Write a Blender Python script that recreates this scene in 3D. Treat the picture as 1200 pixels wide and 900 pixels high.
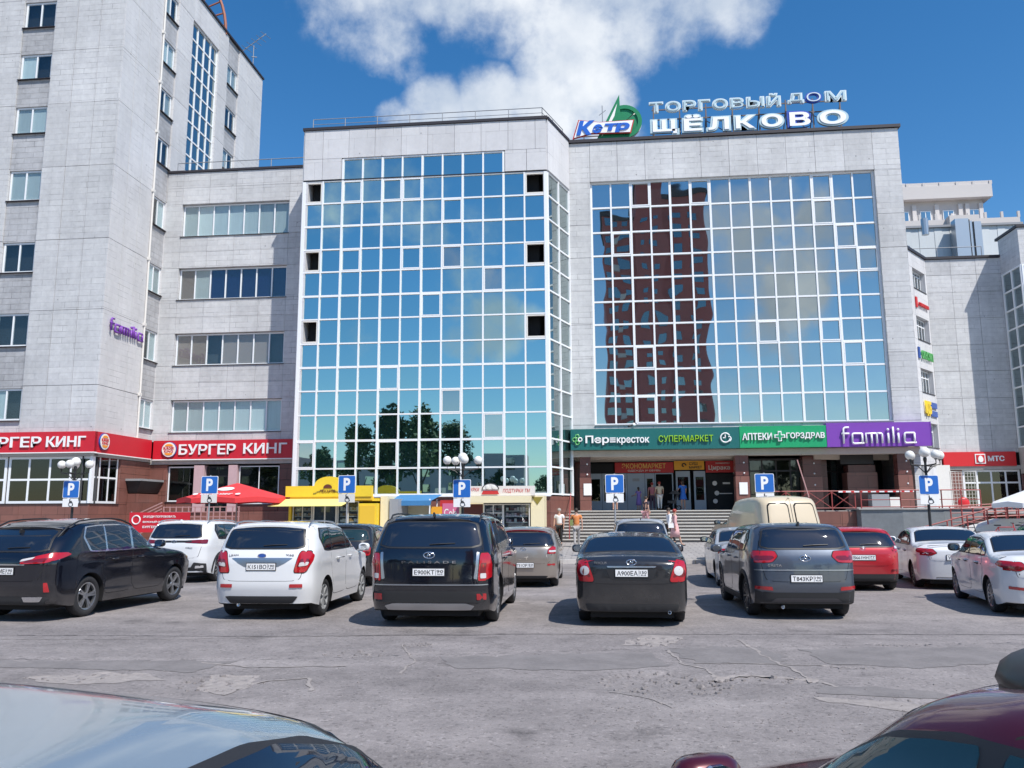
import bpy, bmesh, math, random
import numpy as np
from math import sin, cos, pi, radians, sqrt, atan2, atan, degrees
from mathutils import Vector, Matrix, noise
from mathutils.bvhtree import BVHTree
from mathutils.geometry import delaunay_2d_cdt
random.seed(7)
for o in list(bpy.data.objects): bpy.data.objects.remove(o)
scene = bpy.context.scene
COL = scene.collection

# ------------------------------------------------------------------ camera
# world frame: X runs along the facades, Y goes back into the picture
CAM_H = 1.85
cd = bpy.data.cameras.new('camera'); cam = bpy.data.objects.new('camera', cd); COL.objects.link(cam)
cd.sensor_fit = 'HORIZONTAL'; cd.sensor_width = 36; cd.lens = 36*960/1200
cd.clip_start = .05; cd.clip_end = 3000
YAW = radians(5.8); PITCH = atan(151/960); ROLL = radians(.26)
fw = Vector((-sin(YAW)*cos(PITCH), cos(YAW)*cos(PITCH), sin(PITCH)))
r0 = Vector((cos(YAW), sin(YAW), 0)); u0 = r0.cross(fw)
rr = r0*cos(ROLL)-u0*sin(ROLL); uu = r0*sin(ROLL)+u0*cos(ROLL)
M = Matrix((rr, uu, -fw)).transposed().to_4x4(); M.translation = (0, 0, CAM_H)
cam.matrix_world = M
scene.camera = cam

# ------------------------------------------------------------------ sky, sun, exposure
SUNV = Vector((.5, -.54, 1.0)).normalized()          # towards the sun
w = bpy.data.worlds.new('World'); scene.world = w; w.use_nodes = True
nt = w.node_tree; N = nt.nodes; Lk = nt.links; N.clear()
def nd(nt, t, **kw):
    n = nt.nodes.new(t)
    for k, v in kw.items():
        if k.startswith('i_'): n.inputs[k[2:].replace('_', ' ')].default_value = v
        elif k.startswith('n'): n.inputs[int(k[1:])].default_value = v
        else: setattr(n, k, v)
    return n
out = nd(nt, 'ShaderNodeOutputWorld'); bg = nd(nt, 'ShaderNodeBackground'); bg.inputs[1].default_value = .1
sky = nd(nt, 'ShaderNodeTexSky'); sky.sky_type = 'NISHITA'; sky.sun_disc = False
sky.sun_elevation = math.asin(SUNV.z); sky.sun_rotation = atan2(SUNV.x, SUNV.y)
sky.air_density = 1.0; sky.dust_density = .35; sky.ozone_density = 2.2
tc = nd(nt, 'ShaderNodeTexCoord')
nz = nd(nt, 'ShaderNodeVectorMath', operation='NORMALIZE'); Lk.new(tc.outputs['Generated'], nz.inputs[0])
def noise_tex(vec, scale, detail=8, rough=.55, off=(0, 0, 0), nt=nt):
    mp = nd(nt, 'ShaderNodeMapping'); mp.inputs['Location'].default_value = off; mp.inputs['Scale'].default_value = (scale,)*3
    nt.links.new(vec, mp.inputs[0])
    n = nd(nt, 'ShaderNodeTexNoise'); n.inputs['Scale'].default_value = 1; n.inputs['Detail'].default_value = detail; n.inputs['Roughness'].default_value = rough
    nt.links.new(mp.outputs[0], n.inputs['Vector']); return n.outputs['Fac']
def mth(op, a, b=None, c=None, clamp=False, nt=nt):
    n = nd(nt, 'ShaderNodeMath', operation=op); n.use_clamp = clamp
    for i, v in enumerate((a, b, c)):
        if v is None: continue
        if isinstance(v, (int, float)): n.inputs[i].default_value = v
        else: nt.links.new(v, n.inputs[i])
    return n.outputs[0]
def pxdir(x, y): return (fw + rr*((x-600)/960) + uu*((450-y)/960)).normalized()
blobs = [(400, -10, 60, .6), (445, 30, 60, .72), (440, -45, 80, .9), (520, -25, 62, .9), (600, -25, 80, .95), (680, 5, 80, 1), (760, -5, 90, 1), (840, -20, 72, .9), (885, -35, 50, .7), (660, 70, 58, .95), (700, 112, 55, 1), (640, 130, 55, 1),
         (575, 125, 48, .95), (510, 132, 45, .95), (465, 142, 30, .7), (600, 175, 60, 1), (720, 165, 40, .9), (475, 78, 30, .45), (745, 62, 45, .75)]
acc = None
for x, y, r, k in blobs:
    d = pxdir(x, y); dt = nd(nt, 'ShaderNodeVectorMath', operation='DOT_PRODUCT'); Lk.new(nz.outputs[0], dt.inputs[0]); dt.inputs[1].default_value = d
    rad = r*1.25/1010
    mr = nd(nt, 'ShaderNodeMapRange'); mr.interpolation_type = 'SMOOTHSTEP'
    mr.inputs[1].default_value = cos(rad); mr.inputs[2].default_value = 1; mr.inputs[3].default_value = 0; mr.inputs[4].default_value = k
    Lk.new(dt.outputs['Value'], mr.inputs[0])
    acc = mr.outputs[0] if acc is None else mth('MAXIMUM', acc, mr.outputs[0])
for x, y, r, k in [(870, 285, 70, .9), (930, 330, 60, .9), (830, 305, 45, .8), (965, 255, 45, .75), (905, 385, 45, .7), (770, 300, 50, .8), (1010, 300, 40, .7), (580, 385, 42, .85), (540, 402, 26, .7), (622, 380, 28, .7), (420, 405, 22, .4), (900, 235, 40, .6)]:
    d = pxdir(x, y); dt = nd(nt, 'ShaderNodeVectorMath', operation='DOT_PRODUCT'); Lk.new(nz.outputs[0], dt.inputs[0]); dt.inputs[1].default_value = (d.x, -d.y, d.z)   # cumulus behind the camera
    mr = nd(nt, 'ShaderNodeMapRange'); mr.interpolation_type = 'SMOOTHSTEP'; mr.inputs[1].default_value = cos(r*1.25/1010); mr.inputs[2].default_value = 1; mr.inputs[3].default_value = 0; mr.inputs[4].default_value = k
    Lk.new(dt.outputs['Value'], mr.inputs[0]); acc = mth('MAXIMUM', acc, mr.outputs[0])
# general scattered cumulus on the rest of the sky (behind the camera they mirror in the glass)
sep = nd(nt, 'ShaderNodeSeparateXYZ'); Lk.new(nz.outputs[0], sep.inputs[0])
back = nd(nt, 'ShaderNodeMapRange'); back.inputs[1].default_value = .35; back.inputs[2].default_value = -.3; back.inputs[3].default_value = 0; back.inputs[4].default_value = 1
Lk.new(sep.outputs['Y'], back.inputs[0])
gen = nd(nt, 'ShaderNodeMapRange'); gen.inputs[1].default_value = .53; gen.inputs[2].default_value = .68; gen.inputs[3].default_value = 0; gen.inputs[4].default_value = .62
Lk.new(noise_tex(nz.outputs[0], 3.2, 3, .5, (4.3, 1.7, .6)), gen.inputs[0])
genb = mth('MULTIPLY', gen.outputs[0], back.outputs[0])
acc = mth('MAXIMUM', acc, genb)
n1 = noise_tex(nz.outputs[0], 9, 9, .6); n2 = noise_tex(nz.outputs[0], 26, 8, .6, (3, 2, 1))
nn = mth('ADD', mth('MULTIPLY', n1, .75), mth('MULTIPLY', n2, .35))
dens = mth('ADD', acc, mth('MULTIPLY', mth('SUBTRACT', nn, .55), 2.7))
dm = nd(nt, 'ShaderNodeMapRange'); dm.interpolation_type = 'SMOOTHSTEP'; dm.inputs[1].default_value = .15; dm.inputs[2].default_value = 1.15
Lk.new(dens, dm.inputs[0])
dens = mth('MULTIPLY', dm.outputs[0], mth('MULTIPLY', acc, 4, clamp=True), clamp=True)
shade = nd(nt, 'ShaderNodeMapRange'); shade.inputs[1].default_value = .40; shade.inputs[2].default_value = .60; shade.inputs[3].default_value = 0; shade.inputs[4].default_value = 1
Lk.new(noise_tex(nz.outputs[0], 7, 7, .55, (.09, .05, -.12)), shade.inputs[0])
cmix = nd(nt, 'ShaderNodeMix', data_type='RGBA'); cmix.inputs[6].default_value = (3.9, 4.5, 5.4, 1); cmix.inputs[7].default_value = (6.2, 6.5, 6.9, 1)
Lk.new(shade.outputs[0], cmix.inputs[0])
hs = nd(nt, 'ShaderNodeHueSaturation'); hs.inputs['Saturation'].default_value = 1.35; hs.inputs['Value'].default_value = 1.06; Lk.new(sky.outputs[0], hs.inputs['Color'])
smix = nd(nt, 'ShaderNodeMix', data_type='RGBA'); Lk.new(dens, smix.inputs[0]); Lk.new(hs.outputs[0], smix.inputs[6]); Lk.new(cmix.outputs[2], smix.inputs[7])
Lk.new(smix.outputs[2], bg.inputs[0]); Lk.new(bg.outputs[0], out.inputs[0])

sd = bpy.data.lights.new('sun', 'SUN'); sd.energy = 3.6; sd.angle = radians(.5); sd.color = (1, .95, .88)
sun = bpy.data.objects.new('sun', sd); COL.objects.link(sun); sun.rotation_euler = SUNV.to_track_quat('Z', 'Y').to_euler()
vs = scene.view_settings; vs.view_transform = 'Standard'; vs.look = 'None'; vs.exposure = 0.55; vs.gamma = 1

# ------------------------------------------------------------------ materials
MATS = {}
def mat(name, col, rough=.6, metal=0, var=0, vs=6, bump=0, bs=40, coat=0, spec=.5, rnd=0, alpha=None, bs2=0, emit=0, stretch=(1, 1, 1)):
    """plain principled material with noise colour variation, per-object variation and bump"""
    if name in MATS: return MATS[name]
    m = bpy.data.materials.new(name); m.use_nodes = True; t = m.node_tree; p = t.nodes['Principled BSDF']
    m.diffuse_color = (*col, 1)
    p.inputs['Base Color'].default_value = (*col, 1); p.inputs['Roughness'].default_value = rough; p.inputs['Metallic'].default_value = metal
    p.inputs['Coat Weight'].default_value = coat; p.inputs['Coat Roughness'].default_value = .03; p.inputs['Specular IOR Level'].default_value = spec
    if emit: p.inputs['Emission Color'].default_value = (*col, 1); p.inputs['Emission Strength'].default_value = emit
    if var or bump or rnd:
        g = nd(t, 'ShaderNodeNewGeometry')
        mp = nd(t, 'ShaderNodeMapping'); mp.inputs['Scale'].default_value = stretch; t.links.new(g.outputs['Position'], mp.inputs[0]); pos = mp.outputs[0]
    val = None
    if var:
        a = noise_tex(pos, vs, 6, .6, nt=t); b = noise_tex(pos, vs*7.3, 4, .6, (3, 1, 7), nt=t)
        f = mth('ADD', mth('MULTIPLY', a, .65, nt=t), mth('MULTIPLY', b, .35, nt=t), nt=t)
        mr = nd(t, 'ShaderNodeMapRange'); mr.inputs[1].default_value = .3; mr.inputs[2].default_value = .7; mr.inputs[3].default_value = 1-var; mr.inputs[4].default_value = 1+var
        t.links.new(f, mr.inputs[0]); val = mr.outputs[0]
    if rnd:
        oi = nd(t, 'ShaderNodeObjectInfo'); r = mth('MULTIPLY_ADD', oi.outputs['Random'], 2*rnd, 1-rnd, nt=t)
        val = r if val is None else mth('MULTIPLY', val, r, nt=t)
    if val is not None:
        vm = nd(t, 'ShaderNodeVectorMath', operation='SCALE'); vm.inputs[0].default_value = col; t.links.new(val, vm.inputs['Scale'])
        t.links.new(vm.outputs[0], p.inputs['Base Color'])
    if bump:
        b = nd(t, 'ShaderNodeBump'); b.inputs['Strength'].default_value = bump; b.inputs['Distance'].default_value = .02
        t.links.new(noise_tex(pos, bs, 5, .6, nt=t), b.inputs['Height']); t.links.new(b.outputs[0], p.inputs['Normal'])
    if coat >= 1 and not var:
        g = nd(t, 'ShaderNodeNewGeometry'); q = nd(t, 'ShaderNodeMapRange'); q.inputs[1].default_value = .4; q.inputs[2].default_value = .75; q.inputs[3].default_value = .02; q.inputs[4].default_value = .16
        t.links.new(noise_tex(g.outputs['Position'], 2.2, 6, .65, nt=t), q.inputs[0]); t.links.new(q.outputs[0], p.inputs['Coat Roughness'])
        dz = nd(t, 'ShaderNodeSeparateXYZ'); t.links.new(g.outputs['Position'], dz.inputs[0]); du = nd(t, 'ShaderNodeMapRange'); du.inputs[1].default_value = .75; du.inputs[2].default_value = .2; du.inputs[3].default_value = .0; du.inputs[4].default_value = .22; t.links.new(dz.outputs[2], du.inputs[0])
        mxd = nd(t, 'ShaderNodeMix', data_type='RGBA'); mxd.inputs[6].default_value = (*col, 1); mxd.inputs[7].default_value = (.30, .27, .24, 1); t.links.new(mth('MULTIPLY', du.outputs[0], noise_tex(g.outputs['Position'], 5, 5, .6, (1, 1, 5), nt=t), nt=t), mxd.inputs[0]); t.links.new(mxd.outputs[2], p.inputs['Base Color'])
    MATS[name] = m; return m
def stone_mat(name, c1, c2, mort, bw, bh, msize, blot=.12, rough=.75, rnd=.04, spec=.4, bump=.25):
    m = bpy.data.materials.new(name); m.use_nodes = True; t = m.node_tree; p = t.nodes['Principled BSDF']; MATS[name] = m
    g = nd(t, 'ShaderNodeNewGeometry'); s = nd(t, 'ShaderNodeSeparateXYZ'); t.links.new(g.outputs['Position'], s.inputs[0])
    c = nd(t, 'ShaderNodeCombineXYZ'); t.links.new(mth('ADD', s.outputs[0], s.outputs[1], nt=t), c.inputs[0]); t.links.new(s.outputs[2], c.inputs[1])
    br = nd(t, 'ShaderNodeTexBrick'); t.links.new(c.outputs[0], br.inputs['Vector'])
    br.inputs['Scale'].default_value = 1; br.inputs['Brick Width'].default_value = bw; br.inputs['Row Height'].default_value = bh
    br.inputs['Mortar Size'].default_value = msize; br.inputs['Mortar Smooth'].default_value = .3; br.inputs['Bias'].default_value = 0
    br.inputs['Color1'].default_value = (*c1, 1); br.inputs['Color2'].default_value = (*c2, 1); br.inputs['Mortar'].default_value = (*mort, 1)
    a = noise_tex(g.outputs['Position'], .35, 6, .65, nt=t); b = noise_tex(g.outputs['Position'], 3.5, 8, .7, (5, 2, 0), nt=t)
    # streaks running down the stone
    mp = nd(t, 'ShaderNodeMapping'); mp.inputs['Scale'].default_value = (1.6, 1.6, .12); t.links.new(g.outputs['Position'], mp.inputs[0])
    st = noise_tex(mp.outputs[0], 1, 6, .65, nt=t)
    f = mth('ADD', mth('ADD', mth('MULTIPLY', a, .4, nt=t), mth('MULTIPLY', b, .35, nt=t), nt=t), mth('MULTIPLY', st, .25, nt=t), nt=t)
    mr = nd(t, 'ShaderNodeMapRange'); mr.inputs[1].default_value = .36; mr.inputs[2].default_value = .64; mr.inputs[3].default_value = 1-blot; mr.inputs[4].default_value = 1+blot
    t.links.new(f, mr.inputs[0])
    oi = nd(t, 'ShaderNodeObjectInfo'); r = mth('MULTIPLY_ADD', oi.outputs['Random'], 2*rnd, 1-rnd, nt=t)
    jm = nd(t, 'ShaderNodeMapRange'); jm.inputs[1].default_value = .5; jm.inputs[2].default_value = .6; jm.inputs[3].default_value = 0; jm.inputs[4].default_value = .38; t.links.new(noise_tex(g.outputs['Position'], 1.1, 3, .5, (9, 4, 2), nt=t), jm.inputs[0])
    r = mth('MULTIPLY', r, mth('SUBTRACT', 1, mth('MULTIPLY', br.outputs['Fac'], jm.outputs[0], nt=t), nt=t), nt=t)
    vm = nd(t, 'ShaderNodeVectorMath', operation='SCALE'); t.links.new(br.outputs['Color'], vm.inputs[0]); t.links.new(mth('MULTIPLY', mr.outputs[0], r, nt=t), vm.inputs['Scale'])
    # small dark chips and fixing holes
    sp = nd(t, 'ShaderNodeTexVoronoi'); sp.inputs['Scale'].default_value = 1.1; t.links.new(g.outputs['Position'], sp.inputs['Vector'])
    hole = mth('GREATER_THAN', sp.outputs['Distance'], .045, nt=t); hole = mth('MULTIPLY_ADD', hole, .45, .55, nt=t)
    vm2 = nd(t, 'ShaderNodeVectorMath', operation='SCALE'); t.links.new(vm.outputs[0], vm2.inputs[0]); t.links.new(hole, vm2.inputs['Scale'])
    t.links.new(vm2.outputs[0], p.inputs['Base Color'])
    bp = nd(t, 'ShaderNodeBump'); bp.inputs['Strength'].default_value = bump; bp.inputs['Distance'].default_value = .015
    hgt = mth('ADD', mth('MULTIPLY', b, .5, nt=t), mth('MULTIPLY', br.outputs['Fac'], -1, nt=t), nt=t)
    t.links.new(hgt, bp.inputs['Height']); t.links.new(bp.outputs[0], p.inputs['Normal'])
    p.inputs['Roughness'].default_value = rough; p.inputs['Specular IOR Level'].default_value = spec
    return m
def mirror_glass(name, tint, dark, fac, rnd=.06, rough=.012, wav=.02):
    """coated facade glass: a tinted mirror layer over a dark body colour"""
    m = bpy.data.materials.new(name); m.use_nodes = True; t = m.node_tree; t.nodes.clear(); MATS[name] = m
    o = nd(t, 'ShaderNodeOutputMaterial'); gl = nd(t, 'ShaderNodeBsdfGlossy'); df = nd(t, 'ShaderNodeBsdfDiffuse'); mx = nd(t, 'ShaderNodeMixShader')
    gl.inputs['Roughness'].default_value = rough; gl.inputs['Color'].default_value = (*tint, 1); df.inputs['Color'].default_value = (*dark, 1)
    oi = nd(t, 'ShaderNodeObjectInfo'); fr = nd(t, 'ShaderNodeFresnel'); fr.inputs[0].default_value = 1.5
    f = mth('ADD', mth('MULTIPLY_ADD', oi.outputs['Random'], rnd*2, fac-rnd, nt=t), mth('MULTIPLY', fr.outputs[0], .5, nt=t), clamp=True, nt=t)
    t.links.new(f, mx.inputs[0]); t.links.new(df.outputs[0], mx.inputs[1]); t.links.new(gl.outputs[0], mx.inputs[2]); t.links.new(mx.outputs[0], o.inputs[0])
    g = nd(t, 'ShaderNodeNewGeometry'); b = nd(t, 'ShaderNodeBump'); b.inputs['Strength'].default_value = wav; b.inputs['Distance'].default_value = .1
    t.links.new(noise_tex(g.outputs['Position'], .42, 1, .4, nt=t), b.inputs['Height'])
    t.links.new(b.outputs[0], gl.inputs['Normal'])
    return m
def clear_glass(name, tint, rnd=0, rough=.01):
    """thin see-through pane: fresnel mirror over tinted transparency"""
    m = bpy.data.materials.new(name); m.use_nodes = True; t = m.node_tree; t.nodes.clear(); MATS[name] = m
    o = nd(t, 'ShaderNodeOutputMaterial'); gl = nd(t, 'ShaderNodeBsdfGlossy'); tr = nd(t, 'ShaderNodeBsdfTransparent'); mx = nd(t, 'ShaderNodeMixShader')
    gl.inputs['Roughness'].default_value = rough; tr.inputs['Color'].default_value = (*tint, 1)
    g = nd(t, 'ShaderNodeNewGeometry'); dp = nd(t, 'ShaderNodeVectorMath', operation='DOT_PRODUCT'); t.links.new(g.outputs['Normal'], dp.inputs[0]); t.links.new(g.outputs['Incoming'], dp.inputs[1])
    q = mth('POWER', mth('SUBTRACT', 1, mth('ABSOLUTE', dp.outputs['Value'], nt=t), clamp=True, nt=t), 4, nt=t)
    t.links.new(mth('MULTIPLY_ADD', q, .9, .07, clamp=True, nt=t), mx.inputs[0]); t.links.new(tr.outputs[0], mx.inputs[1]); t.links.new(gl.outputs[0], mx.inputs[2]); t.links.new(mx.outputs[0], o.inputs[0])
    return m
stone_mat('pale_stone', (.555, .56, .565), (.515, .52, .53), (.46, .465, .475), 1.35, .31, .011, .20, rnd=.06, bump=.4)
stone_mat('smooth_stone', (.60, .60, .605), (.58, .58, .59), (.54, .54, .55), 1.6, .31, .010, .13, rnd=.04, bump=.3)
stone_mat('white_stone', (.60, .60, .61), (.575, .575, .59), (.47, .47, .48), 1.45, 1.3, .008, .11)
stone_mat('rough_stone', (.43, .435, .45), (.39, .395, .41), (.32, .32, .33), 1.0, .31, .014, .28, bump=.6)
stone_mat('granite', (.22, .095, .075), (.185, .08, .065), (.10, .05, .042), 1.2, .62, .012, .14, rough=.28, spec=.55, bump=.05)
stone_mat('granite_dark', (.13, .045, .04), (.11, .04, .036), (.06, .03, .028), 1.2, .62, .012, .12, rough=.25, spec=.55, bump=.05)
mirror_glass('teal_glass', (.44, .63, .64), (.015, .05, .055), .84, wav=.03)
mirror_glass('blue_glass', (.55, .60, .585), (.035, .05, .06), .76, rnd=.08, wav=.13)
mirror_glass('side_glass', (.62, .70, .70), (.03, .05, .05), .55)
clear_glass('clear_glass', (.88, .93, .94)); clear_glass('dim_glass', (.45, .5, .5))
mat('frame_white', (.82, .84, .86), .4); mat('dark_room', (.02, .022, .025), .9); mat('room', (.07, .075, .085), .9)
mat('curtain', (.66, .70, .70), .9, rnd=.25, var=.1, vs=3, stretch=(6, 6, .2)); mat('curtain_tan', (.34, .26, .23), .9, rnd=.25); mat('navy_film', (.012, .02, .085), .1)
mat('black_metal', (.02, .02, .022), .45); mat('cap_metal', (.035, .03, .035), .5); mat('steel', (.5, .52, .54), .35, metal=.8); mat('grey_metal', (.3, .31, .33), .5)
mat('concrete', (.42, .40, .38), .85, var=.15, vs=1.5, bump=.3); mat('concrete_grey', (.27, .28, .29), .85, var=.12, vs=1.2, bump=.3)
mat('soffit', (.50, .44, .38), .8, var=.12, vs=1.0); mat('bk_red', (.56, .015, .03), .4, var=.05, vs=1); mat('white', (.85, .85, .85), .45); mat('offwhite', (.72, .70, .66), .6, var=.05)
mat('cream', (.80, .70, .46), .5, var=.04); mat('yellow', (.82, .58, .035), .5, var=.05); mat('rail_pink', (.45, .25, .24), .5); mat('rail_red', (.32, .06, .055), .5)

# ------------------------------------------------------------------ mesh helpers
class MB:
    def __init__(s): s.v = []; s.f = []; s.m = []
    def add(s, v, f, mi=0):
        b = len(s.v); s.v += [tuple(p) for p in v]; s.f += [tuple(i+b for i in q) for q in f]; s.m += [mi]*len(f); return s
    def box(s, x0, x1, y0, y1, z0, z1, mi=0):
        return s.add([(x0, y0, z0), (x1, y0, z0), (x1, y1, z0), (x0, y1, z0), (x0, y0, z1), (x1, y0, z1), (x1, y1, z1), (x0, y1, z1)],
                     [(3, 2, 1, 0), (4, 5, 6, 7), (0, 1, 5, 4), (1, 2, 6, 5), (2, 3, 7, 6), (3, 0, 4, 7)], mi)
    def bar(s, a, b, wd, ht=None, mi=0, up=(0, 0, 1)):
        a = Vector(a); b = Vector(b); ht = ht or wd; d = (b-a).normalized(); u = Vector(up)
        if abs(d.dot(u)) > .99: u = Vector((1, 0, 0))
        r = d.cross(u).normalized(); u = r.cross(d)
        v = [p + r*(i*wd/2) + u*(j*ht/2) for p in (a, b) for i, j in ((-1, -1), (1, -1), (1, 1), (-1, 1))]
        return s.add(v, [(0, 1, 2, 3), (7, 6, 5, 4), (0, 4, 5, 1), (1, 5, 6, 2), (2, 6, 7, 3), (3, 7, 4, 0)], mi)
    def tube(s, pts, r, n=8, mi=0, cap=True, closed=False):
        pts = [Vector(p) for p in pts]; k = len(pts); rs = r if isinstance(r, (list, tuple)) else [r]*k; v = []; f = []
        pu = None
        for i, p in enumerate(pts):
            d = (pts[(i+1) % k if closed else min(i+1, k-1)] - pts[(i-1) % k if closed else max(i-1, 0)]).normalized()
            u = pu if pu is not None else (Vector((0, 0, 1)) if abs(d.z) < .9 else Vector((1, 0, 0)))
            x = d.cross(u)
            if x.length < 1e-4: x = d.cross(Vector((0, 1, 0)))
            x.normalize(); u = x.cross(d).normalized(); pu = u
            for j in range(n):
                a = 2*pi*j/n; v.append(p + (x*cos(a)+u*sin(a))*rs[i])
        for i in range(k if closed else k-1):
            for j in range(n):
                a, b = i*n+j, i*n+(j+1) % n; c, d_ = ((i+1) % k)*n+(j+1) % n, ((i+1) % k)*n+j; f.append((a, b, c, d_))
        if cap and not closed: f.append(tuple(reversed(range(n)))); f.append(tuple(range((k-1)*n, k*n)))
        return s.add(v, f, mi)
    def lathe(s, prof, c=(0, 0, 0), n=24, axis='z', mi=0):
        """prof: (radius, height) pairs"""
        v = []; f = []; k = len(prof)
        for r, h in prof:
            for j in range(n):
                a = 2*pi*j/n; x, y = r*cos(a), r*sin(a)
                v.append({'z': (c[0]+x, c[1]+y, c[2]+h), 'x': (c[0]+h, c[1]+x, c[2]+y), 'y': (c[0]+x, c[1]+h, c[2]-y)}[axis])
        for i in range(k-1):
            for j in range(n): f.append((i*n+j, i*n+(j+1) % n, (i+1)*n+(j+1) % n, (i+1)*n+j))
        return s.add(v, f, mi)
    def ball(s, c, r, n=16, m=10, sc=(1, 1, 1), mi=0):
        v = []; f = []
        for i in range(m+1):
            t = pi*i/m
            for j in range(n):
                a = 2*pi*j/n; v.append((c[0]+r*sc[0]*sin(t)*cos(a), c[1]+r*sc[1]*sin(t)*sin(a), c[2]-r*sc[2]*cos(t)))
        for i in range(m):
            for j in range(n): f.append((i*n+j, i*n+(j+1) % n, (i+1)*n+(j+1) % n, (i+1)*n+j))
        return s.add(v, f, mi)
    def prism(s, poly, fn, t, mi=0):
        """poly of (a,b) mapped by fn(a,b,depth) -> xyz ; t thickness"""
        n = len(poly); v = [fn(a, b, 0) for a, b in poly] + [fn(a, b, t) for a, b in poly]
        return s.add(v, [tuple(range(n)), tuple(reversed(range(n, 2*n)))] + [(i, i+n, (i+1) % n+n, (i+1) % n) for i in range(n)], mi)
    def mesh(s, name, mats, smooth=False):
        me = bpy.data.meshes.new(name); me.from_pydata(s.v, [], s.f)
        for m in (mats if isinstance(mats, (list, tuple)) else [mats]): me.materials.append(MATS[m] if isinstance(m, str) else m)
        if any(s.m): me.polygons.foreach_set('material_index', s.m)
        if smooth: me.polygons.foreach_set('use_smooth', [True]*len(s.f))
        me.validate(); me.update(); return me
    def build(s, name, mats, parent=None, smooth=False, loc=(0, 0, 0), fixn=True, **kw):
        me = s.mesh(name, mats, smooth)
        if fixn:
            b = bmesh.new(); b.from_mesh(me); bmesh.ops.recalc_face_normals(b, faces=b.faces); b.to_mesh(me); b.free()
        if smooth == 'auto':
            pass
        return link(name, me, parent, loc, **kw)
def link(name, me, parent=None, loc=(0, 0, 0), rot=(0, 0, 0), sc=(1, 1, 1), label=None):
    o = bpy.data.objects.new(name, me); COL.objects.link(o); o.location = loc; o.rotation_euler = rot; o.scale = sc
    if parent is not None: o.parent = parent
    if label: o['label'] = label
    return o
def tag(o, label, cat, group=None):
    o['label'] = label; o['category'] = cat
    if group: o['group'] = group
    return o
def thing(name, label, cat, loc=(0, 0, 0), rz=0, group=None):
    o = bpy.data.objects.new(name, None); COL.objects.link(o); o.location = loc; o.rotation_euler = (0, 0, rz); o.empty_display_size = .3
    return tag(o, label, cat, group)
def struct(o): o['kind'] = 'structure'; return o
UB = {}
def piece(name, m, parent, c, size, rz=0, tilt=(0, 0)):
    """one box-shaped piece sharing the unit cube of its material; c in world metres, parents of pieces are unrotated"""
    if m not in UB: UB[m] = MB().box(-.5, .5, -.5, .5, -.5, .5).mesh('box_'+m, m)
    pl = parent.location if parent is not None else Vector((0, 0, 0))
    return link(name, UB[m], parent, Vector(c)-pl, (tilt[0], tilt[1], rz), size)
def fac(o, ang=0):
    """facade frame: s runs along the wall, d goes into it; returns fn(s, d, z) -> world"""
    ox, oy = o; ca, sa = cos(ang), sin(ang)
    return lambda s, d, z: Vector((ox+s*ca-d*sa, oy+s*sa+d*ca, z))
def fbox(name, m, parent, F, s0, s1, d0, d1, z0, z1, ang=0, tilt=(0, 0)):
    return piece(name, m, parent, F((s0+s1)/2, (d0+d1)/2, (z0+z1)/2), (abs(s1-s0), abs(d1-d0), abs(z1-z0)), ang, tilt)
def panels(parent, F, ang, xs, zs, kind, thick=.3, gap=.014, proud=.012):
    """cells of a stone-clad wall: kind(i, j) -> material or None"""
    for i in range(len(xs)-1):
        for j in range(len(zs)-1):
            k = kind(i, j)
            if not k: continue
            nm = 'spandrel' if k == 'rough_stone' else 'panel'
            pr = random.uniform(0, proud)
            fbox(nm, k, parent, F, xs[i]+gap/2, xs[i+1]-gap/2, -pr, thick, zs[j]+gap/2, zs[j+1]-gap/2, ang)
def window(parent, F, ang, s0, s1, z0, z1, n, zsplit=None, d=.16, fr='frame_white', glass='clear_glass', cur=None, room='room', fw_=.1, sill=True, back=True):
    """window part (frame) with its panes, curtains behind and a dark room"""
    b = MB(); L = s1-s0; H = z1-z0; t = .07
    b.box(0, L, 0, t, 0, fw_); b.box(0, L, 0, t, H-fw_, H); b.box(0, fw_, 0, t, fw_, H-fw_); b.box(L-fw_, L, 0, t, fw_, H-fw_)
    hw = fw_*.42
    for k in range(1, n): b.box(L*k/n-hw, L*k/n+hw, 0, t, fw_, H-fw_)
    if zsplit:
        for k in range(n): b.box(L*k/n+(fw_ if k == 0 else hw), L*(k+1)/n-(fw_ if k == n-1 else hw), .002, t-.002, zsplit-hw, zsplit+hw)
    f = b.build('window', fr, parent, loc=F(s0, d, z0)-parent.location, rot=(0, 0, ang))
    if sill: MB().box(-.05, L+.05, -d-.06, 0, -.04, -.004).build('sill', 'cap_metal', f)
    for k in range(n):
        a0 = L*k/n+(fw_ if k == 0 else hw); a1 = L*(k+1)/n-(fw_ if k == n-1 else hw)
        for (c0, c1) in (((fw_, H-fw_),) if not zsplit else ((fw_, zsplit-hw), (zsplit+hw, H-fw_))):
            piece_l('pane', glass, f, ((a0+a1)/2, t*.35, (c0+c1)/2), (a1-a0, .012, c1-c0))
        cm = cur[k % len(cur)] if cur else None
        if cm: piece_l('curtain', cm, f, ((L*k/n+L*(k+1)/n)/2, .085+.004*k, H/2), (L/n*.97, .01, H-.02))
    if back: piece_l('room_backdrop', room, f, (L/2, .42, H/2), (L+.1, .02, H+.1))
    return f
def piece_l(name, m, parent, c, size, rot=(0, 0, 0)):
    if m not in UB: UB[m] = MB().box(-.5, .5, -.5, .5, -.5, .5).mesh('box_'+m, m)
    return link(name, UB[m], parent, c, rot, size)
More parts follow.
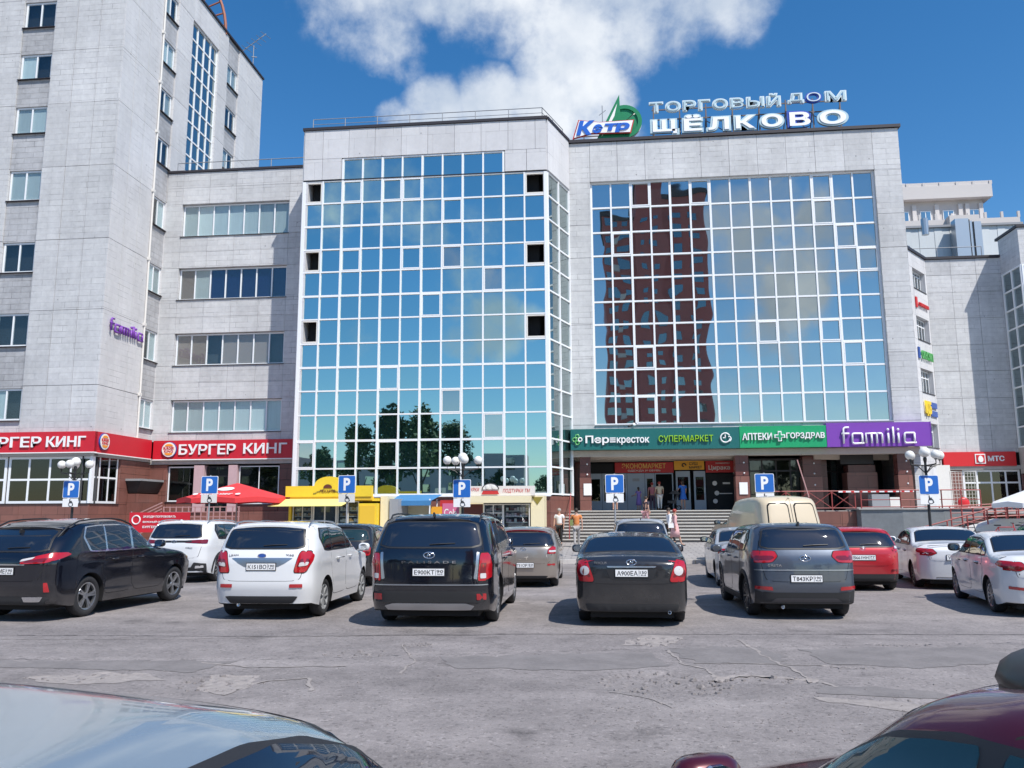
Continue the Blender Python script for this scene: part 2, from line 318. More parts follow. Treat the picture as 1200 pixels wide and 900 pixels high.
# ---- lettering
def text_mesh(s, depth=.02, bold=0.0, res=3):
    cu = bpy.data.curves.new('txt', 'FONT'); cu.body = s; cu.extrude = depth/2; cu.offset = bold; cu.resolution_u = res; cu.size = 1
    ob = bpy.data.objects.new('txt', cu); COL.objects.link(ob); dg = bpy.context.evaluated_depsgraph_get(); dg.update()
    me = bpy.data.meshes.new_from_object(ob.evaluated_get(dg)); bpy.data.objects.remove(ob); bpy.data.curves.remove(cu)
    return me
class _Z: location = Vector((0, 0, 0))
Z0 = _Z()
def lettering(name, s, m, parent, F, s0, s1, z0, z1, depth=.03, bold=.0, d=0, ang=0, slant=0, split=False, res=3, sub=None):
    """text fitted into the box s0..s1 by z0..z1 on facade frame F, front face at depth d; local to parent"""
    me = text_mesh(s, 1, bold, res); n = len(me.vertices); co = np.empty(n*3); me.vertices.foreach_get('co', co); co = co.reshape(-1, 3)
    if n == 0: return None
    mn, mx = co.min(0), co.max(0); L = s1-s0
    x = (co[:, 0]-mn[0])/(mx[0]-mn[0]); y = (co[:, 1]-mn[1])/(mx[1]-mn[1]); z = (co[:, 2]-mn[2])/(mx[2]-mn[2])
    X = s0+x*L+slant*y*(z1-z0); Z = z0+y*(z1-z0); D = d-z*depth
    o0 = F(0, 0, 0)-parent.location; ex = F(1, 0, 0)-F(0, 0, 0); ed = F(0, 1, 0)-F(0, 0, 0); ez = F(0, 0, 1)-F(0, 0, 0)
    P = np.outer(X, ex)+np.outer(D, ed)+np.outer(Z, ez)+np.array(o0)
    me.vertices.foreach_set('co', P.ravel()); me.materials.clear(); me.materials.append(MATS[m]); me.update(); me.name = name
    if not split: return link(name, me, None if parent is Z0 else parent)
    # one object per letter: connected columns of the text
    b = bmesh.new(); b.from_mesh(me); b.verts.ensure_lookup_table(); seen = set(); comps = []
    for v in b.verts:
        if v.index in seen: continue
        st = [v]; seen.add(v.index); c = []
        while st:
            q = st.pop(); c.append(q.index)
            for e in q.link_edges:
                w_ = e.other_vert(q)
                if w_.index not in seen: seen.add(w_.index); st.append(w_)
        comps.append((min(X[i] for i in c), max(X[i] for i in c), set(c)))
    b.free(); comps.sort(key=lambda c: c[0]); groups = []
    for a, e, c in comps:
        if groups and a < groups[-1][1]-.25*min(e-a, groups[-1][1]-groups[-1][0]): g = groups[-1]; g[1] = max(g[1], e); g[2] |= c
        else: groups.append([a, e, set(c)])
    outl = []
    vs_ = [tuple(p) for p in P]; fs = [tuple(p.vertices) for p in me.polygons]
    for a, e, c in groups:
        idx = sorted(c); mp = {k: i for i, k in enumerate(idx)}
        m2 = bpy.data.meshes.new(name); m2.from_pydata([vs_[i] for i in idx], [], [tuple(mp[i] for i in f) for f in fs if f[0] in c]); m2.materials.append(MATS[m])
        outl.append(link(name, m2, parent))
    bpy.data.meshes.remove(me); return outl
# ================================================================== BUILDINGS
def lines(a, b, n): return [a+(b-a)*i/n for i in range(n+1)]
def railing(name, parent, pts, h, r=.03, n=2, m='grey_metal', post=2.0, mids=(.5,), cross=False):
    b = MB()
    for i in range(len(pts)-1):
        a, c = Vector(pts[i]), Vector(pts[i+1]); L = (c-a).length; k = max(1, round(L/post)); up = Vector((0, 0, h))
        b.tube([a+up, c+up], r, 6)
        for q in mids: b.tube([a+up*q, c+up*q], r*.7, 6)
        for j in range(k+1): p = a+(c-a)*j/k; b.tube([p, p+up], r, 6)
        if cross:
            for j in range(k):
                p = a+(c-a)*j/k; q = a+(c-a)*(j+1)/k
                b.tube([p+up*.1, q+up*.95], r*.5, 5); b.tube([p+up*.95, q+up*.1], r*.5, 5)
    return b.build(name, m, parent, loc=-parent.location if parent else (0, 0, 0))
# ---- office tower on the left
T = thing('office_tower', 'tall office tower of pale stone slabs rising past the top left of the photo', 'building', (-32, 45, 0))
FT = fac((-24.98, 38.6)); FS = fac((-24.98, 38.6), pi/2)
MB().box(-44, -25.4, 39.05, 56.2, 0, 34.6).build('core', 'dark_room', T, loc=-T.location)
slots = [5.9, 8.36, 12.3, 16.1, 20.15, 23.76, 26.85, 30.0, 33.1, 34.95]
wz = [(6.6, 8.25), (10.45, 12.2), (14.4, 16.05), (18.35, 20.05), (22.15, 23.7), (25.3, 26.78), (28.35, 29.9), (31.5, 33.0)]
def tower_face(F, ang, xs, wcols, zmin=5.9, wrow=None):
    """xs: column lines; wcols: indices of columns holding windows"""
    for i in range(len(xs)-1):
        if i in wcols:
            zz = [zmin]; cells = []
            for a, b in (wrow or wz):
                if a > zmin-.2: cells.append((zz[-1], a, 0)); cells.append((a, b, 1)); zz.append(b)
            cells.append((zz[-1], 34.95, 0))
            for a, b, wnd in cells:
                if wnd:
                    cs = random.choice([('curtain', 'curtain'), (None, 'curtain'), ('curtain', None), (None, None)])
                    window(T, F, ang, xs[i]+.03, xs[i+1]-.03, a, b, 2, d=.14, cur=cs)
                elif b-a > .1: fbox('spandrel', 'rough_stone' if a > zmin+.1 else 'pale_stone', T, F, xs[i]+.01, xs[i+1]-.01, .07, .32, a+.01, b-.01, ang)
        else:
            zs = [z for z in slots if z > zmin+.3]; zs = [zmin]+zs
            panels(T, F, ang, [xs[i], xs[i+1]], zs, lambda i, j: 'smooth_stone' if ang else 'pale_stone', gap=.022, proud=.015)
tower_face(FT, 0, [-18.5, -16.5, -14.5, -12.32, -10.44, -8.8, -7.25, -5.95, -4.07, -2.75, -1.4, 0], {3, 7})
tower_face(FS, pi/2, [0, 1.25, 2.5, 3.85], set())
tower_face(FS, pi/2, [3.9, 5.42], {0}, zmin=5.9)
tower_face(FS, pi/2, [5.44, 7.2], set(), zmin=20.15); tower_face(FS, pi/2, [10.75, 12.1], set(), zmin=20.15)
tower_face(FS, pi/2, [12.12, 13.85], {0}, zmin=21.6, wrow=wz[4:])
tower_face(FS, pi/2, [13.87, 15.3, 16.6, 17.95], set(), zmin=20.15)
fbox('panel', 'smooth_stone', T, FS, 5.40, 5.5, .0, .3, 5.9, 20.1, pi/2)
fbox('panel', 'smooth_stone', T, FS, 7.22, 10.73, 0, .3, 33.1, 34.95, pi/2)
MB().box(-44, -25.28, 56.3, 56.55, 0, 34.9).build('rear_wall', 'pale_stone', T, loc=-T.location)
MB().box(-44, -24.93, 38.5, 38.9, 34.97, 35.1).box(-25.3, -24.88, 38.9, 56.65, 34.97, 35.1).box(-44, -25.3, 38.9, 56.6, 34.9, 34.97).build('roof_edge', 'cap_metal', T, loc=-T.location)
# stair glazing: tall lattice of panes
b = MB(); gy = lines(7.24, 10.72, 4); gz = lines(21.9, 33.05, 10)
for y in gy: b.box(y-.05, y+.05, 0, .12, 21.9, 33.05)
for z in gz: b.box(7.24, 10.72, .01, .11, z-.05, z+.05)
g = b.build('stair_glazing', 'frame_white', T, loc=FS(0, .12, 0)-T.location, rot=(0, 0, pi/2))
for i in range(4):
    for j in range(10):
        piece_l('pane', 'side_glass' if random.random() < .4 else 'blue_glass', g, ((gy[i]+gy[i+1])/2, .06, (gz[j]+gz[j+1])/2), (.78, .02, 1.02), (radians(random.uniform(-.5, .5)), 0, radians(random.uniform(-.5, .5))))
b = MB(); b.tube([FS(3.75, -.08, z) for z in (6, 34.9)], .055, 8)
for z in slots[:-1]: b.box(*[q for p in zip(FS(3.75, -.16, z-.05)-Vector((.02, .1, 0)), FS(3.75, .02, z+.05)+Vector((.02, .1, .06))) for q in sorted(p)])
b.build('drain_pipe', 'offwhite', T, loc=-T.location)
a_ = thing('roof_lattice', 'rust coloured curved lattice frame standing on the tower roof edge', 'roof frame', (-25.6, 49.5, 35))
b = MB()
for R_ in (7.0, 5.9): b.tube([(.6-7+R_*cos(a), .7, R_*sin(a)-.2) for a in lines(0, 1.5, 14)], .10, 6)
for a in lines(.1, 1.45, 10): b.tube([(.6-7+7*cos(a), .7, 7*sin(a)-.2), (.6-7+5.9*cos(a), .7, 5.9*sin(a)-.2)], .06, 5)
b.build('lattice', mat('rust', (.35, .13, .08), .7), a_)
a_ = thing('roof_aerial', 'small comb shaped television aerial on the tower roof', 'aerial', (-25.2, 55.2, 35))
b = MB(); b.tube([(0, 0, 0), (0, 0, 2.0)], .03, 6); b.tube([(-.9, -.3, 1.3), (.8, .3, 3.1)], .035, 5)
for k in range(6): q = k/5; b.tube([(-1.05+1.6*q, -.6+.5*q, 1.45+1.6*q), (-.55+1.6*q, .1+.5*q, 1.25+1.6*q)], .022, 4)
b.tube([(0, -.3, .9), (0, .6, 1.4)], .04, 5); b.build('elements', 'grey_metal', a_)
# tower ground floor: corner glazing over granite
gx = [-4.05, -2.95, -1.95, -1.0, -.1]
for a, c in ((-18.5, -15.2), (-15.0, -12.2), (-12.0, -8.9), (-8.7, -4.6)): window(T, FT, 0, a, c, 2.42, 4.75, 3, 1.18, d=.1, fw_=.12, glass='dim_glass', room='room')
window(T, FT, 0, -4.5, -.06, 2.42, 4.75, 4, 1.18, d=.1, fw_=.12, glass='dim_glass')
window(T, FS, pi/2, .06, 2.45, 2.42, 4.9, 3, 1.3, d=.1, fw_=.11, glass='dim_glass')
fbox('corner_post', 'frame_white', T, FT, -.07, .05, -.05, .2, 2.42, 4.9)
panels(T, FT, 0, lines(-18.5, 0, 15), [0, .75, 1.55, 2.38], lambda i, j: 'granite')
panels(T, FS, pi/2, lines(0, 5.4, 4), [0, .75, 1.55, 2.38], lambda i, j: 'granite')
panels(T, FS, pi/2, [2.5, 3.95, 5.4], [2.38, 3.2, 4.0, 4.72], lambda i, j: 'granite')
fbox('ledge', 'concrete', T, FT, -18.5, .1, -.1, .3, 4.76, 4.92); fbox('ledge', 'concrete', T, FS, 0, 5.3, -.1, .3, 4.74, 4.92, pi/2)
# canopied granite box by the corner
MB().box(-24.96, -24.35, 41.9, 43.9, 0, 2.95).build('granite_porch', 'granite', T, loc=-T.location)
b = MB(); b.add([(-24.9, 41.9, 3.0), (-24.45, 41.9, 3.0), (-24.45, 43.95, 3.0), (-24.9, 43.95, 3.0), (-24.95, 41.65, 3.62), (-24.12, 41.65, 3.62), (-24.12, 43.95, 3.62), (-24.95, 43.95, 3.62)],
  [(3, 2, 1, 0), (4, 5, 6, 7), (0, 1, 5, 4), (1, 2, 6, 5), (2, 3, 7, 6), (3, 0, 4, 7)]); b.build('porch_canopy', 'black_metal', T, loc=-T.location)
b = MB(); b.box(-24.96, -24.08, 41.6, 43.95, 3.63, 3.74).build('canopy_top', 'concrete_grey', T, loc=-T.location)

# ---- left wing with four ribbon windows
Lw = thing('left_wing', 'five storey pale stone wing with four ribbon windows between tower and glass hall', 'building', (-20.2, 44, 0))
FL = fac((-24.98, 44))
MB().box(-24.9, -15.6, 44.75, 56, 5.9, 21.8).box(-24.9, -15.6, 44.75, 56, 0, 5.88).build('core', 'dark_room', Lw, loc=-Lw.location)
xs = [.0, .98, 2.63, 4.26, 5.89, 7.52, 8.6, 9.5]; zs = [5.9, 6.4, 8.27, 10.24, 12.14, 14.12, 16.04, 17.94, 19.95, 20.95, 21.9]
zz = [5.9, 6.4, 8.27, 9.25, 10.24, 12.14, 13.1, 14.12, 16.04, 17.0, 17.94, 19.95, 20.95, 21.9]
isw = lambda z0: any(abs(z0-q) < .02 for q in (6.4, 10.24, 14.12, 17.94))
panels(Lw, FL, 0, xs, zz, lambda i, j: None if (isw(zz[j]) and 1 <= i <= 4) else 'pale_stone', thick=.5)
fbox('soffit_strip', 'pale_stone', Lw, FL, 7.52, 7.53, .0, .3, 5.9, 21.9)
curs = [['curtain']*7, ['curtain_tan', 'curtain', 'navy_film', 'navy_film', 'navy_film', 'navy_film', 'navy_film'], ['curtain_tan', 'curtain_tan', None, 'curtain_tan', 'curtain_tan', 'curtain_tan', None], ['curtain', 'curtain', 'curtain', 'curtain', 'curtain', 'curtain', 'curtain']]
for (a, c), cu in zip(((17.94, 19.95), (14.12, 16.04), (10.24, 12.14), (6.4, 8.27)), curs): window(Lw, FL, 0, 1.0, 7.5, a+.02, c-.02, 7, d=.2, cur=cu, fw_=.09)
MB().box(-24.98, -15.5, 43.93, 44.5, 21.92, 22.05).box(-24.9, -15.5, 44.5, 56, 21.92, 21.98).build('roof_edge', 'cap_metal', Lw, loc=-Lw.location)
railing('roof_railing', Lw, [(-24.6, 44.3, 22.05), (-15.9, 44.3, 22.05)], .62, .025, post=3.0, mids=())
# ground floor of the wing
panels(Lw, FL, 0, [0, 1.03], [2.0, 2.9, 3.7, 4.6], lambda i, j: 'granite', thick=.5); panels(Lw, FL, 0, lines(0, 9.4, 8), [0, .7, 1.3, 2.0], lambda i, j: 'granite', thick=.5)
window(Lw, FL, 0, 1.05, 2.62, 2.55, 4.5, 1, d=.12, glass='dim_glass', fw_=.07); fbox('panel', 'granite', Lw, FL, 1.05, 2.62, 0, .5, 2.02, 2.52)
mat('pink_render', (.52, .36, .38), .7, var=.06)
fbox('pilaster', 'pink_render', Lw, FL, 2.66, 3.24, -.12, .5, 2.0, 4.55); fbox('pilaster', 'pink_render', Lw, FL, 4.66, 5.16, -.12, .5, 2.0, 4.55)
window(Lw, FL, 0, 3.28, 4.62, 2.05, 4.5, 2, 1.9, d=.2, glass='dim_glass', fr='black_metal', fw_=.06, sill=False)
window(Lw, FL, 0, 5.2, 7.5, 2.4, 4.5, 2, d=.1, glass='dim_glass', fw_=.05); panels(Lw, FL, 0, [7.55, 8.5, 9.4], [2.0, 2.9, 3.7, 4.6], lambda i, j: 'granite_dark', thick=.5)
fbox('panel', 'granite_dark', Lw, FL, 5.2, 7.52, 0, .5, 2.02, 2.38)
fbox('ledge', 'concrete', Lw, FL, 0, 9.4, -.1, .4, 4.62, 4.9)
# steps with white railing in front of the wing
st = thing('entrance_steps', 'short flight of steps with slatted pale railings under the red parasol', 'steps', (-21, 42.6, .2))
for k in range(6): MB().box(-1.9+.3*k*.0, 3.0, -1.5+.28*k, 1.35, .16*k, .16*k+.16).build('step', 'concrete', st)
b = MB()
for k in range(7): b.bar((-3.0+k*.0, -1.4, .5+k*.19), (-1.6, -1.4, 1.3+k*.16), .05)
b.build('ramp_rail', 'rail_pink', st)
b = MB()
for i in range(13): b.box(-1.5+i*.34, -1.46+i*.34+.01, -1.45, -1.4, 1.0, 2.05)
for j in range(5): b.box(-1.5, 2.65, -1.44, -1.39, 1.0+j*.25, 1.04+j*.25)
b.build('balustrade', 'rail_pink', st)

# ---- glass hall in the middle
Ch = thing('glass_hall', 'projecting hall with a teal mirror glass curtain wall and white mullions', 'building', (-8.9, 41.2, 0))
FC = fac((-15.55, 41.13)); ANG = atan2(44.0-41.1, -1.22+2.29); FR = fac((-2.29, 41.13), ANG); LR = 3.09
bm = MB(); bm.prism([(-15.2, 41.75), (-2.75, 41.75), (-1.75, 44.3), (-1.75, 56), (-15.2, 56)], lambda a, b_, t: (a, b_, 2.6+t), 19.9); bm.build('core', 'dark_room', Ch, loc=-Ch.location)
cx = [.05, 1.10, 2.19]+[2.19+1.0975*k for k in range(1, 8)]+[10.97, 12.08, 13.2]
cz = [20.94, 19.72, 18.45, 17.15, 15.85, 14.6, 13.28, 12.01, 10.69, 9.42, 8.17, 6.9, 5.56, 4.13, 2.78]
def is_open(i, j): return (i in (0, 11)) and j in (1, 4, 7)
odd = {(7, 4), (9, 5), (7, 10), (9, 11), (0, 12)}
for i in range(12):
    for j in range(14):
        if j == 0 and not 2 <= i <= 9: continue
        x0, x1, z1, z0 = cx[i], cx[i+1], cz[j], cz[j+1]
        if is_open(i, j):
            MB().box(x0+.05, x0+.12, -.03, .1, z0+.05, z1-.05).box(x1-.12, x1-.05, -.03, .1, z0+.05, z1-.05).box(x0+.12, x1-.12, -.03, .1, z1-.12, z1-.05).box(x0+.12, x1-.12, -.03, .1, z0+.05, z0+.14).build('open_frame', 'offwhite', Ch, loc=FC(0, 0, 0)-Ch.location)
            continue
        m = 'side_glass' if (i, j) in odd else 'teal_glass'
        tl = radians(.16)
        fbox('pane', m if (i, j) not in odd else 'blue_glass', Ch, FC, x0+.045, x1-.045, .03, .06, z0+.045, z1-.045, 0, (random.gauss(0, tl), 0))
        if (i, j) in ((2, 1), (5, 1), (4, 1), (2, 4), (5, 4), (4, 9), (6, 6), (4, 12), (7, 2)) or (i, j) in odd:   # opening lights with their own frames
            q = .1
            MB().box(x0+.05, x0+q, -.045, .02, z0+.05, z1-.05).box(x1-q, x1-.05, -.045, .02, z0+.05, z1-.05).box(x0+q, x1-q, -.045, .02, z1-q, z1-.05).box(x0+q, x1-q, -.045, .02, z0+.05, z0+q).build('sash', 'frame_white', Ch, loc=FC(0, 0, 0)-Ch.location)
for k, x in enumerate(cx):
    top = 20.94 if 2 <= k <= 10 else 19.72; wd = .09 if k in (0, 12) else (.055 if k % 2 == 0 else .04)
    fbox('mullion', 'frame_white', Ch, FC, x-wd, x+wd, -.055, .14, 2.72, top)
for j, z in enumerate(cz):
    a, c = (cx[2], cx[10]) if j == 0 else (cx[0], cx[12]); wd = .055 if j in (3, 6, 9, 12, 14) else .038
    fbox('transom', 'frame_white', Ch, FC, a, c, -.04, .12, z-wd, z+wd)
fz = cz[1:]
for i in range(2):
    for j in range(13):
        fbox('pane', 'side_glass', Ch, FR, .08+i*1.46+.04, .08+(i+1)*1.46-.04, .03, .06, fz[j+1]+.045, fz[j]-.045, ANG, (0, 0))
for k in range(3): fbox('mullion', 'frame_white', Ch, FR, .04+k*1.46, .14+k*1.46, -.05, .14, 2.72, 19.72, ANG)
for z in fz: fbox('transom', 'frame_white', Ch, FR, .06, 3.0, -.035, .12, z-.04, z+.04, ANG)
# parapet slabs
px_ = [0]+[1.04+k*1.455 for k in range(9)]+[13.26]
for k in range(len(px_)-1):
    zlo = 21.0 if (px_[k] > 1.0 and px_[k+1] < 11.8) else 19.8
    fbox('panel', 'white_stone', Ch, FC, px_[k]+.008, px_[k+1]-.008, -random.uniform(.08, .1), .3, 21.0, 22.65)
fbox('panel', 'white_stone', Ch, FC, 0, 1.03, -.085, .3, 19.8, 20.98); fbox('panel', 'white_stone', Ch, FC, 1.05, 2.1, -.09, .3, 19.8, 20.98)
fbox('panel', 'white_stone', Ch, FC, 11.06, 12.2, -.085, .3, 19.8, 20.98); fbox('panel', 'white_stone', Ch, FC, 12.22, 13.26, -.09, .3, 19.8, 20.98)
fbox('panel', 'white_stone', Ch, FR, 0.02, 1.5, -.09, .3, 19.8, 22.65, ANG); fbox('panel', 'white_stone', Ch, FR, 1.515, 3.02, -.085, .3, 19.8, 22.65, ANG)
fbox('reveal', 'black_metal', Ch, FC, 0, 13.3, -.06, .2, 19.73, 19.79) ; fbox('reveal', 'grey_metal', Ch, FR, 0, 3.0, -.06, .2, 19.73, 19.79, ANG)
MB().box(-15.66, -2.2, 40.98, 41.5, 22.67, 22.82).build('roof_edge', 'cap_metal', Ch, loc=-Ch.location)
fbox('roof_edge', 'cap_metal', Ch, FR, 0.02, 3.05, -.14, .3, 22.67, 22.82, ANG)
bm = MB(); bm.prism([(-15.5, 41.4), (-2.5, 41.4), (-1.5, 44.2), (-1.5, 56), (-15.5, 56)], lambda a, b_, t: (a, b_, 22.55+t), .1); bm.build('roof', 'concrete_grey', Ch, loc=-Ch.location)
MB().box(-15.62, -15.3, 41.1, 44.0, 2.72, 22.66).build('side_wall', 'white_stone', Ch, loc=-Ch.location)
railing('roof_railing', Ch, [(-15.2, 41.3, 22.82), (-2.5, 41.3, 22.82), (-1.5, 44.0, 22.82)], .62, .022, post=1.8, mids=(.52,))
# granite plinth of the hall
panels(Ch, FC, 0, lines(0, 13.26, 11), [0, .9, 1.8, 2.68], lambda i, j: 'granite'); panels(Ch, FR, ANG, [0, 1.1, 2.2, 3.1], [0, .9, 1.8, 2.68], lambda i, j: 'granite')
bm = MB(); bm.prism([(-15.5, 41.45), (-2.6, 41.45), (-1.6, 44.2), (-1.6, 48), (-15.5, 48)], lambda a, b_, t: (a, b_, t), 2.6); bm.build('plinth_core', 'granite', Ch, loc=-Ch.location)
b = MB(); b.box(0, 13.3, -.12, .1, 2.66, 2.72); b.build('sill', 'frame_white', Ch, loc=FC(0, 0, 0)-Ch.location)
sg = MB().box(0, .5, -.02, 0, 0, .34).build('notice_plate', 'yellow', None, loc=(-3.5, 41.08, 1.25)); tag(sg, 'small yellow notice plate on the granite plinth beside the sausage kiosk', 'notice')

# ---- main shopping block on the right
Rb = thing('shopping_block', 'pale stone block with one huge mirror glass window and rooftop lettering', 'building', (7.8, 44, 0))
F4 = fac((0, 44))
MB().box(-1.2, 16.5, 44.8, 58, 5.2, 22.4).box(7.9, 16.6, 49.5, 58, 0, 5.2).build('core', 'dark_room', Rb, loc=-Rb.location)
rx = [-1.2, 0.0]+[1.54*k for k in range(1, 10)]+[15.38, 16.78]
rz_ = [6.25, 6.48, 8.2, 10.1, 12.0, 13.9, 15.8, 17.7, 20.22, 22.55]
def rk(i, j):
    inx = 1 <= i <= 10
    if inx and 1 <= j <= 7: return None
    return 'pale_stone'
panels(Rb, F4, 0, rx, rz_, rk, thick=.6, gap=.016)
MB().box(16.45, 16.8, 44.62, 58, 0, 22.5).build('side_wall', 'pale_stone', Rb, loc=-Rb.location)
MB().box(-1.25, 16.9, 43.88, 44.5, 22.57, 22.74).box(-1.25, 16.85, 44.5, 58, 22.5, 22.6).build('roof_edge', 'cap_metal', Rb, loc=-Rb.location)
gx = lines(.04, 15.34, 14); gz = [20.18, 18.72, 17.28, 15.93, 14.63, 13.3, 12.02, 10.79, 9.5, 8.06, 6.52]
D0 = .22
opn = {(2, 0): 'blue_glass', (5, 0): 'blue_glass', (11, 0): 'blue_glass', (8, 6): 'x', (11, 6): 'x', (12, 7): 'x', (2, 7): 'x', (1, 2): 'x', (12, 2): 'x', (2, 9): 'x', (11, 1): 'x', (13, 3): 'x'}
for i in range(14):
    for j in range(10):
        x0, x1, z1, z0 = gx[i], gx[i+1], gz[j], gz[j+1]; tl = radians(.1)
        fbox('pane', 'blue_glass', Rb, F4, x0+.05, x1-.05, D0+.03, D0+.05, z0+.045, z1-.045, 0, (random.gauss(0, tl), 0))
        if (i, j) in opn:
            q = .11
            MB().box(x0+.05, x0+q, D0-.06, D0+.02, z0+.05, z1-.05).box(x1-q, x1-.05, D0-.06, D0+.02, z0+.05, z1-.05).box(x0+q, x1-q, D0-.06, D0+.02, z1-q, z1-.05).box(x0+q, x1-q, D0-.06, D0+.02, z0+.05, z0+q).build('sash', 'frame_white', Rb, loc=F4(0, 0, 0)-Rb.location)
for k, x in enumerate(gx): fbox('mullion', 'frame_white', Rb, F4, x-(.06 if k % 2 == 0 else .045), x+(.06 if k % 2 == 0 else .045), D0-.06, D0+.14, 6.48, 20.22)
for j, z in enumerate(gz): fbox('transom', 'frame_white', Rb, F4, 0.02, 15.36, D0-.045, D0+.12, z-.045, z+.045)
fbox('sill', 'grey_metal', Rb, F4, 0, 15.4, -.08, .2, 6.44, 6.49)
fbox('backing', 'dark_room', Rb, F4, 0, 15.4, .56, .62, 6.4, 20.3)
# portal beam, soffit, columns
fbox('beam', 'soffit', Rb, F4, -1.2, 16.6, 0, .6, 4.78, 5.1); fbox('beam', 'soffit', Rb, F4, -1.2, 7.3, 1.3, 1.8, 4.72, 4.98)
MB().box(-1.3, 16.6, 44.6, 49.8, 5.0, 5.2).build('ceiling', 'soffit', Rb, loc=-Rb.location)
bb = MB(); bb.add([(11.6, 45.2, 4.6), (15.9, 46.6, 4.6), (15.9, 46.9, 4.6), (11.6, 45.5, 4.6), (11.6, 45.2, 5.0), (15.9, 46.6, 5.0), (15.9, 46.9, 5.0), (11.6, 45.5, 5.0)], [(3, 2, 1, 0), (4, 5, 6, 7), (0, 1, 5, 4), (1, 2, 6, 5), (2, 3, 7, 6), (3, 0, 4, 7)]); bb.build('slanting_beam', 'soffit', Rb, loc=-Rb.location)
def column(x0, x1, y0, y1, z0=1.95, z1=4.78, m='granite_dark', low='granite'):
    b = MB(); b.box(x0, x1, y0, y1, z0+1.75, z1); o = b.build('column', m, Rb, loc=-Rb.location)
    MB().box(x0-.02, x1+.02, y0-.02, y1+.02, z0, z0+1.74).build('cladding', low, o)
    q = MB()
    for z in (z0+1.3, z0+1.9, z0+2.45): q.ball(((x0+x1)/2+.1, y0-.03, z), .045, 8, 5)
    q.build('lamp_studs', 'white', o); return o
for a in ((-.85, -.28, 44.1, 44.7), (7.28, 7.95, 44.1, 44.7), (11.03, 11.98, 45.4, 46.0), (15.45, 16.12, 44.1, 44.7)): column(*a)
for x in (-.75, 7.35):
    q = tag(MB().box(0, .42, -.02, 0, 0, .62).build('paper_notice', 'white', None, loc=(x+.08, 44.05, 2.75)), 'white paper notices on the %s granite column of the entrance' % ('left' if x < 0 else 'right'), 'notice')
# door wall
FD = fac((0, 47.5)); FW = fac((0, 46.2))
MB().box(-1.3, 7.9, 48.6, 48.8, 1.9, 5).box(-1.5, -1.2, 44.2, 48.8, 1.9, 5).build('lobby_wall', 'dark_room', Rb, loc=-Rb.location)
mat('door_grey', (.36, .43, .50), .5); 
fbox('fascia', 'dark_room', Rb, FD, -.5, 1.0, 0, .1, 4.1, 4.62); fbox('fascia', 'soffit', Rb, FD, -1.2, 7.9, .02, .3, 4.72, 5.0)
def door(s0, s1, z0, z1, glass, opened=False, m='door_grey', frame=.1, ga=(.25, .85)):
    b = MB(); L = s1-s0; H = z1-z0
    if opened: b.box(0, .06, 0, .08, 0, H).box(L-.06, L, 0, .08, 0, H).box(.06, L-.06, 0, .08, H-.06, H)
    elif glass:
        q0, q1 = H*ga[0], H*ga[1]; b.box(0, frame, 0, .06, 0, H).box(L-frame, L, 0, .06, 0, H).box(frame, L-frame, 0, .06, 0, q0).box(frame, L-frame, 0, .06, q1, H)
    else: b.box(0, L, 0, .06, 0, H)
    o = b.build('door', m, Rb, loc=FD(s0, 0, z0)-Rb.location)
    if glass and not opened: piece_l('pane', 'dim_glass', o, (L/2, .03, (q0+q1)/2), (L-2*frame, .012, q1-q0))
    if not opened: MB().box(L-.09, L-.05, -.05, 0, .95, 1.25).build('handle', 'steel', o)
    if not glass and not opened: MB().box(.12, L-.12, -.012, 0, .2, .9).box(.12, L-.12, -.012, 0, 1.05, H-.25).build('panel', m, o); MB().box(L*.3, L*.7, -.02, 0, H*.78, H*.86).build('plate', 'grey_metal', o)
    return o
for s0, s1, gl, op_, z1 in ((-.4, .32, 1, 0, 4.05), (.34, 1.05, 1, 0, 4.05), (1.07, 1.75, 1, 0, 4.05), (1.77, 2.75, 0, 0, 4.05), (2.77, 3.3, 1, 0, 4.05), (3.32, 4.35, 0, 1, 4.05), (4.5, 5.3, 1, 0, 4.15), (5.5, 6.15, 1, 0, 4.15)): door(s0, s1, 1.97, z1, gl, op_)
fbox('door', 'dark_room', Rb, FD, 6.2, 7.75, 0, .08, 1.97, 4.0)
fbox('door_surround', 'granite_dark', Rb, FD, 7.76, 8.5, -1.2, .1, 1.97, 4.7); fbox('door_surround', 'granite_dark', Rb, FD, -1.2, -.42, -.3, .1, 1.97, 4.7)
bb = MB()
for (x, z) in ((6.65, 3.45), (6.75, 2.9), (6.65, 2.45)): bb.lathe([(0, -.02), (.13, -.02), (.13, 0), (0, 0)], (x, 47.48, z), 16, 'y')
bb.box(7.1, 7.5, 47.47, 47.49, 3.4, 3.5).box(6.9, 7.6, 47.47, 47.49, 2.85, 2.9).build('door_stickers', 'offwhite', Rb, loc=-Rb.location)
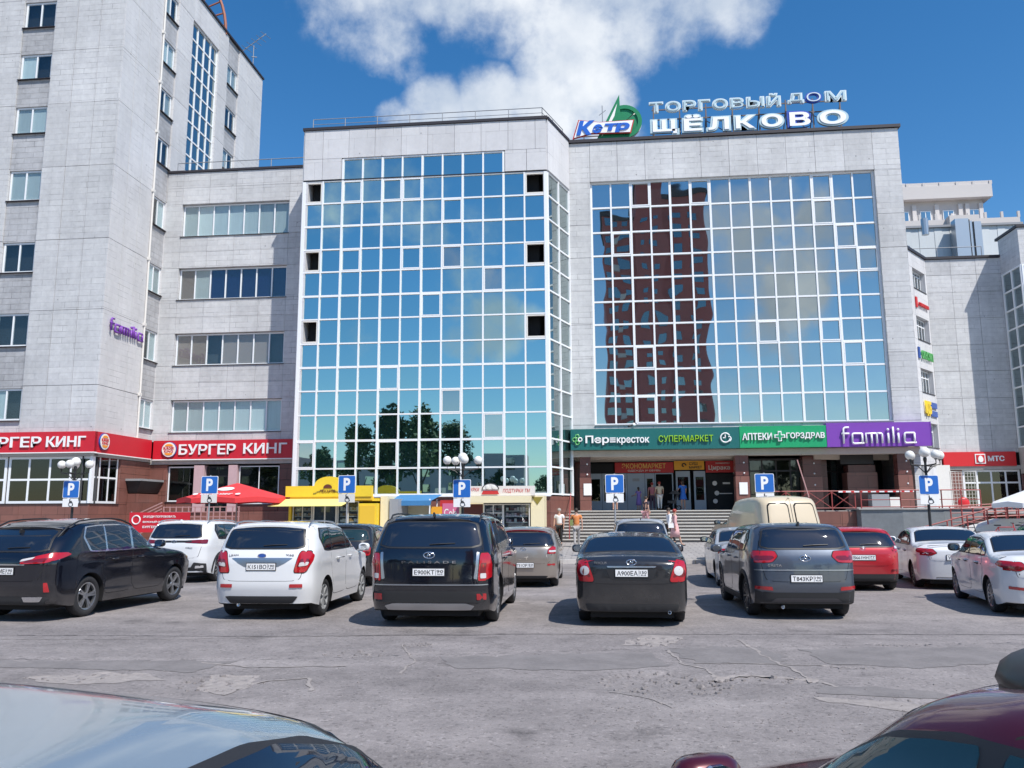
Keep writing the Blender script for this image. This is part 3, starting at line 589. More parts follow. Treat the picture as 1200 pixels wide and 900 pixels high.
# right of the stairs: glazed shopfront behind the columns
window(Rb, FW, 0, 8.3, 11.3, 2.0, 4.72, 4, 2.05, d=0, fr='black_metal', glass='dim_glass', cur=['curtain', 'curtain', 'curtain_tan', 'curtain'], fw_=.1, sill=False)
MB().box(7.95, 8.3, 46.2, 49.4, 1.9, 5).box(11.3, 12.5, 46.25, 46.6, 1.9, 5).build('pier', 'granite_dark', Rb, loc=-Rb.location)
FQ = fac((12.3, 46.2), radians(38)); window(Rb, FQ, radians(38), .1, 2.9, 2.0, 4.72, 5, 2.0, d=0, fr='black_metal', glass='dim_glass', fw_=.08, sill=False, cur=[None, 'curtain', None, 'curtain', None])
MB().box(14.7, 15.5, 48.4, 49.2, 1.9, 4.98).build('pier', mat('brick_orange', (.42, .17, .11), .7, var=.1), Rb, loc=-Rb.location)
MB().box(13.9, 14.6, 47.9, 48.9, 1.9, 4.98).build('pier', 'granite_dark', Rb, loc=-Rb.location)

# ---- diagonal face, recessed wall and corner block at the right edge
Eb = thing('recessed_wing', 'recessed pale stone wing with slanting windowed side right of the shopping block', 'building', (25, 61, 0))
AD = atan2(2.92, 2.33); FDg = fac((22.07-1.9*cos(AD), 58.08-1.9*sin(AD)), AD); FE = fac((24.4, 61))
LD = 1.9+3.735
dxs = [0, 1.0, 2.75, 5.3, LD]; 
dz = [0, 6.1, 7.3, 9.3, 11.0, 13.0, 14.7, 16.7, 18.4, 19.3, 20.1]
dz = [5.0, 6.0, 7.9, 9.9, 11.8, 13.7, 15.5, 17.4, 19.1, 20.1]
dw = {2, 4, 6}
dzl = [4.9, 6.2, 7.9, 10.0, 11.7, 13.75, 15.45, 17.45, 18.95, 20.1]
panels(Eb, FDg, AD, dxs, dzl, lambda i, j: None if (i == 2 and j in (1, 3, 5, 7)) else 'white_stone', thick=.35)
for a, c in ((6.2, 7.9), (10.0, 11.7), (13.75, 15.45), (17.45, 18.95)): window(Eb, FDg, AD, 2.8, 5.25, a+.02, c-.02, 4, 1.15, d=.3, fw_=.09)
bm = MB(); bm.prism([(19.5, 57.0), (24.3, 62.4), (10, 66), (10, 57.9)], lambda a, b_, t: (a, b_, 4.5+t), 15.4); bm.build('side_core', 'dark_room', Eb, loc=-Eb.location)
panels(Eb, FDg, AD, [1.9, 3.4, 4.3, LD], [0, 1.9, 4.85], lambda i, j: 'white_stone' if j else 'granite', thick=.3)
MB().box(24.4, 40, 61.4, 70, 0, 20).build('core', 'dark_room', Eb, loc=-Eb.location)
panels(Eb, FE, 0, [0, 1.75, 3.5, 5.3, 7.0], [5.9, 7.85, 9.8, 11.75, 13.7, 15.65, 17.6, 18.9, 20.1], lambda i, j: 'pale_stone', gap=.02)
panels(Eb, FE, 0, [0, 1.3], [0, 1.6, 3.2, 4.7], lambda i, j: 'granite'); fbox('ledge', 'concrete', Eb, FE, 0, 7, -.1, .3, 4.72, 5.0)
window(Eb, FE, 0, 1.35, 5.2, 2.0, 4.7, 4, 1.8, d=.12, fw_=.14, glass='dim_glass'); panels(Eb, FE, 0, [1.35, 3.2, 5.2], [0, 1.95], lambda i, j: 'granite')
fbox('roof_edge', 'cap_metal', Eb, FE, 0, 5.3, -.12, .5, 20.12, 20.3); fbox('roof_edge', 'cap_metal', Eb, FDg, 0, LD, -.12, .4, 20.12, 20.3, AD)
railing('roof_railing', Eb, [(22.5, 61.8, 20.3), (28.8, 61.8, 20.3)], .95, .03, post=3.4, mids=())
Fb = thing('corner_block', 'stone topped corner block with dark return glazing at the right edge', 'building', (34, 59, 0))
XF, YF = 29.62, 58.2; FFr = fac((XF, 61.0), -pi/2); FFf = fac((XF, YF)); LRt = 61-YF
MB().box(XF+.35, 46, YF+.35, 61.2, 0, 21.2).build('core', 'dark_room', Fb, loc=-Fb.location)
panels(Fb, FFr, -pi/2, [0, 1.4, LRt], [18.75, 21.4], lambda i, j: 'pale_stone'); panels(Fb, FFf, 0, lines(0, 14, 9), [18.75, 21.4], lambda i, j: 'pale_stone')
panels(Fb, FFr, -pi/2, [0, 1.4, LRt], [4.4, 6.2], lambda i, j: 'concrete'); panels(Fb, FFf, 0, lines(0, 14, 9), [4.4, 6.2], lambda i, j: 'concrete')
panels(Fb, FFr, -pi/2, [0, 1.4, LRt], [0, 1.5, 3, 4.38], lambda i, j: 'granite_dark'); panels(Fb, FFf, 0, lines(0, 14, 9), [0, 1.5, 3, 4.38], lambda i, j: 'granite_dark')
fzr = lines(6.25, 18.7, 9); rs = [.15, 1.45, LRt-.08]
for i in range(2):
    for j in range(9): fbox('pane', 'blue_glass' if random.random() < .3 else 'side_glass', Fb, FFr, rs[i]+.05, rs[i+1]-.05, .05, .08, fzr[j]+.05, fzr[j+1]-.05, -pi/2)
for x in rs: fbox('mullion', 'frame_white', Fb, FFr, x-.06, x+.06, -.04, .15, 6.2, 18.75, -pi/2)
for z in fzr: fbox('transom', 'frame_white', Fb, FFr, .1, LRt, -.03, .13, z-.05, z+.05, -pi/2)
fx = lines(.1, 13.9, 11)
for i in range(11):
    for j in range(9): fbox('pane', 'blue_glass', Fb, FFf, fx[i]+.05, fx[i+1]-.05, .05, .08, fzr[j]+.05, fzr[j+1]-.05, 0, (random.gauss(0, .004), 0))
for x in fx: fbox('mullion', 'frame_white', Fb, FFf, x-.06, x+.06, -.04, .15, 6.2, 18.75)
for z in fzr: fbox('transom', 'frame_white', Fb, FFf, .1, 13.9, -.03, .13, z-.05, z+.05)
MB().box(XF-.08, 44, YF-.1, YF+.4, 21.42, 21.6).box(XF-.08, XF+.35, YF+.4, 61.3, 21.42, 21.6).box(XF+.3, 44, YF+.3, 61.4, 21.35, 21.45).build('roof_edge', 'cap_metal', Fb, loc=-Fb.location)
# plant room clad in ribbed metal behind
Pb = thing('metal_clad_hall', 'white ribbed metal clad rooftop hall behind the recessed wing', 'building', (33, 77, 0))
b = MB()
mat('cladding', (.62, .66, .68), .45, var=.04, vs=.8)
for k in range(24): b.box(22.2+k*.68, 22.2+k*.68+.66, 75-(.03 if k % 2 else 0), 75.3, 0, 27.3)
b.box(22.2, 38.5, 75.3, 84, 0, 27.2); b.build('ribbed_wall', 'cladding', Pb, loc=-Pb.location)
MB().box(22, 38.65, 74.8, 84.1, 27.3, 27.5).build('roof_edge', 'grey_metal', Pb, loc=-Pb.location)
bb = tag(MB().box(0, 1.15, 0, .9, 0, 7.6).box(1.25, 1.5, .1, .7, 0, 7.4).box(1.6, 2.2, 0, .9, 0, 7.3).build('air_duct', 'steel', None, loc=(32.3, 73.6, 20.0)), 'pair of tall galvanised air ducts rising in front of the white metal hall', 'air duct')
MB().box(1.16, 1.24, .0, .8, 0, 7.5).box(1.5, 1.6, .05, .8, 0, 7.3).build('duct_gap', 'black_metal', bb); MB().tube([(-2.6, 0, 6.2), (-2.6, 0, 7.7)], .3, 10).build('vent_pipe', 'steel', bb)
# far beige block
Gb = thing('far_apartment_block', 'distant beige high rise with cornice, pilasters and terrace on the skyline', 'building', (66, 152, 0))
mat('beige_wall', (.52, .485, .47), .8, var=.05, vs=.3); mat('beige_trim', (.60, .565, .55), .8); 
MB().box(50, 71.3, 151, 170, 0, 60.5).build('wall', 'beige_wall', Gb, loc=-Gb.location)
MB().box(49, 72.6, 149.6, 171, 58.2, 60.6).build('cornice', 'beige_trim', Gb, loc=-Gb.location)
MB().box(49, 75.5, 147.0, 150.9, 50.5, 53.2).box(63, 68, 145.5, 147, 50.5, 53.4).build('terrace', 'beige_trim', Gb, loc=-Gb.location)
for x in (52, 55.5, 59.2, 63.2, 67.3, 68.5, 70.9): MB().box(x-.35, x+.35, 150.6, 151, 53, 57.4).build('pilaster', 'beige_trim', Gb, loc=-Gb.location)
for x in (57.3, 61.2, 65.2, 69.6, 53.6): 
    f = MB().box(x-.95, x+.95, 150.82, 151.0, 54.0, 56.3).build('window', 'frame_white', Gb, loc=-Gb.location)
    for q in (-1, 1): MB().box(x+q*.45-.36, x+q*.45+.36, 150.76, 150.84, 54.2, 56.1).build('pane', 'blue_glass', f)
b = MB()
for k in range(9): b.box(49+k*2.9, 49.5+k*2.9, 149.6, 150.1, 60.6, 61.25)
b.box(49, 72.4, 149.75, 149.95, 60.6, 61.3); b.build('roof_parapet', 'beige_trim', Gb, loc=-Gb.location)
b = MB()
for k in range(10): b.box(50+k*2.8, 50.4+k*2.8, 147.0, 147.4, 53.2, 54.3)
b.build('terrace_posts', 'beige_trim', Gb, loc=-Gb.location)
MB().lathe([(6.5, 0), (6, 1.2), (4, 2.4), (0, 3)], (58, 158, 60.7), 20).build('dome', 'beige_trim', Gb, loc=-Gb.location)

# ================================================================== SIGNS
def logo_disc(parent, F, ang, s, z, r, d=-.12):
    """round burger emblem: cream disc, blue swoosh ring, two orange buns around red letters"""
    c = F(s, d, z); 
    def disc(name, m, r_, t, dd): 
        poly = [(r_*cos(2*pi*k/28), r_*sin(2*pi*k/28)) for k in range(28)]
        return MB().prism(poly, lambda a, b, q: F(s+a, d-dd-t+q, z+b)-parent.location, t).build(name, m, parent)
    disc('emblem', 'logo_blue', r, .08, 0); disc('emblem_face', 'logo_cream', r*.94, .01, .08)
    for sg in (1, -1):
        poly = [(r*.55*cos(t), sg*(r*.44+r*.30*sin(t))) for t in lines(.0, pi, 14)]
        MB().prism(poly, lambda a, b, q: F(s+a, d-.1-q, z+b)-parent.location, .01).build('bun', 'logo_orange', parent)
    lettering('emblem_text', 'BURGER', 'bk_red', parent, F, s-r*.72, s+r*.72, z+r*.03, z+r*.36, .012, .01, d-.1, ang)
    lettering('emblem_text', 'KING', 'bk_red', parent, F, s-r*.6, s+r*.6, z-r*.36, z-r*.03, .012, .01, d-.1, ang)
mat('logo_blue', (.03, .09, .35), .4); mat('logo_cream', (.85, .80, .72), .4); mat('logo_orange', (.85, .30, .03), .4)
bk = thing('burger_sign', 'red fascia sign with white burger lettering wrapping the tower front and corner', 'sign', (-24.98, 38.4, 5.4))
FTb = fac((-24.98, 38.38)); FSb = fac((-24.8, 38.38), pi/2)
fbox('fascia', 'bk_red', bk, FTb, -18.5, .2, -.02, .2, 4.95, 5.97); fbox('fascia', 'bk_red', bk, FSb, 0.02, 5.3, -.02, .15, 4.93, 5.97, pi/2)
fbox('trim', 'white', bk, FTb, -18.5, .22, -.05, .2, 4.9, 4.945); fbox('trim', 'white', bk, FSb, 0.02, 5.3, -.05, .15, 4.88, 4.925, pi/2)
lettering('letter', 'БУРГЕР', 'white', bk, FTb, -6.1, -2.6, 5.2, 5.73, .05, .018, -.04, split=True); lettering('letter', 'КИНГ', 'white', bk, FTb, -2.32, -.24, 5.2, 5.73, .05, .018, -.04, split=True)
logo_disc(bk, FTb, 0, -6.8, 5.47, .42, -.04); logo_disc(bk, FSb, pi/2, .72, 5.5, .42, -.03)
bk = thing('burger_sign', 'red fascia sign with round emblem and white burger lettering on the left wing', 'sign', (-20, 43.8, 5.4))
FLb = fac((0, 43.8))
fbox('fascia', 'bk_red', bk, FLb, -24.75, -16.5, -.02, .15, 4.9, 5.95); fbox('trim', 'white', bk, FLb, -24.75, -16.5, -.05, .15, 4.84, 4.895)
lettering('letter', 'БУРГЕР', 'white', bk, FLb, -23.2, -19.9, 5.14, 5.72, .05, .018, -.04, split=True); lettering('letter', 'КИНГ', 'white', bk, FLb, -19.45, -16.95, 5.16, 5.74, .05, .018, -.04, split=True)
logo_disc(bk, FLb, 0, -23.76, 5.43, .43, -.04)
# entrance fascia: three signs side by side
mat('perek_green', (.012, .13, .125), .4); mat('lime', (.30, .60, .03), .4); mat('leaf_green', (.10, .42, .12), .4); mat('pharm_green', (.01, .33, .13), .4); mat('violet', (.20, .055, .40), .4)
FSg = fac((0, 43.45))
s1 = thing('supermarket_sign', 'dark green fascia sign with white and lime supermarket lettering over the entrance', 'sign', (3, 43.45, 5.7))
fbox('fascia', 'perek_green', s1, FSg, -1.3, 7.44, 0, .5, 5.12, 6.22)
lettering('letter', 'Пер', 'white', s1, FSg, -.52, .72, 5.36, 5.86, .08, .025, -.02, split=True); lettering('letter', 'кресток', 'white', s1, FSg, 1.12, 2.82, 5.36, 5.75, .08, .022, -.02, split=True)
for k in range(3): fbox('letter', 'white', s1, FSg, .76, 1.06, -.1, -.02, 5.49+.1*k, 5.545+.1*k)
lettering('letter', 'СУПЕРМАРКЕТ', 'lime', s1, FSg, 3.3, 6.1, 5.48, 5.82, .08, .0, -.02, split=True)
for (a, c, m) in ((-.95, 5.83, 'leaf_green'), (-1.1, 5.66, 'leaf_green'), (-.8, 5.66, 'white'), (-.95, 5.49, 'leaf_green')):
    MB().tube([(a+.095*cos(t), 43.38, c+.095*sin(t)) for t in lines(0, 2*pi, 17)[:-1]], .032, 6, closed=True).build('clover_ring', m, s1, loc=-s1.location)
b = MB(); b.tube([(6.72+.24*cos(t), 43.38, 5.66+.24*sin(t)) for t in lines(.5, 2*pi-.2, 20)], .035, 6); b.bar((6.72, 43.38, 5.66), (6.72, 43.38, 5.82), .05); b.bar((6.72, 43.38, 5.66), (6.6, 43.38, 5.66), .05)
b.tube([(6.92+.09*cos(t), 43.38, 5.6+.12*sin(t)) for t in lines(-1.5, 2.2, 8)], .03, 6); b.build('clock_mark', 'white', s1, loc=-s1.location)
s2 = thing('pharmacy_sign', 'bright green fascia sign with white pharmacy lettering and cross', 'sign', (9.6, 43.45, 5.7))
fbox('fascia', 'pharm_green', s2, FSg, 7.46, 11.82, 0, .5, 5.13, 6.24)
lettering('letter', 'АПТЕКИ', 'white', s2, FSg, 7.58, 9.08, 5.52, 5.88, .08, .02, -.02, split=True); lettering('letter', 'ГОРЗДРАВ', 'white', s2, FSg, 9.8, 11.72, 5.52, 5.88, .08, .02, -.02, split=True)
MB().box(9.38, 9.56, 43.33, 43.43, 5.44, 5.96).box(9.2, 9.379, 43.33, 43.43, 5.61, 5.79).box(9.561, 9.74, 43.33, 43.43, 5.61, 5.79).build('cross', 'white', s2, loc=-s2.location)
MB().box(9.42, 9.52, 43.31, 43.329, 5.5, 5.9).box(9.26, 9.419, 43.31, 43.329, 5.66, 5.74).box(9.521, 9.68, 43.31, 43.329, 5.66, 5.74).build('cross_inlay', 'pharm_green', s2, loc=-s2.location)
s3 = thing('clothing_store_sign', 'violet fascia sign with big white rounded lower case lettering', 'sign', (14.3, 43.45, 5.7))
fbox('fascia', 'violet', s3, FSg, 11.84, 16.95, 0, .5, 5.12, 6.34); piece('fascia', 'violet', s3, (17.15, 43.95, 5.75), (.06, 1.1, 1.2), radians(-20))
def famil(parent, fn, m, x0, x1, z0, z1, r, k=1):
    """rounded tube lettering f a m i l i a: strokes in unit coordinates"""
    W = x1-x0; H = z1-z0; S = []
    bx_ = .085
    def arc(cx, cy, rx, ry, a, b, n=6): return [(cx+rx*cos(t), cy+ry*sin(t)) for t in lines(a, b, n)]
    S.append([(.025, 0), (.025, .8)]+arc(.06, .85, .035, .15, pi, pi/2, 4)+[(.10, 1.0)]); S.append([(0, .62), (.10, .62)])
    def a_(x): return [(x+.135, .62), (x+.03, .62)]+arc(x+.03, .52, .022, .1, pi/2, pi, 4)+[(x+.008, .1)]+arc(x+.03, .1, .022, .1, pi, 1.5*pi, 4)+[(x+.155, 0.02)], [(x+.135, .62), (x+.135, .03)]
    S += list(a_(.13))
    S.append([(.315, 0), (.315, .62), (.43, .62)]+arc(.43, .52, .022, .1, pi/2, 0, 3)+[(.452, 0)]); S.append([(.385, .6), (.385, 0)]); S.append([(.452, .62), (.50, .62)]+arc(.50, .52, .022, .1, pi/2, 0, 3)+[(.522, 0)])
    S.append([(.60, .62), (.60, 0)]); S.append([(.665, 1.0), (.665, 0)]); S.append([(.73, .62), (.73, 0)])
    S += list(a_(.80))
    sx = 1/.955
    for j, st in enumerate(S):
        b = MB(); b.tube([fn(x0+p[0]*sx*W, z0+p[1]*H) for p in st], r, 6)
        b.build('letter_stroke', m, parent, loc=-parent.location, smooth=True)
    for x in (.60, .73):
        c = fn(x0+x*sx*W, z0+.84*H); MB().ball(c, r*1.3, 8, 6).build('letter_dot', m, parent, loc=-parent.location)
famil(s3, lambda s, z: (s, 43.36, z), 'white', 12.55, 16.2, 5.27, 6.1, .05)
s4 = thing('clothing_store_sign', 'small purple rounded lettering high on the tower side wall', 'sign', (-24.9, 40.6, 11.7))
famil(s4, lambda s, z: (-24.86, s, z), 'violet', 39.1, 42.2, 11.3, 11.95, .055)
mt = thing('phone_shop_sign', 'red fascia sign with white egg emblem and letters beside the white parasol', 'sign', (26.8, 60.8, 5.8))
mat('mts_red', (.62, .02, .025), .4); FM = fac((0, 60.8))
fbox('fascia', 'mts_red', mt, FM, 24.45, 29.3, 0, .2, 4.95, 5.95); lettering('letter', 'МТС', 'white', mt, FM, 27.4, 28.5, 5.28, 5.66, .06, .03, -.02, split=True)
fbox('emblem', 'white', mt, FM, 26.55, 27.25, -.05, -.01, 5.12, 5.8); fbox('emblem_ground', 'mts_red', mt, FM, 26.62, 27.18, -.07, -.051, 5.19, 5.73)
MB().prism([(.17*cos(t)*(1-.18*sin(t)), .23*sin(t)) for t in lines(0, 2*pi, 20)[:-1]], lambda a, b, q: Vector((26.9+a, 60.71-q, 5.45+b))-mt.location, .02).build('egg', 'white', mt)
# small signs on the slanting side
for nm, z0, z1, txt, c1, lb, sx in (('small_shop_sign', 15.95, 16.75, 'стоматология', 'mts_red', 'small red sign with letters under the top window of the slanting wall', (3.2, 5.2)), ('green_letter_sign', 12.25, 13.1, 'ОКНЭМП', 'leaf_green', 'green and blue lettering between windows of the slanting wall', (2.9, 5.2))):
    s = thing(nm, lb, 'sign', (24, 60, z0)); lettering('letter', txt, c1, s, FDg, sx[0], sx[1], (z0+z1)/2-(.13 if nm[0] == 's' else .3), (z0+z1)/2+(.13 if nm[0] == 's' else .3), .08, .03, -.08, AD, split=True)
    fbox('emblem', c1 if nm[0] == 's' else 'logo_blue', s, FDg, sx[0]-.45, sx[0]-.15, -.1, -.02, z0+.1, z1+.05, AD)
s = thing('yellow_shop_sign', 'yellow letters beside two dark blue plates low on the slanting wall', 'sign', (24, 60, 9))
lettering('letter', 'ЦДБ', 'yellow', s, FDg, 2.75, 3.95, 8.35, 9.4, .08, .06, -.08, AD); fbox('plate', 'logo_blue', s, FDg, 4.05, 5.3, -.1, -.02, 9.0, 9.4, AD); fbox('plate', 'logo_blue', s, FDg, 4.05, 5.3, -.1, -.02, 8.4, 8.8, AD)
# door signs
def board(nm, lb, m, s0, s1, z0, z1, rows, d=-.1):
    s = thing(nm, lb, 'sign', (s0, 47.4, z0)); fbox('board', m, s, FD, s0, s1, d, d+.08, z0, z1)
    for (t, a, b, c, e, mm) in rows: lettering('lettering', t, mm, s, FD, s0+(s1-s0)*a, s0+(s1-s0)*b, z0+(z1-z0)*c, z0+(z1-z0)*e, .015, .015, d-.002)
    return s
mat('orange', (.80, .38, .03), .5); mat('gold', (.75, .5, .12), .5); mat('board_red', (.50, .03, .03), .5)
board('discount_sign', 'red board with gold letters over the left entrance doors', 'board_red', 1.08, 4.38, 4.07, 4.66, [('ЭКОНОМАРКЕТ', .12, .87, .42, .9, 'gold'), ('ОДЕЖДА И ОБУВЬ', .22, .78, .1, .3, 'offwhite')])
ss = board('sushi_sign', 'orange board with dark swirl and letters over the right doors', 'orange', 4.42, 6.1, 4.22, 4.72, [('СУШ', .5, .78, .52, .85, 'black_metal'), ('МАРКЕТ', .5, .92, .12, .42, 'black_metal')])
MB().tube([(4.95+.14*cos(t)*q, 47.38, 4.46+.14*sin(t)*q) for t, q in zip(lines(0, 5.2, 14), lines(1, .25, 14))], .035, 6).build('swirl', 'black_metal', ss, loc=-ss.location)
board('barber_sign', 'dark red board with white letters over the black door', 'board_red', 6.18, 7.76, 4.05, 4.7, [('Цирака', .1, .85, .15, .62, 'offwhite'), ('ПАРИКМАХЕРСКАЯ', .35, .85, .74, .86, 'offwhite')])

# rooftop lettering
rs_ = thing('rooftop_sign', 'large rooftop sign of outlined white Cyrillic letters in two rows', 'sign', (8.8, 44.3, 22.7))
FRf = fac((0, 44.3))
mat('neon_pale', (.45, .60, .66), .4); mat('neon_edge', (.62, .72, .76), .4); mat('sign_blue', (.02, .07, .42), .4); mat('sign_white', (.9, .9, .92), .4)
def outlined(s, s0, s1, z0, z1, face, edge, cut, d=0):
    a = lettering('letter_edge', s, edge, rs_, FRf, s0, s1, z0, z1, .10, .075, d, split=True); m = (z1-z0)*.10
    return a
segs = [('Т', 3.42), ('О', 4.13), ('Р', 4.88), ('Г', 5.60), ('О', 6.20), ('В', 7.0), ('Ы', 7.75), ('Й', 8.72)]
def letters_row(txt, s0, s1, z0, z1, wsp, edge_m, face_m, special=None, bold_e=.07, bold_f=.0, dz=None):
    n = len(txt); wid = {'Щ': 1.3, 'М': 1.2, 'Ы': 1.25, 'О': 1.1, 'Г': .85, 'Д': 1.15, 'Й': 1.0, 'В': 1, 'Т': 1.0, 'Р': .95, 'Л': 1.1, 'Ё': .95, 'К': 1.0, ' ': .5}
    tot = sum(wid[c] for c in txt)+wsp*(n-1); u = (s1-s0)/tot; x = s0
    for c in txt:
        w_ = wid[c]*u
        if c != ' ':
            em, fm_ = (special.get(round(x, 0), (edge_m, face_m)) if special else (edge_m, face_m))
            zt = z1
            if c in 'ЁЙ': zt = z1+(z1-z0)*.22
            zb = z0-(z1-z0)*.10 if c in 'ЩД' else z0
            o = lettering('letter', c, em, rs_, FRf, x, x+w_, zb, zt, .16, bold_e, 0)
            ix = w_*.085; iz = (z1-z0)*.09
            lettering('letter_face', c, fm_, rs_, FRf, x+ix, x+w_-ix, zb+iz, zt-iz, .03, bold_f, -.17)
        x += w_+wsp*u
letters_row('ТОРГОВЫЙ', 3.42, 10.72, 24.24, 24.90, .12, 'neon_edge', 'neon_pale', bold_e=.055, bold_f=-.005)
letters_row('Д', 11.08, 11.98, 24.42, 24.98, .1, 'neon_edge', 'neon_pale', bold_e=.055, bold_f=-.005); letters_row('О', 12.03, 12.95, 24.36, 25.0, .1, 'sign_blue', 'neon_edge', bold_e=.055, bold_f=-.01); letters_row('М', 13.1, 14.27, 24.38, 25.0, .1, 'neon_edge', 'neon_pale', bold_e=.055, bold_f=-.005)
letters_row('ЩЁЛКО', 3.45, 10.85, 22.95, 23.85, .12, 'neon_pale', 'sign_white', bold_e=.085, bold_f=.03)
letters_row('В', 11.0, 12.35, 22.93, 23.92, .1, 'sign_blue', 'sign_white', bold_e=.085, bold_f=.03); letters_row('О', 12.6, 14.3, 22.93, 23.9, .1, 'neon_pale', 'sign_white', bold_e=.085, bold_f=.03)
b = MB(); F5 = fac((0, 44.75))
for z in (22.95, 24.1, 24.7): b.bar(F5(3.6, 0, z), F5(14.2, 0, z), .06)
for k in range(8): x = 3.7+k*1.48; b.bar(F5(x, 0, 22.6), F5(x, 0, 24.9), .07); b.bar(F5(x, 0, 24.5), F5(x, 1.4, 22.6), .05); b.bar(F5(x, 0, 23.9), F5(min(x+1.48, 14.1), 0, 22.9), .035)
b.build('support_frame', mat('frame_rust', (.16, .13, .13), .6), rs_, loc=-rs_.location)
kp = thing('rooftop_emblem', 'rooftop emblem of green disc and triangle behind blue slanted letters', 'sign', (1.2, 44.3, 22.7))
mat('kemp_green', (.01, .22, .09), .4); mat('kemp_blue', (.015, .12, .55), .4)
cx_, cz_, R_ = 2.0, 23.82, 1.0
def disc(r0_, r1_, a, b_, d, m, nm, t=.08, n=24):
    poly = [(r1_*cos(q), r1_*sin(q)) for q in lines(a, b_, n)]+([(r0_*cos(q), r0_*sin(q)) for q in lines(b_, a, n)] if r0_ > 0 else [(0, 0)])
    MB().prism(poly, lambda p, q, k: F4(cx_+p, .3+d-k, cz_+q)-kp.location, t).build(nm, m, kp)
disc(0, R_, -2.2, pi*.95, .1, 'white', 'disc_back', .06); disc(.0, R_*.93, -1.55, .62, 0, 'kemp_green', 'disc_sector'); disc(.78, R_, -2.0, 1.9, -.1, 'kemp_green', 'disc_rim', .06); disc(0, .8, .75, 2.4, 0, 'kemp_green', 'disc_sector')
MB().prism([(.45, 22.85), (1.75, 25.45), (1.78, 24.5), (2.0, 22.85)], lambda p, q, k: F4(p, .2-k, q)-kp.location, .08).build('triangle', 'kemp_green', kp)
MB().prism([(.7, 22.95), (1.62, 24.9), (1.45, 24.15), (1.0, 23.3)], lambda p, q, k: F4(p, .11-k, q)-kp.location, .02).build('triangle_highlight', 'white', kp)
MB().prism([(-.95, 22.78), (-.6, 23.95), (.6, 23.75), (2.55, 23.8), (2.35, 23.0), (.1, 23.05)], lambda p, q, k: F4(p, 0-k, q)-kp.location, .06).build('name_board', 'board_red', kp)
MB().prism([(-.85, 22.85), (-.55, 23.88), (.6, 23.7), (2.48, 23.74), (2.3, 23.05), (.1, 23.1)], lambda p, q, k: F4(p, -.07-k, q)-kp.location, .04).build('name_ground', 'sign_white', kp)
lettering('letter', 'К', 'kemp_blue', kp, F4, -.72, .12, 22.98, 23.84, .04, .05, -.12, slant=.25); lettering('letter', 'е', 'kemp_blue', kp, F4, .15, .72, 23.05, 23.58, .04, .05, -.12, slant=.25); lettering('letter', 'тр', 'kemp_blue', kp, F4, .78, 2.2, 23.05, 23.6, .04, .05, -.12, slant=.25)
b = MB()
for x in (-.3, .7, 1.7, 2.4): b.bar(F5(x, 0, 22.6), F5(x, 0, 23.9), .06); b.bar(F5(x, 0, 23.7), F5(x, 1.0, 22.6), .04)
b.bar(F5(-.6, 0, 23.3), F5(2.6, 0, 23.3), .05); b.build('support_frame', 'frame_rust', kp, loc=-kp.location)
a_ = thing('whip_aerial', 'thin whip aerial on the roof beside the green emblem', 'aerial', (-.2+1.0, 45.6, 22.6)); MB().tube([(0, 0, 0), (0, 0, 3.0)], .03, 6).tube([(-.2, 0, 2.4), (.2, 0, 2.7)], .02, 5).build('mast', 'grey_metal', a_)
cc = thing('security_camera', 'small white security camera below the big window', 'camera', (2.05, 43.8, 6.45)); MB().ball((0, 0, 0), .1, 10, 8).build('housing', 'white', cc); MB().bar((0, .0, 0), (.15, .25, .1), .05).build('bracket', 'black_metal', cc); MB().tube([(-.08, -.05, -.02), (-.3, -.2, -.1)], .05, 8).build('lens_tube', 'black_metal', cc)
# ================================================================== GROUND
def ell(x, y, cx, cy, rx, ry):
    a = ((x-cx)/rx)**2+((y-cy)/ry)**2; return a
def dseg(x, y, pts):
    best = 9
    for (ax, ay), (bx, by) in zip(pts, pts[1:]):
        t = max(0, min(1, ((x-ax)*(bx-ax)+(y-ay)*(by-ay))/((bx-ax)**2+(by-ay)**2))); best = min(best, sqrt((x-ax-t*(bx-ax))**2+(y-ay-t*(by-ay))**2))
    return best
joint = [(-9.5, 10.35), (-6.06, 10.44), (-4.42, 10.63), (-2.83, 11.0), (-1.17, 11.4), (.55, 11.8), (2.34, 12.16), (4.15, 12.44), (5.99, 12.72), (10, 13.2)]
holes = [(.7, 9.5, .72, .62, .045), (1.8, 9.72, .62, .2, .035), (.85, 12.4, .42, .42, .035), (-5.9, 9.3, .7, .3, .025), (-4.2, 9.1, .5, .42, .03), (-3.2, 11.1, .5, .3, .03), (-2.5, 11.9, .3, .2, .02), (3.0, 10.6, .35, .14, .02), (4.2, 12.4, .4, .2, .02)]
def gz(x, y):
    z = 0.0
    if -10 < x < 10 and 3 < y < 14:
        z += .008*noise.noise(Vector((x*.9, y*.9, 0)))+.003*noise.noise(Vector((x*5, y*5, 3)))
        wob = .35*noise.noise(Vector((x*2.6, y*2.6, 1)))+.25*noise.noise(Vector((x*9, y*9, 5)))
        for cx, cy, rx, ry, dep in holes:
            if abs(x-cx) > rx*1.6 or abs(y-cy) > ry*1.6: continue
            e = ell(x, y, cx, cy, rx, ry)+wob
            if e < 1:
                k = min(1, (1-e)*6); c = noise.voronoi(Vector((x*9, y*9, 0)))[0]; z -= dep*k*(.75-.5*min(1, (c[1]-c[0])*3))
        d = dseg(x, y, joint)
        if d < .05: z -= .014*(1-d/.05)*(1+.6*noise.noise(Vector((x*3, y*3, 9))))
    return z
gxs = [-400, -200, -100, -60, -40, -30, -22, -16, -12]+lines(-9.5, 8, 240)+[9.5, 12, 16, 22, 30, 40, 60, 100, 200, 400]
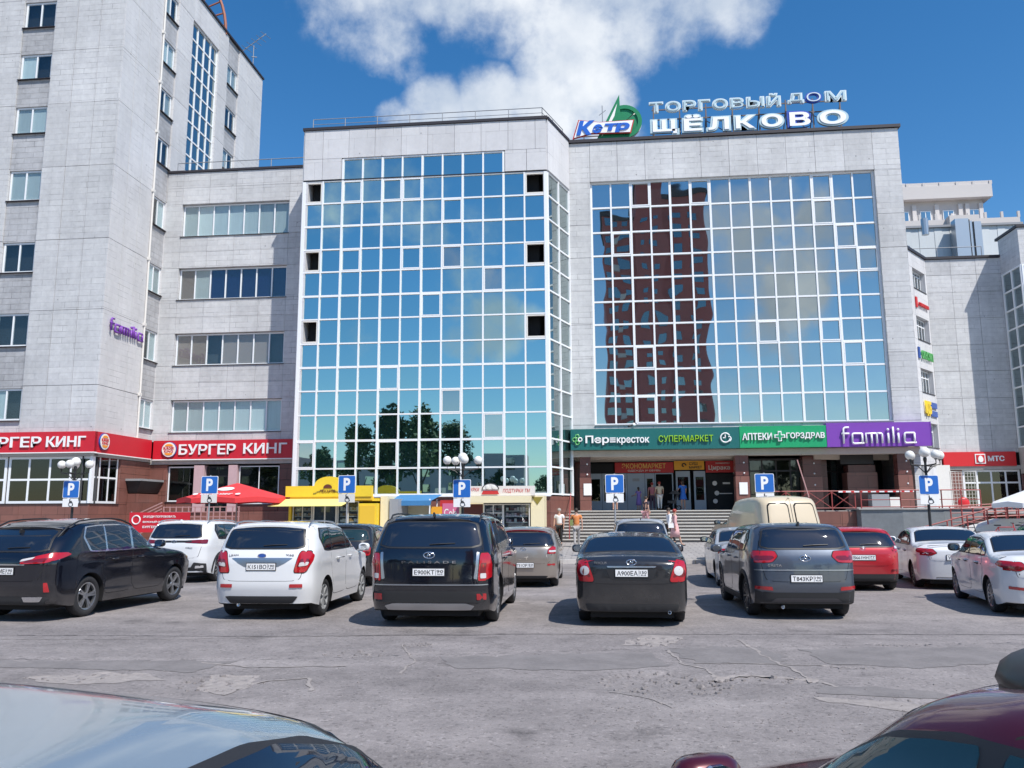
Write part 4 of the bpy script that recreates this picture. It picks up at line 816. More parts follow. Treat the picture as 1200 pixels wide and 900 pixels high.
gys = [-400, -150, -60, -20, -5, 0, 2, 3]+lines(4, 13.6, 150)+[15, 18, 22, 27, 30.7]
def grid_mesh(xs, ys, fz):
    v = [(x, y, fz(x, y)) for y in ys for x in xs]; n = len(xs)
    f = [(j*n+i, j*n+i+1, (j+1)*n+i+1, (j+1)*n+i) for j in range(len(ys)-1) for i in range(n-1)]
    me = bpy.data.meshes.new('g'); me.from_pydata(v, [], f); me.polygons.foreach_set('use_smooth', [True]*len(f)); return me
am = bpy.data.materials.new('asphalt'); am.use_nodes = True; t = am.node_tree; p = t.nodes['Principled BSDF']; MATS['asphalt'] = am
g = nd(t, 'ShaderNodeNewGeometry'); P_ = g.outputs['Position']
a = noise_tex(P_, .35, 6, .6, nt=t); b_ = noise_tex(P_, 2.2, 8, .65, (3, 0, 0), nt=t); c_ = noise_tex(P_, 55, 3, .7, nt=t); d_ = noise_tex(P_, 14, 5, .7, (0, 4, 0), nt=t)
f = mth('ADD', mth('ADD', mth('MULTIPLY', a, .3, nt=t), mth('MULTIPLY', b_, .25, nt=t), nt=t), mth('ADD', mth('MULTIPLY', c_, .25, nt=t), mth('MULTIPLY', d_, .2, nt=t), nt=t), nt=t)
rp = nd(t, 'ShaderNodeValToRGB'); e = rp.color_ramp.elements
e[0].position = .36; e[0].color = (.115, .104, .102, 1); e[1].position = .66; e[1].color = (.36, .325, .315, 1)
q = rp.color_ramp.elements.new(.5); q.color = (.235, .213, .208, 1)
t.links.new(f, rp.inputs[0])
# dark bitumen speckle and light aggregate
vo = nd(t, 'ShaderNodeTexVoronoi'); vo.inputs['Scale'].default_value = 34; t.links.new(P_, vo.inputs['Vector'])
spk = nd(t, 'ShaderNodeSeparateColor'); t.links.new(vo.outputs['Color'], spk.inputs[0])
k1 = mth('MULTIPLY_ADD', mth('GREATER_THAN', spk.outputs[0], .93, nt=t), -.3, 1, nt=t); k2 = mth('MULTIPLY_ADD', mth('GREATER_THAN', spk.outputs[1], .95, nt=t), .22, 1, nt=t)
mp_ = nd(t, 'ShaderNodeMapping'); mp_.inputs['Scale'].default_value = (.10, .9, 1); t.links.new(P_, mp_.inputs[0]); trk = noise_tex(mp_.outputs[0], 1, 4, .55, nt=t)
trk = mth('MULTIPLY_ADD', trk, .7, .65, nt=t)
oil = nd(t, 'ShaderNodeMapRange'); oil.inputs[1].default_value = .60; oil.inputs[2].default_value = .72; oil.inputs[3].default_value = 1; oil.inputs[4].default_value = .62; t.links.new(noise_tex(P_, .9, 5, .6, (7, 3, 0), nt=t), oil.inputs[0])
k2 = mth('MULTIPLY', k2, mth('MULTIPLY', trk, oil.outputs[0], nt=t), nt=t)
vm = nd(t, 'ShaderNodeVectorMath', operation='SCALE'); t.links.new(rp.outputs[0], vm.inputs[0]); t.links.new(mth('MULTIPLY', k1, k2, nt=t), vm.inputs['Scale']); t.links.new(vm.outputs[0], p.inputs['Base Color'])
p.inputs['Roughness'].default_value = .85
bp = nd(t, 'ShaderNodeBump'); bp.inputs['Strength'].default_value = .7; bp.inputs['Distance'].default_value = .012
t.links.new(mth('ADD', c_, mth('MULTIPLY', d_, 1.2, nt=t), nt=t), bp.inputs['Height']); t.links.new(bp.outputs[0], p.inputs['Normal'])
me = grid_mesh(gxs, gys, gz); me.materials.append(am); o = link('asphalt_ground', me); struct(o)
mat('asphalt_smooth', (.20, .184, .18), .8, var=.25, vs=2.2, bump=.6, bs=55); mat('dust', (.30, .27, .255), .95, var=.25, vs=9, bump=.5, bs=60); mat('rubble', (.22, .20, .195), .9, var=.35, vs=8)
def sheet(name, poly, m, dz, res=.09, wob=.13):
    """thin asphalt patch following the ground, with a ragged edge"""
    n = len(poly); ed = []
    for i in range(n):
        a, b = Vector(poly[i]), Vector(poly[(i+1) % n]); k = max(2, int((b-a).length/res))
        for j in range(k): q = a+(b-a)*j/k; ed.append((q.x+wob*noise.noise(Vector((q.x*4, q.y*4, 2))), q.y+wob*noise.noise(Vector((q.x*4, q.y*4, 8)))))
    inn = []; xs_ = [q[0] for q in ed]; ys_ = [q[1] for q in ed]; x = min(xs_)
    while x < max(xs_):
        y = min(ys_)
        while y < max(ys_): inn.append((x, y)); y += res
        x += res
    r = delaunay_2d_cdt([Vector(q) for q in ed+inn], [], [list(range(len(ed)))], 1, 1e-4)
    me = bpy.data.meshes.new(name); me.from_pydata([(q.x, q.y, gz(q.x, q.y)+dz) for q in r[0]], [], [tuple(f) for f in r[2]]); me.materials.append(MATS[m])
    b = bmesh.new(); b.from_mesh(me); bmesh.ops.recalc_face_normals(b, faces=b.faces)
    if b.faces and sum(f.normal.z for f in b.faces) < 0: bmesh.ops.reverse_faces(b, faces=b.faces)
    b.to_mesh(me); b.free()
    o = link(name, me); struct(o); return o
sheet('asphalt_patch', [(.92, 11.69), (1.21, 12.05), (2.16, 12.0), (2.26, 11.79), (2.41, 10.96), (2.11, 10.76), (1.54, 10.72), (1.17, 10.69)], 'asphalt_smooth', .004)
sheet('asphalt_patch', [(2.3, 9.47), (2.9, 9.42), (3.6, 9.17), (3.5, 8.85), (2.6, 9.0), (2.25, 9.09)], 'asphalt_smooth', .004)
sheet('asphalt_patch', [(2.7, 11.9), (5.2, 12.3), (5.4, 11.2), (3.8, 10.6), (2.8, 10.8)], 'asphalt_smooth', .004)
sheet('asphalt_patch', [(-2.1, 10.9), (.7, 11.5), (.8, 10.5), (-.03, 10.15), (-1.8, 10.2)], 'asphalt_smooth', .004)
sheet('asphalt_patch', [(-9, 10.2), (-6, 10.3), (-4.6, 10.45), (-4.8, 9.7), (-7, 9.8), (-9, 9.6)], 'asphalt_smooth', .004)
sheet('dusty_patch', [(-6.6, 9.25), (-5.98, 9.6), (-5.2, 9.5), (-4.9, 9.2), (-5.6, 8.9), (-6.2, 8.95)], 'dust', .004, .08, .12)
sheet('dusty_patch', [(-4.5, 9.5), (-3.9, 9.55), (-3.8, 9.0), (-3.95, 8.55), (-4.3, 8.8)], 'dust', .004, .08, .12)
sheet('dusty_patch', [(2.1, 8.95), (2.9, 8.75), (4.2, 8.3), (4.3, 7.9), (3.2, 8.2), (2.2, 8.7)], 'dust', .004, .08, .12)
sheet('dusty_patch', [(.3, 12.05), (.9, 12.15), (1.3, 12.9), (.8, 13.05), (.4, 12.5)], 'dust', .0035, .08, .12)
def crack(pts, w, m='dust', dz=.006):
    v = []; f = []; k = 0
    for (ax, ay), (bx, by) in zip(pts, pts[1:]):
        L = sqrt((bx-ax)**2+(by-ay)**2); n = max(2, int(L/.07))
        for i in range(n+1):
            t_ = i/n; x = ax+(bx-ax)*t_; y = ay+(by-ay)*t_; nx, ny = -(by-ay)/L, (bx-ax)/L
            o_ = .05*noise.noise(Vector((x*5, y*5, 4))); ww = w*(.35+abs(noise.noise(Vector((x*7, y*7, 1))))*1.6)
            for s in (-1, 1): xx, yy = x+nx*(o_+s*ww/2), y+ny*(o_+s*ww/2); v.append((xx, yy, gz(xx, yy)+dz))
            if i: b0 = len(v)-4; f.append((b0, b0+1, b0+3, b0+2))
    me = bpy.data.meshes.new('crack'); me.from_pydata(v, [], f); me.materials.append(MATS[m]); o = link('ground_crack', me); struct(o)
for pts, w_ in (([(.92, 11.69), (1.02, 10.68), (1.28, 10.31), (1.27, 9.7)], .05), ([(2.02, 12.68), (2.13, 11.12), (2.28, 10.39), (2.29, 9.64)], .05), ([(-2.82, 11.93), (-2.34, 10.6), (-2.31, 9.77)], .04), ([(-3.89, 8.51), (-3.9, 9.15), (-3.32, 9.44), (-3.03, 8.78)], .07),
                ([(1.2, 9.75), (1.7, 10.0), (2.4, 9.75), (2.5, 9.4)], .09), ([(.1, 9.0), (.45, 8.75), (.7, 8.3)], .04), ([(-9, 11.9), (-6, 12.2), (-3, 12.9), (0, 13.2)], .03), ([(1.17, 10.7), (2.1, 10.75), (3, 10.6)], .05), ([(-5, 10.3), (-4.2, 10.0), (-3.1, 10.2)], .06)): crack(pts, w_)
crack([(x, y-.01) for x, y in joint], .035, 'black_metal', .001)
mat('tar', (.06, .055, .055), .7); crack([(-9, 12.35), (-5.25, 12.5), (-1, 13.0), (3, 13.3), (8, 13.6)], .03, 'tar', .004)
# loose rubble and grit
def stones(name, n, area, smin, smax, seed):
    rnd = random.Random(seed); b = MB()
    for _ in range(n):
        x, y = area(rnd); s = rnd.uniform(smin, smax)*(1 if rnd.random() < .9 else 1.8); c = Vector((x, y, gz(x, y)+s*.2)); a0 = rnd.uniform(0, 6)
        v = [c+Vector((s*cos(a0+k*2*pi/5)*rnd.uniform(.7, 1.2), s*sin(a0+k*2*pi/5)*rnd.uniform(.6, 1), -s*.3)) for k in range(5)]+[c+Vector((s*.6*cos(a0+k*2*pi/5), s*.6*sin(a0+k*2*pi/5), s*rnd.uniform(.2, .45))) for k in range(5)]
        b.add(v, [(5, 6, 7, 8, 9)]+[(k, (k+1) % 5, (k+1) % 5+5, k+5) for k in range(5)])
    o = b.build(name, 'rubble', None); o['kind'] = 'stuff'; o['label'] = 'loose asphalt crumbs and grit scattered over the worn road'; o['category'] = 'rubble'
def in_holes(r):
    h = r.choice(holes[:2]+holes[:1]*3+holes[2:]); a = r.uniform(0, 6.28); q = sqrt(r.random()); return h[0]+h[2]*q*cos(a), h[1]+h[3]*q*sin(a)
stones('pothole_rubble', 230, in_holes, .010, .034, 3)
stones('road_grit', 900, lambda r: (r.gauss(2.2, 1.6), r.gauss(8.2, .9)), .004, .012, 5); bpy.data.objects['road_grit']['label'] = 'fine grit strewn over the asphalt in front of the parked cars'
stones('grit_scatter', 500, lambda r: (r.uniform(-6, 6), r.uniform(5, 13)), .004, .014, 9); bpy.data.objects['grit_scatter']['label'] = 'sparse gravel crumbs across the whole parking lane'
# kerb and pavement
def pz(y): return .13 if y < 31 else (.13+.29*(y-31)/9.5 if y < 40.5 else .42)
me = grid_mesh([-60, -28, 60], [30.9, 31, 40.5, 90], lambda x, y: pz(y)); mat('paving', (.33, .31, .30), .9, var=.12, vs=1.4, bump=.3); 
stone_mat('pavers', (.34, .32, .31), (.29, .275, .27), (.16, .15, .15), .5, .5, .02, .15)
t = MATS['pavers'].node_tree; 
for n in t.nodes:
    if n.type == 'COMBXYZ':
        for l in list(n.inputs[1].links): t.links.remove(l)
        for l in list(n.inputs[0].links): t.links.remove(l)
        s = [q for q in t.nodes if q.type == 'SEPXYZ'][0]; t.links.new(s.outputs[0], n.inputs[0]); t.links.new(s.outputs[1], n.inputs[1])
me.materials.append(MATS['pavers']); o = link('pavement', me); struct(o)
mat('kerb_stone', (.50, .47, .44), .85, var=.12, vs=2, rnd=.12)
KB = MB().box(-.485, .485, 0, .22, -.05, .14).mesh('kerb', 'kerb_stone'); kr = link('kerb', None, None, (0, 30.7, 0)); struct(kr)
for k in range(74): link('kerb_stone', KB, kr, (-36+k*1.0, random.uniform(-.01, .01), random.uniform(-.006, .004)))

# ================================================================== ENTRANCE STAIRS AND TERRACE
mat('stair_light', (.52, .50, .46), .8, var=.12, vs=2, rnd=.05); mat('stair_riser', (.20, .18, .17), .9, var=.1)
ES = thing('entrance_stairs', 'wide flight of pale stone steps leading up to the entrance doors', 'stairs', (3.2, 42.2, .42))
NS = 10; RH = (1.95-.42)/NS; TD = .34
for k in range(NS):
    y0 = 44.0-(NS-k)*TD
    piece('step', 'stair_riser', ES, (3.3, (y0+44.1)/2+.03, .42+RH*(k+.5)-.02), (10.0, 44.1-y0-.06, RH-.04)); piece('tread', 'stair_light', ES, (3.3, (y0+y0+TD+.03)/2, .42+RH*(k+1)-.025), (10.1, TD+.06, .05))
MB().box(-1.7, 8.35, 43.98, 48.7, 1.2, 1.95).build('landing', 'stair_light', ES, loc=-ES.location)
b = MB()
for x in (-1.35,): b.tube([(x, 40.7, .5), (x, 40.7, 1.45), (x, 44.0, 2.95), (x, 44.0, 1.95)], .03, 6)
b.build('handrail', 'rail_red', ES, loc=-ES.location)
tw = thing('terrace_wall', 'grey concrete and red granite retaining wall below the railed terrace', 'wall', (14, 42.5, 0))
FTW = fac((0, 42.6))
panels(tw, FTW, 0, [8.35, 9.6, 10.9, 12.1, 12.8], [0, 1.0, 1.86], lambda i, j: 'granite', thick=.4)
mat('dark_concrete', (.19, .205, .215), .75, var=.2, vs=.9)
MB().prism([(12.8, 41.9), (14.6, 41.45), (16.5, 41.45), (18.6, 42.0), (19.0, 44), (12.8, 44)], lambda a, c, q: Vector((a, c, q))-tw.location, 1.92).build('curved_wall', 'dark_concrete', tw)
MB().prism([(12.7, 41.85), (14.6, 41.38), (16.5, 41.38), (18.7, 41.95), (19.1, 44), (12.7, 44)], lambda a, c, q: Vector((a, c, 1.925+q))-tw.location, .06).build('coping', 'concrete', tw)
MB().box(8.35, 24, 43.0, 50, 1.7, 1.9).build('terrace_slab', 'concrete', tw, loc=-tw.location)
MB().box(12.8, 24.5, 44, 60, .3, 1.7).build('fill', 'concrete_grey', tw, loc=-tw.location)
tr = thing('terrace_railing', 'brownish red railing with crossed bars along the terrace edge', 'railing', (10, 42.7, 1.9))
railing('rail', tr, [(8.35, 42.7, 1.9), (12.8, 42.7, 1.9)], .95, .03, m='rail_red', post=1.1, mids=(.12,), cross=True)
railing('rail', tr, [(12.9, 42.1, 1.95), (14.6, 41.65, 1.95), (16.5, 41.65, 1.95), (18.5, 42.15, 1.95)], .9, .03, m='rail_red', post=1.3, mids=(.12, .5))
bt = tag(MB().build('barrier_tape', 'white') if 0 else MB().box(12.0, 15.6, -.01, .01, 0, .07).build('barrier_tape', 'white', None, loc=(0, 42.6, 2.78)), 'red and white striped barrier tape along the terrace railing', 'barrier tape')
for k in range(9): MB().box(12.2+k*.4, 12.35+k*.4, -.013, .013, .001, .069).build('stripe', 'mts_red', bt)
ac = thing('terrace_box', 'grey metal appliance box with brown granite block on the terrace', 'box', (14.0, 43.6, 1.95))
MB().box(-.1, .75, 0, .6, 0, .75).build('cabinet', 'grey_metal', ac); MB().box(.78, 1.25, 0, .5, 0, .6).build('cabinet', 'offwhite', ac); MB().box(-1.0, 1.2, -.5, .3, -.02, .1).build('pallet', 'concrete', ac)
kb = tag(MB().box(0, 1.55, 0, 1.0, 0, 1.95).build('granite_block', 'granite', None, loc=(13.35, 45.6, 1.95)), 'brown granite clad block standing on the terrace under the dark duct', 'granite block')
MB().box(.1, 1.5, .1, .9, 1.96, 2.35).build('top_box', 'granite_dark', kb); MB().box(-.3, 1.4, .0, .8, 2.4, 2.9).build('duct', 'black_metal', kb)
lp = tag(MB().box(8.0, 8.0+.05, -.02, .02, 0, 1.9).build('leaning_pole', 'rail_pink', None, loc=(2.6, 41.9, .6), rot=(0, radians(-14), 0)), 'thin reddish pole leaning against the granite terrace wall', 'pole')
# mesh gate frames and posters at the terrace end
for k, (x, w_) in enumerate(((18.6, .08), (20.4, 1.1))):
    g_ = thing('mesh_gate', ('narrow' if k == 0 else 'wide')+' pale metal mesh gate standing beside the phone shop windows', 'gate', (x, 50, 1.7))
    b = MB(); b.tube([(0, 0, 0), (0, 0, 2.4), (w_+.3, 0, 2.4), (w_+.3, 0, 0)], .04, 6)
    if k:
        for q in range(12): b.bar((0, 0, .2*q+.1), (1.4, 0, .2*q+.1), .015)
        for q in range(8): b.bar((.17*q+.1, 0, 0), (.17*q+.1, 0, 2.4), .015)
    b.build('frame', 'offwhite', g_)
po = tag(MB().box(0, .85, 0, .05, 0, 2.0).build('poster_board', 'offwhite', None, loc=(14.75, 50.0, 2.0)), 'white poster board with red marks behind the orange pier', 'poster'); MB().box(.2, .6, -.01, 0, .7, 1.2).build('print', 'mts_red', po)
po = tag(MB().box(0, .7, 0, .05, 0, 2.2).build('poster_board', 'offwhite', None, loc=(18.3, 50.5, 2.0)), 'white poster stand with green patch right of the parking sign', 'poster'); MB().box(.1, .5, -.01, 0, 1.8, 2.0).build('print', 'leaf_green', po)
# ramp with red railings in front of the phone shop
rm = thing('access_ramp', 'concrete access ramp with red railings and landings at the right', 'ramp', (16, 38, .4))
MB().prism([(13.6, .3), (17.6, 1.5), (24, 1.5), (24, .2), (13.6, .2)], lambda a, z, q: Vector((a, 37.8+q, z))-rm.location, 1.3).build('ramp', 'offwhite', rm)
railing('rail', rm, [(13.4, 37.7, .35), (17.6, 37.7, 1.5)], .62, .03, m='rail_red', post=.8, mids=(.5,))
for zz_, yy in ((1.4, 39.8), (1.4, 41.0), (1.5, 43.5)): railing('rail', rm, [(16.6, yy, zz_-.3), (21.5, yy, zz_-.1)], .85, .03, m='rail_red', post=.5, mids=(.25, .5, .75))
MB().box(17.6, 26, 39.2, 44, .3, 1.45).build('landing', 'granite', rm, loc=-rm.location)
fb = tag(MB().ball((0, 0, 0), .3, 14, 8, (1, .4, 1)).build('red_box', 'mts_red', None, loc=(18.9, 45, 2.25), smooth=True), 'small bright red round topped box beside the mesh gate', 'box')
# wall of shops seen under the portal, behind R
MB().box(16.6, 24.5, 60, 60.3, 0, 5).build('rear_wall', 'offwhite', Eb, loc=-Eb.location)

# ================================================================== STREET FURNITURE
GL = mat('globe', (.78, .77, .74), .25, coat=.3)
def lamp(x, lab, seed):
    L = thing('street_lamp', lab, 'street lamp', (x, 31.6, .14), 0, 'globe lamps along the kerb'); H = 3.78; rnd = random.Random(seed)
    b = MB(); b.tube([(0, 0, 0), (0, 0, .5), (0, 0, H-.25)], [.07, .055, .045], 10); b.lathe([(.12, 0), (.12, .05), (.08, .12), (.05, .2)], (0, 0, 0), 12); b.build('post', 'black_metal', L, smooth=False)
    for k, a in enumerate((0, pi, pi*.62+.25, -pi*.45)):
        a += seed*.13; r = .6 if k < 2 else .5; dx, dy = r*cos(a), r*sin(a)
        ar = MB().tube([(0, 0, H-.72), (dx*.5, dy*.5, H-.45), (dx*.98, dy*.98, H-.36)], .018, 6).tube([(0, 0, H-.42), (dx, dy, H-.38), (dx, dy, H-.24)], .02, 6).lathe([(.0, -.24), (.06, -.22), (.05, -.17)], (dx, dy, H), 10).build('arm', 'black_metal', L)
        MB().ball((dx, dy, H-.04), .165, 20, 12).build('globe', 'globe', ar, smooth=True)
    tp = MB().lathe([(.05, -.3), (.07, -.2), (.06, -.12)], (0, 0, H), 10).build('finial', 'black_metal', L); MB().ball((0, 0, H+.07), .19, 20, 12).build('globe', 'globe', tp, smooth=True)
lamp(-21.15, 'four armed white globe street lamp in front of the red burger fascia', 0); lamp(-5.15, 'white globe street lamp in front of the teal glass hall', 1); lamp(12.05, 'white globe street lamp at the right below the violet sign', 2)
mat('sign_p_blue', (.02, .14, .50), .35); mat('sign_back', (.62, .64, .66), .4)
plabs = ['blue parking sign on the lamp post left of the black crossover', 'blue parking sign with wheelchair plate before the red parasol', 'blue parking sign on a thin pole by the yellow kiosk', 'blue parking sign on the lamp post in front of the glass hall',
         'blue parking sign on a thin pole before the entrance doors', 'blue parking sign above the beige van', 'blue parking sign on the right lamp post under the violet sign']
def rsq(w, r, n=5):
    p = []
    for cx, cy, a0 in ((w-r, w-r, 0), (-w+r, w-r, pi/2), (-w+r, -w+r, pi), (w-r, -w+r, 1.5*pi)): p += [(cx+r*cos(a0+pi/2*k/n), cy+r*sin(a0+pi/2*k/n)) for k in range(n+1)]
    return p
for k, (x, zt) in enumerate(((-21.15, 3.22), (-15.31, 3.35), (-9.7, 3.33), (-5.15, 3.13), (.69, 3.27), (6.22, 3.25), (12.05, 3.14))):
    S = thing('parking_sign', plabs[k], 'sign', (x, 31.45, .14), radians(random.uniform(-3, 3)), 'parking signs along the kerb'); zc = zt-.35-.14
    ty = random.uniform(-.02, .02)
    fn = lambda w_, d: (lambda a, c, q: (a, d-q, zc+c))
    MB().prism(rsq(.35, .05), fn(0, 0), .02).build('sign_plate', 'white', S); MB().prism(rsq(.33, .045), fn(0, -.0205), .004).build('blue_field', 'sign_p_blue', S)
    FS_ = lambda s, d, z: Vector((x+s, 31.45+d, z))
    S2 = bpy.data.objects.new('tmp', None)
    lt = lettering('letter', 'P', 'white', S, lambda s, d, z: Vector((s, d, z))+S.location, -.13, .14, zc-.24, zc+.25, .006, .035, -.025)
    MB().box(-.33, .33, -.015, 0, zc-.70, zc-.37).build('lower_plate', 'white' if k not in (1, 2) else 'offwhite', S)
    b = MB(); b.tube([(.03+.09*cos(a), -.019, zc-.59+.09*sin(a)) for a in lines(.9, 2*pi-.9+.6, 12)], .012, 5); b.bar((-.02, -.019, zc-.43), (-.02, -.019, zc-.55), .025); b.ball((-.02, -.019, zc-.405), .022, 8, 6); b.bar((-.02, -.019, zc-.53), (.09, -.019, zc-.53), .022); b.bar((.09, -.019, zc-.53), (.13, -.019, zc-.64), .022)
    b.bar((-.02, -.019, zc-.47), (.07, -.019, zc-.47), .018); b.build('wheelchair_symbol', 'black_metal', S)
    if k in (1, 2, 4, 5): MB().tube([(0, .04, 0), (0, .04, zt-.1)], .03, 8).build('pole', 'grey_metal', S)
    MB().box(-.1, .1, .0, .03, zc+.1, zc+.14).box(-.1, .1, .0, .03, zc-.5, zc-.46).build('clamp', 'grey_metal', S) if k in (1, 2, 4, 5) else None

# yellow bakery kiosk
K1 = thing('yellow_kiosk', 'yellow food kiosk with arched top and striped awning beside the glass hall', 'kiosk', (-11.9, 36, .3)); k0 = -K1.location
MB().box(-13.9, -9.75, 36.5, 39, .3, 2.5).build('cabin', 'yellow', K1, loc=k0) if 0 else None
b = MB(); b.box(-13.8, -13.7, 36.1, 39, .3, 2.5).box(-13.8, -9.7, 38.9, 39, .3, 2.5).box(-13.8, -9.7, 36.1, 39, 2.4, 2.52); b.build('cabin', 'yellow', K1, loc=k0)
MB().box(-10.55, -9.72, 36.0, 39, .75, 2.3).build('side_pillar', 'yellow', K1, loc=k0); MB().box(-10.6, -9.68, 35.95, 39, .3, .75).build('plinth', 'granite', K1, loc=k0)
MB().box(-9.66, -9.35, 36.4, 38.5, .3, 2.62).build('cream_edge', 'cream', K1, loc=k0); MB().box(-9.3, -8.9, 36.6, 38.6, .3, 2.5).build('open_door', 'grey_metal', K1, loc=k0)
MB().box(-10.5, -9.8, 35.97, 36.0, .98, 2.2).build('poster', mat('yellow_deep', (.8, .5, .04), .5), K1, loc=k0)
MB().prism([(-13.9, 2.6), (-9.95, 2.6), (-9.95, 3.08), (-11.25, 3.08)]+[(-11.9+.68*cos(a), 3.08+.42*sin(a)) for a in lines(0.05, pi-.05, 14)]+[(-12.6, 3.08), (-13.9, 3.08)], lambda a, z, q: (a+k0.x, 35.9+q+k0.y, z+k0.z), .3).build('arched_fascia', 'yellow', K1)
MB().box(-13.7, -9.95, 35.95, 36.3, 2.45, 2.6).build('fascia_base', 'yellow_deep', K1, loc=k0)
b = MB(); b.add([(-13.9, 36.0, 2.52), (-10.75, 36.0, 2.52), (-11.0, 34.9, 2.2), (-14.3, 34.9, 2.2), (-13.9, 36.0, 2.49), (-10.75, 36.0, 2.49), (-11.0, 34.9, 2.17), (-14.3, 34.9, 2.17)], [(0, 1, 2, 3), (7, 6, 5, 4), (0, 4, 5, 1), (1, 5, 6, 2), (2, 6, 7, 3), (3, 7, 4, 0)]); b.build('awning', mat('awning', (.85, .72, .25), .7), K1, loc=k0)
# wheat wreath emblem
b = MB(); b.prism([(-11.95+.2*cos(a), 2.98+.17*sin(a)) for a in lines(0, pi, 10)], lambda a, z, q: (a, 35.88-q, z), .01); b.build('cake_mark', mat('brown', (.12, .03, .02), .6), K1, loc=k0)
b = MB()
for s in (-1, 1):
    for q in range(6): b.ball((-11.95+s*(.22+q*.08), 35.88, 2.9-.035*q+.02*(q % 2)), .05, 6, 4, (1, .2, .6))
b.build('leaf_marks', mat('olive', (.25, .2, .03), .6), K1, loc=k0)
lettering('lettering', 'ПЕКАРНЯ', 'brown', K1, fac((0, 35.88)), -12.3, -11.6, 2.78, 2.9, .01, .01)
FK = fac((0, 36.2)); window(K1, FK, 0, -13.65, -12.75, 1.3, 2.4, 2, d=0, fr='offwhite', glass='clear_glass', sill=False, fw_=.04); window(K1, FK, 0, -12.72, -11.6, 1.35, 2.4, 2, d=0, fr='offwhite', glass='clear_glass', sill=False, fw_=.07); window(K1, FK, 0, -11.57, -10.6, .8, 2.4, 2, d=0, fr='offwhite', glass='clear_glass', sill=False, fw_=.04)
fbox('counter', 'offwhite', K1, FK, -13.7, -10.6, -.2, .05, 1.18, 1.3); fbox('counter_front', 'yellow', K1, FK, -13.7, -11.6, -.05, .05, .35, 1.17)
rnd = random.Random(4)
mat('bread', (.45, .25, .09), .8, rnd=.4); mat('packet', (.6, .55, .5), .5, rnd=.5)
def goods(par, F, s0, s1, z, n, d=.18, ms=('bread', 'packet')):
    for i in range(n): s = s0+(s1-s0)*(i+.5)/n; h = rnd.uniform(.07, .16); fbox('packet', rnd.choice(ms), par, F, s-.05, s+.05, d, d+.08, z, z+h)
for (a, c) in ((-13.6, -12.8), (-11.5, -10.65)):
    for z in (1.5, 1.75, 2.0): fbox('shelf', 'offwhite', K1, FK, a, c, .12, .35, z-.03, z-.01); goods(K1, FK, a, c, z, 8)
# blue awning stall
K2 = thing('blue_awning_stall', 'small stall under a faded blue awning between the two kiosks', 'stall', (-8.3, 38, .35)); k0 = -K2.location
b = MB(); b.add([(-9.5, 37.2, 2.42), (-7.5, 37.2, 2.42), (-7.25, 38.6, 2.72), (-9.3, 38.6, 2.72), (-9.55, 37.2, 2.2), (-7.55, 37.2, 2.2)], [(0, 1, 2, 3), (4, 5, 1, 0)]); b.build('awning', mat('faded_blue', (.05, .20, .42), .7, var=.12, vs=2), K2, loc=k0)
b = MB()
for x, y in ((-9.3, 37.3), (-7.6, 37.3), (-9.3, 38.5), (-7.5, 38.5)): b.tube([(x, y, .35), (x, y, 2.5)], .035, 6)
b.build('poles', 'white', K2, loc=k0); MB().box(-9.2, -7.6, 37.5, 38.3, .35, 1.25).build('table', 'offwhite', K2, loc=k0); MB().box(-8.9, -7.8, 38.6, 38.7, 1.2, 2.3).build('back_board', 'cream', K2, loc=k0)
goods(K2, fac((0, 37.6)), -9.1, -7.7, 1.26, 7)
fr = thing('drinks_fridge', 'pink and red drinks fridge beside the orange panel', 'fridge', (-6.75, 38, .35)); MB().box(-.5, .55, 0, .7, 0, 2.1).build('case', 'board_red', fr); MB().box(-.38, .4, -.03, 0, .3, 1.95).build('door', mat('pink_panel', (.62, .16, .3), .4), fr)
lettering('lettering', 'Cola', 'white', fr, lambda s, d, z: Vector((s, d, z))+fr.location, -.3, .3, 1.35, 1.7, .01, .01, -.035)
op = tag(MB().box(0, .5, 0, .1, 0, 1.75).build('orange_panel', 'orange', None, loc=(-7.65, 37.9, .4)), 'bright orange panel between the blue awning and the pink fridge', 'panel')
bp_ = tag(MB().box(0, 1.1, 0, .1, 0, 2.1).build('brown_shed_door', 'brick_orange', None, loc=(-10.75+1.55, 38.9, .35)), 'rust brown sheet wall between yellow kiosk and blue awning', 'wall')
# sausage kiosk
K3 = thing('sausage_kiosk', 'cream kiosk with printed banner fascia in front of the glass hall', 'kiosk', (-4.5, 37, .3)); k0 = -K3.location
mat('banner', (.70, .66, .62), .6); MB().box(-6.3, -2.75, 36.95, 37.2, 2.62, 3.05).build('banner_fascia', 'banner', K3, loc=k0)
MB().box(-6.2, -2.9, 36.6, 37.2, 2.3, 2.6).build('canopy', 'cream', K3, loc=k0)
MB().box(-6.2, -2.9, 38.9, 39, .35, 2.6).box(-6.2, -6.1, 37.1, 38.9, .35, 2.6).box(-2.95, -2.35, 37.15, 39, .35, 2.62).build('cabin', 'cream', K3, loc=k0)
b = MB(); b.prism([(-2.9, 2.55), (-2.4, 2.55), (-2.65, 2.2)], lambda a, z, q: (a, 37.14-q, z), .01); b.build('dart_mark', 'olive', K3, loc=k0)
F3 = fac((0, 37.15)); window(K3, F3, 0, -5.1, -4.2, 1.3, 2.25, 2, .55, d=0, fr='offwhite', glass='clear_glass', sill=False, fw_=.05); window(K3, F3, 0, -4.2, -3.0, 1.15, 2.25, 1, d=0, fr='offwhite', glass='clear_glass', sill=False, fw_=.04)
fbox('front_panel', 'offwhite', K3, F3, -5.1, -2.95, 0, .05, .35, 1.13); fbox('brown_front', 'brown', K3, F3, -6.1, -5.12, 0, .05, .35, 2.25)
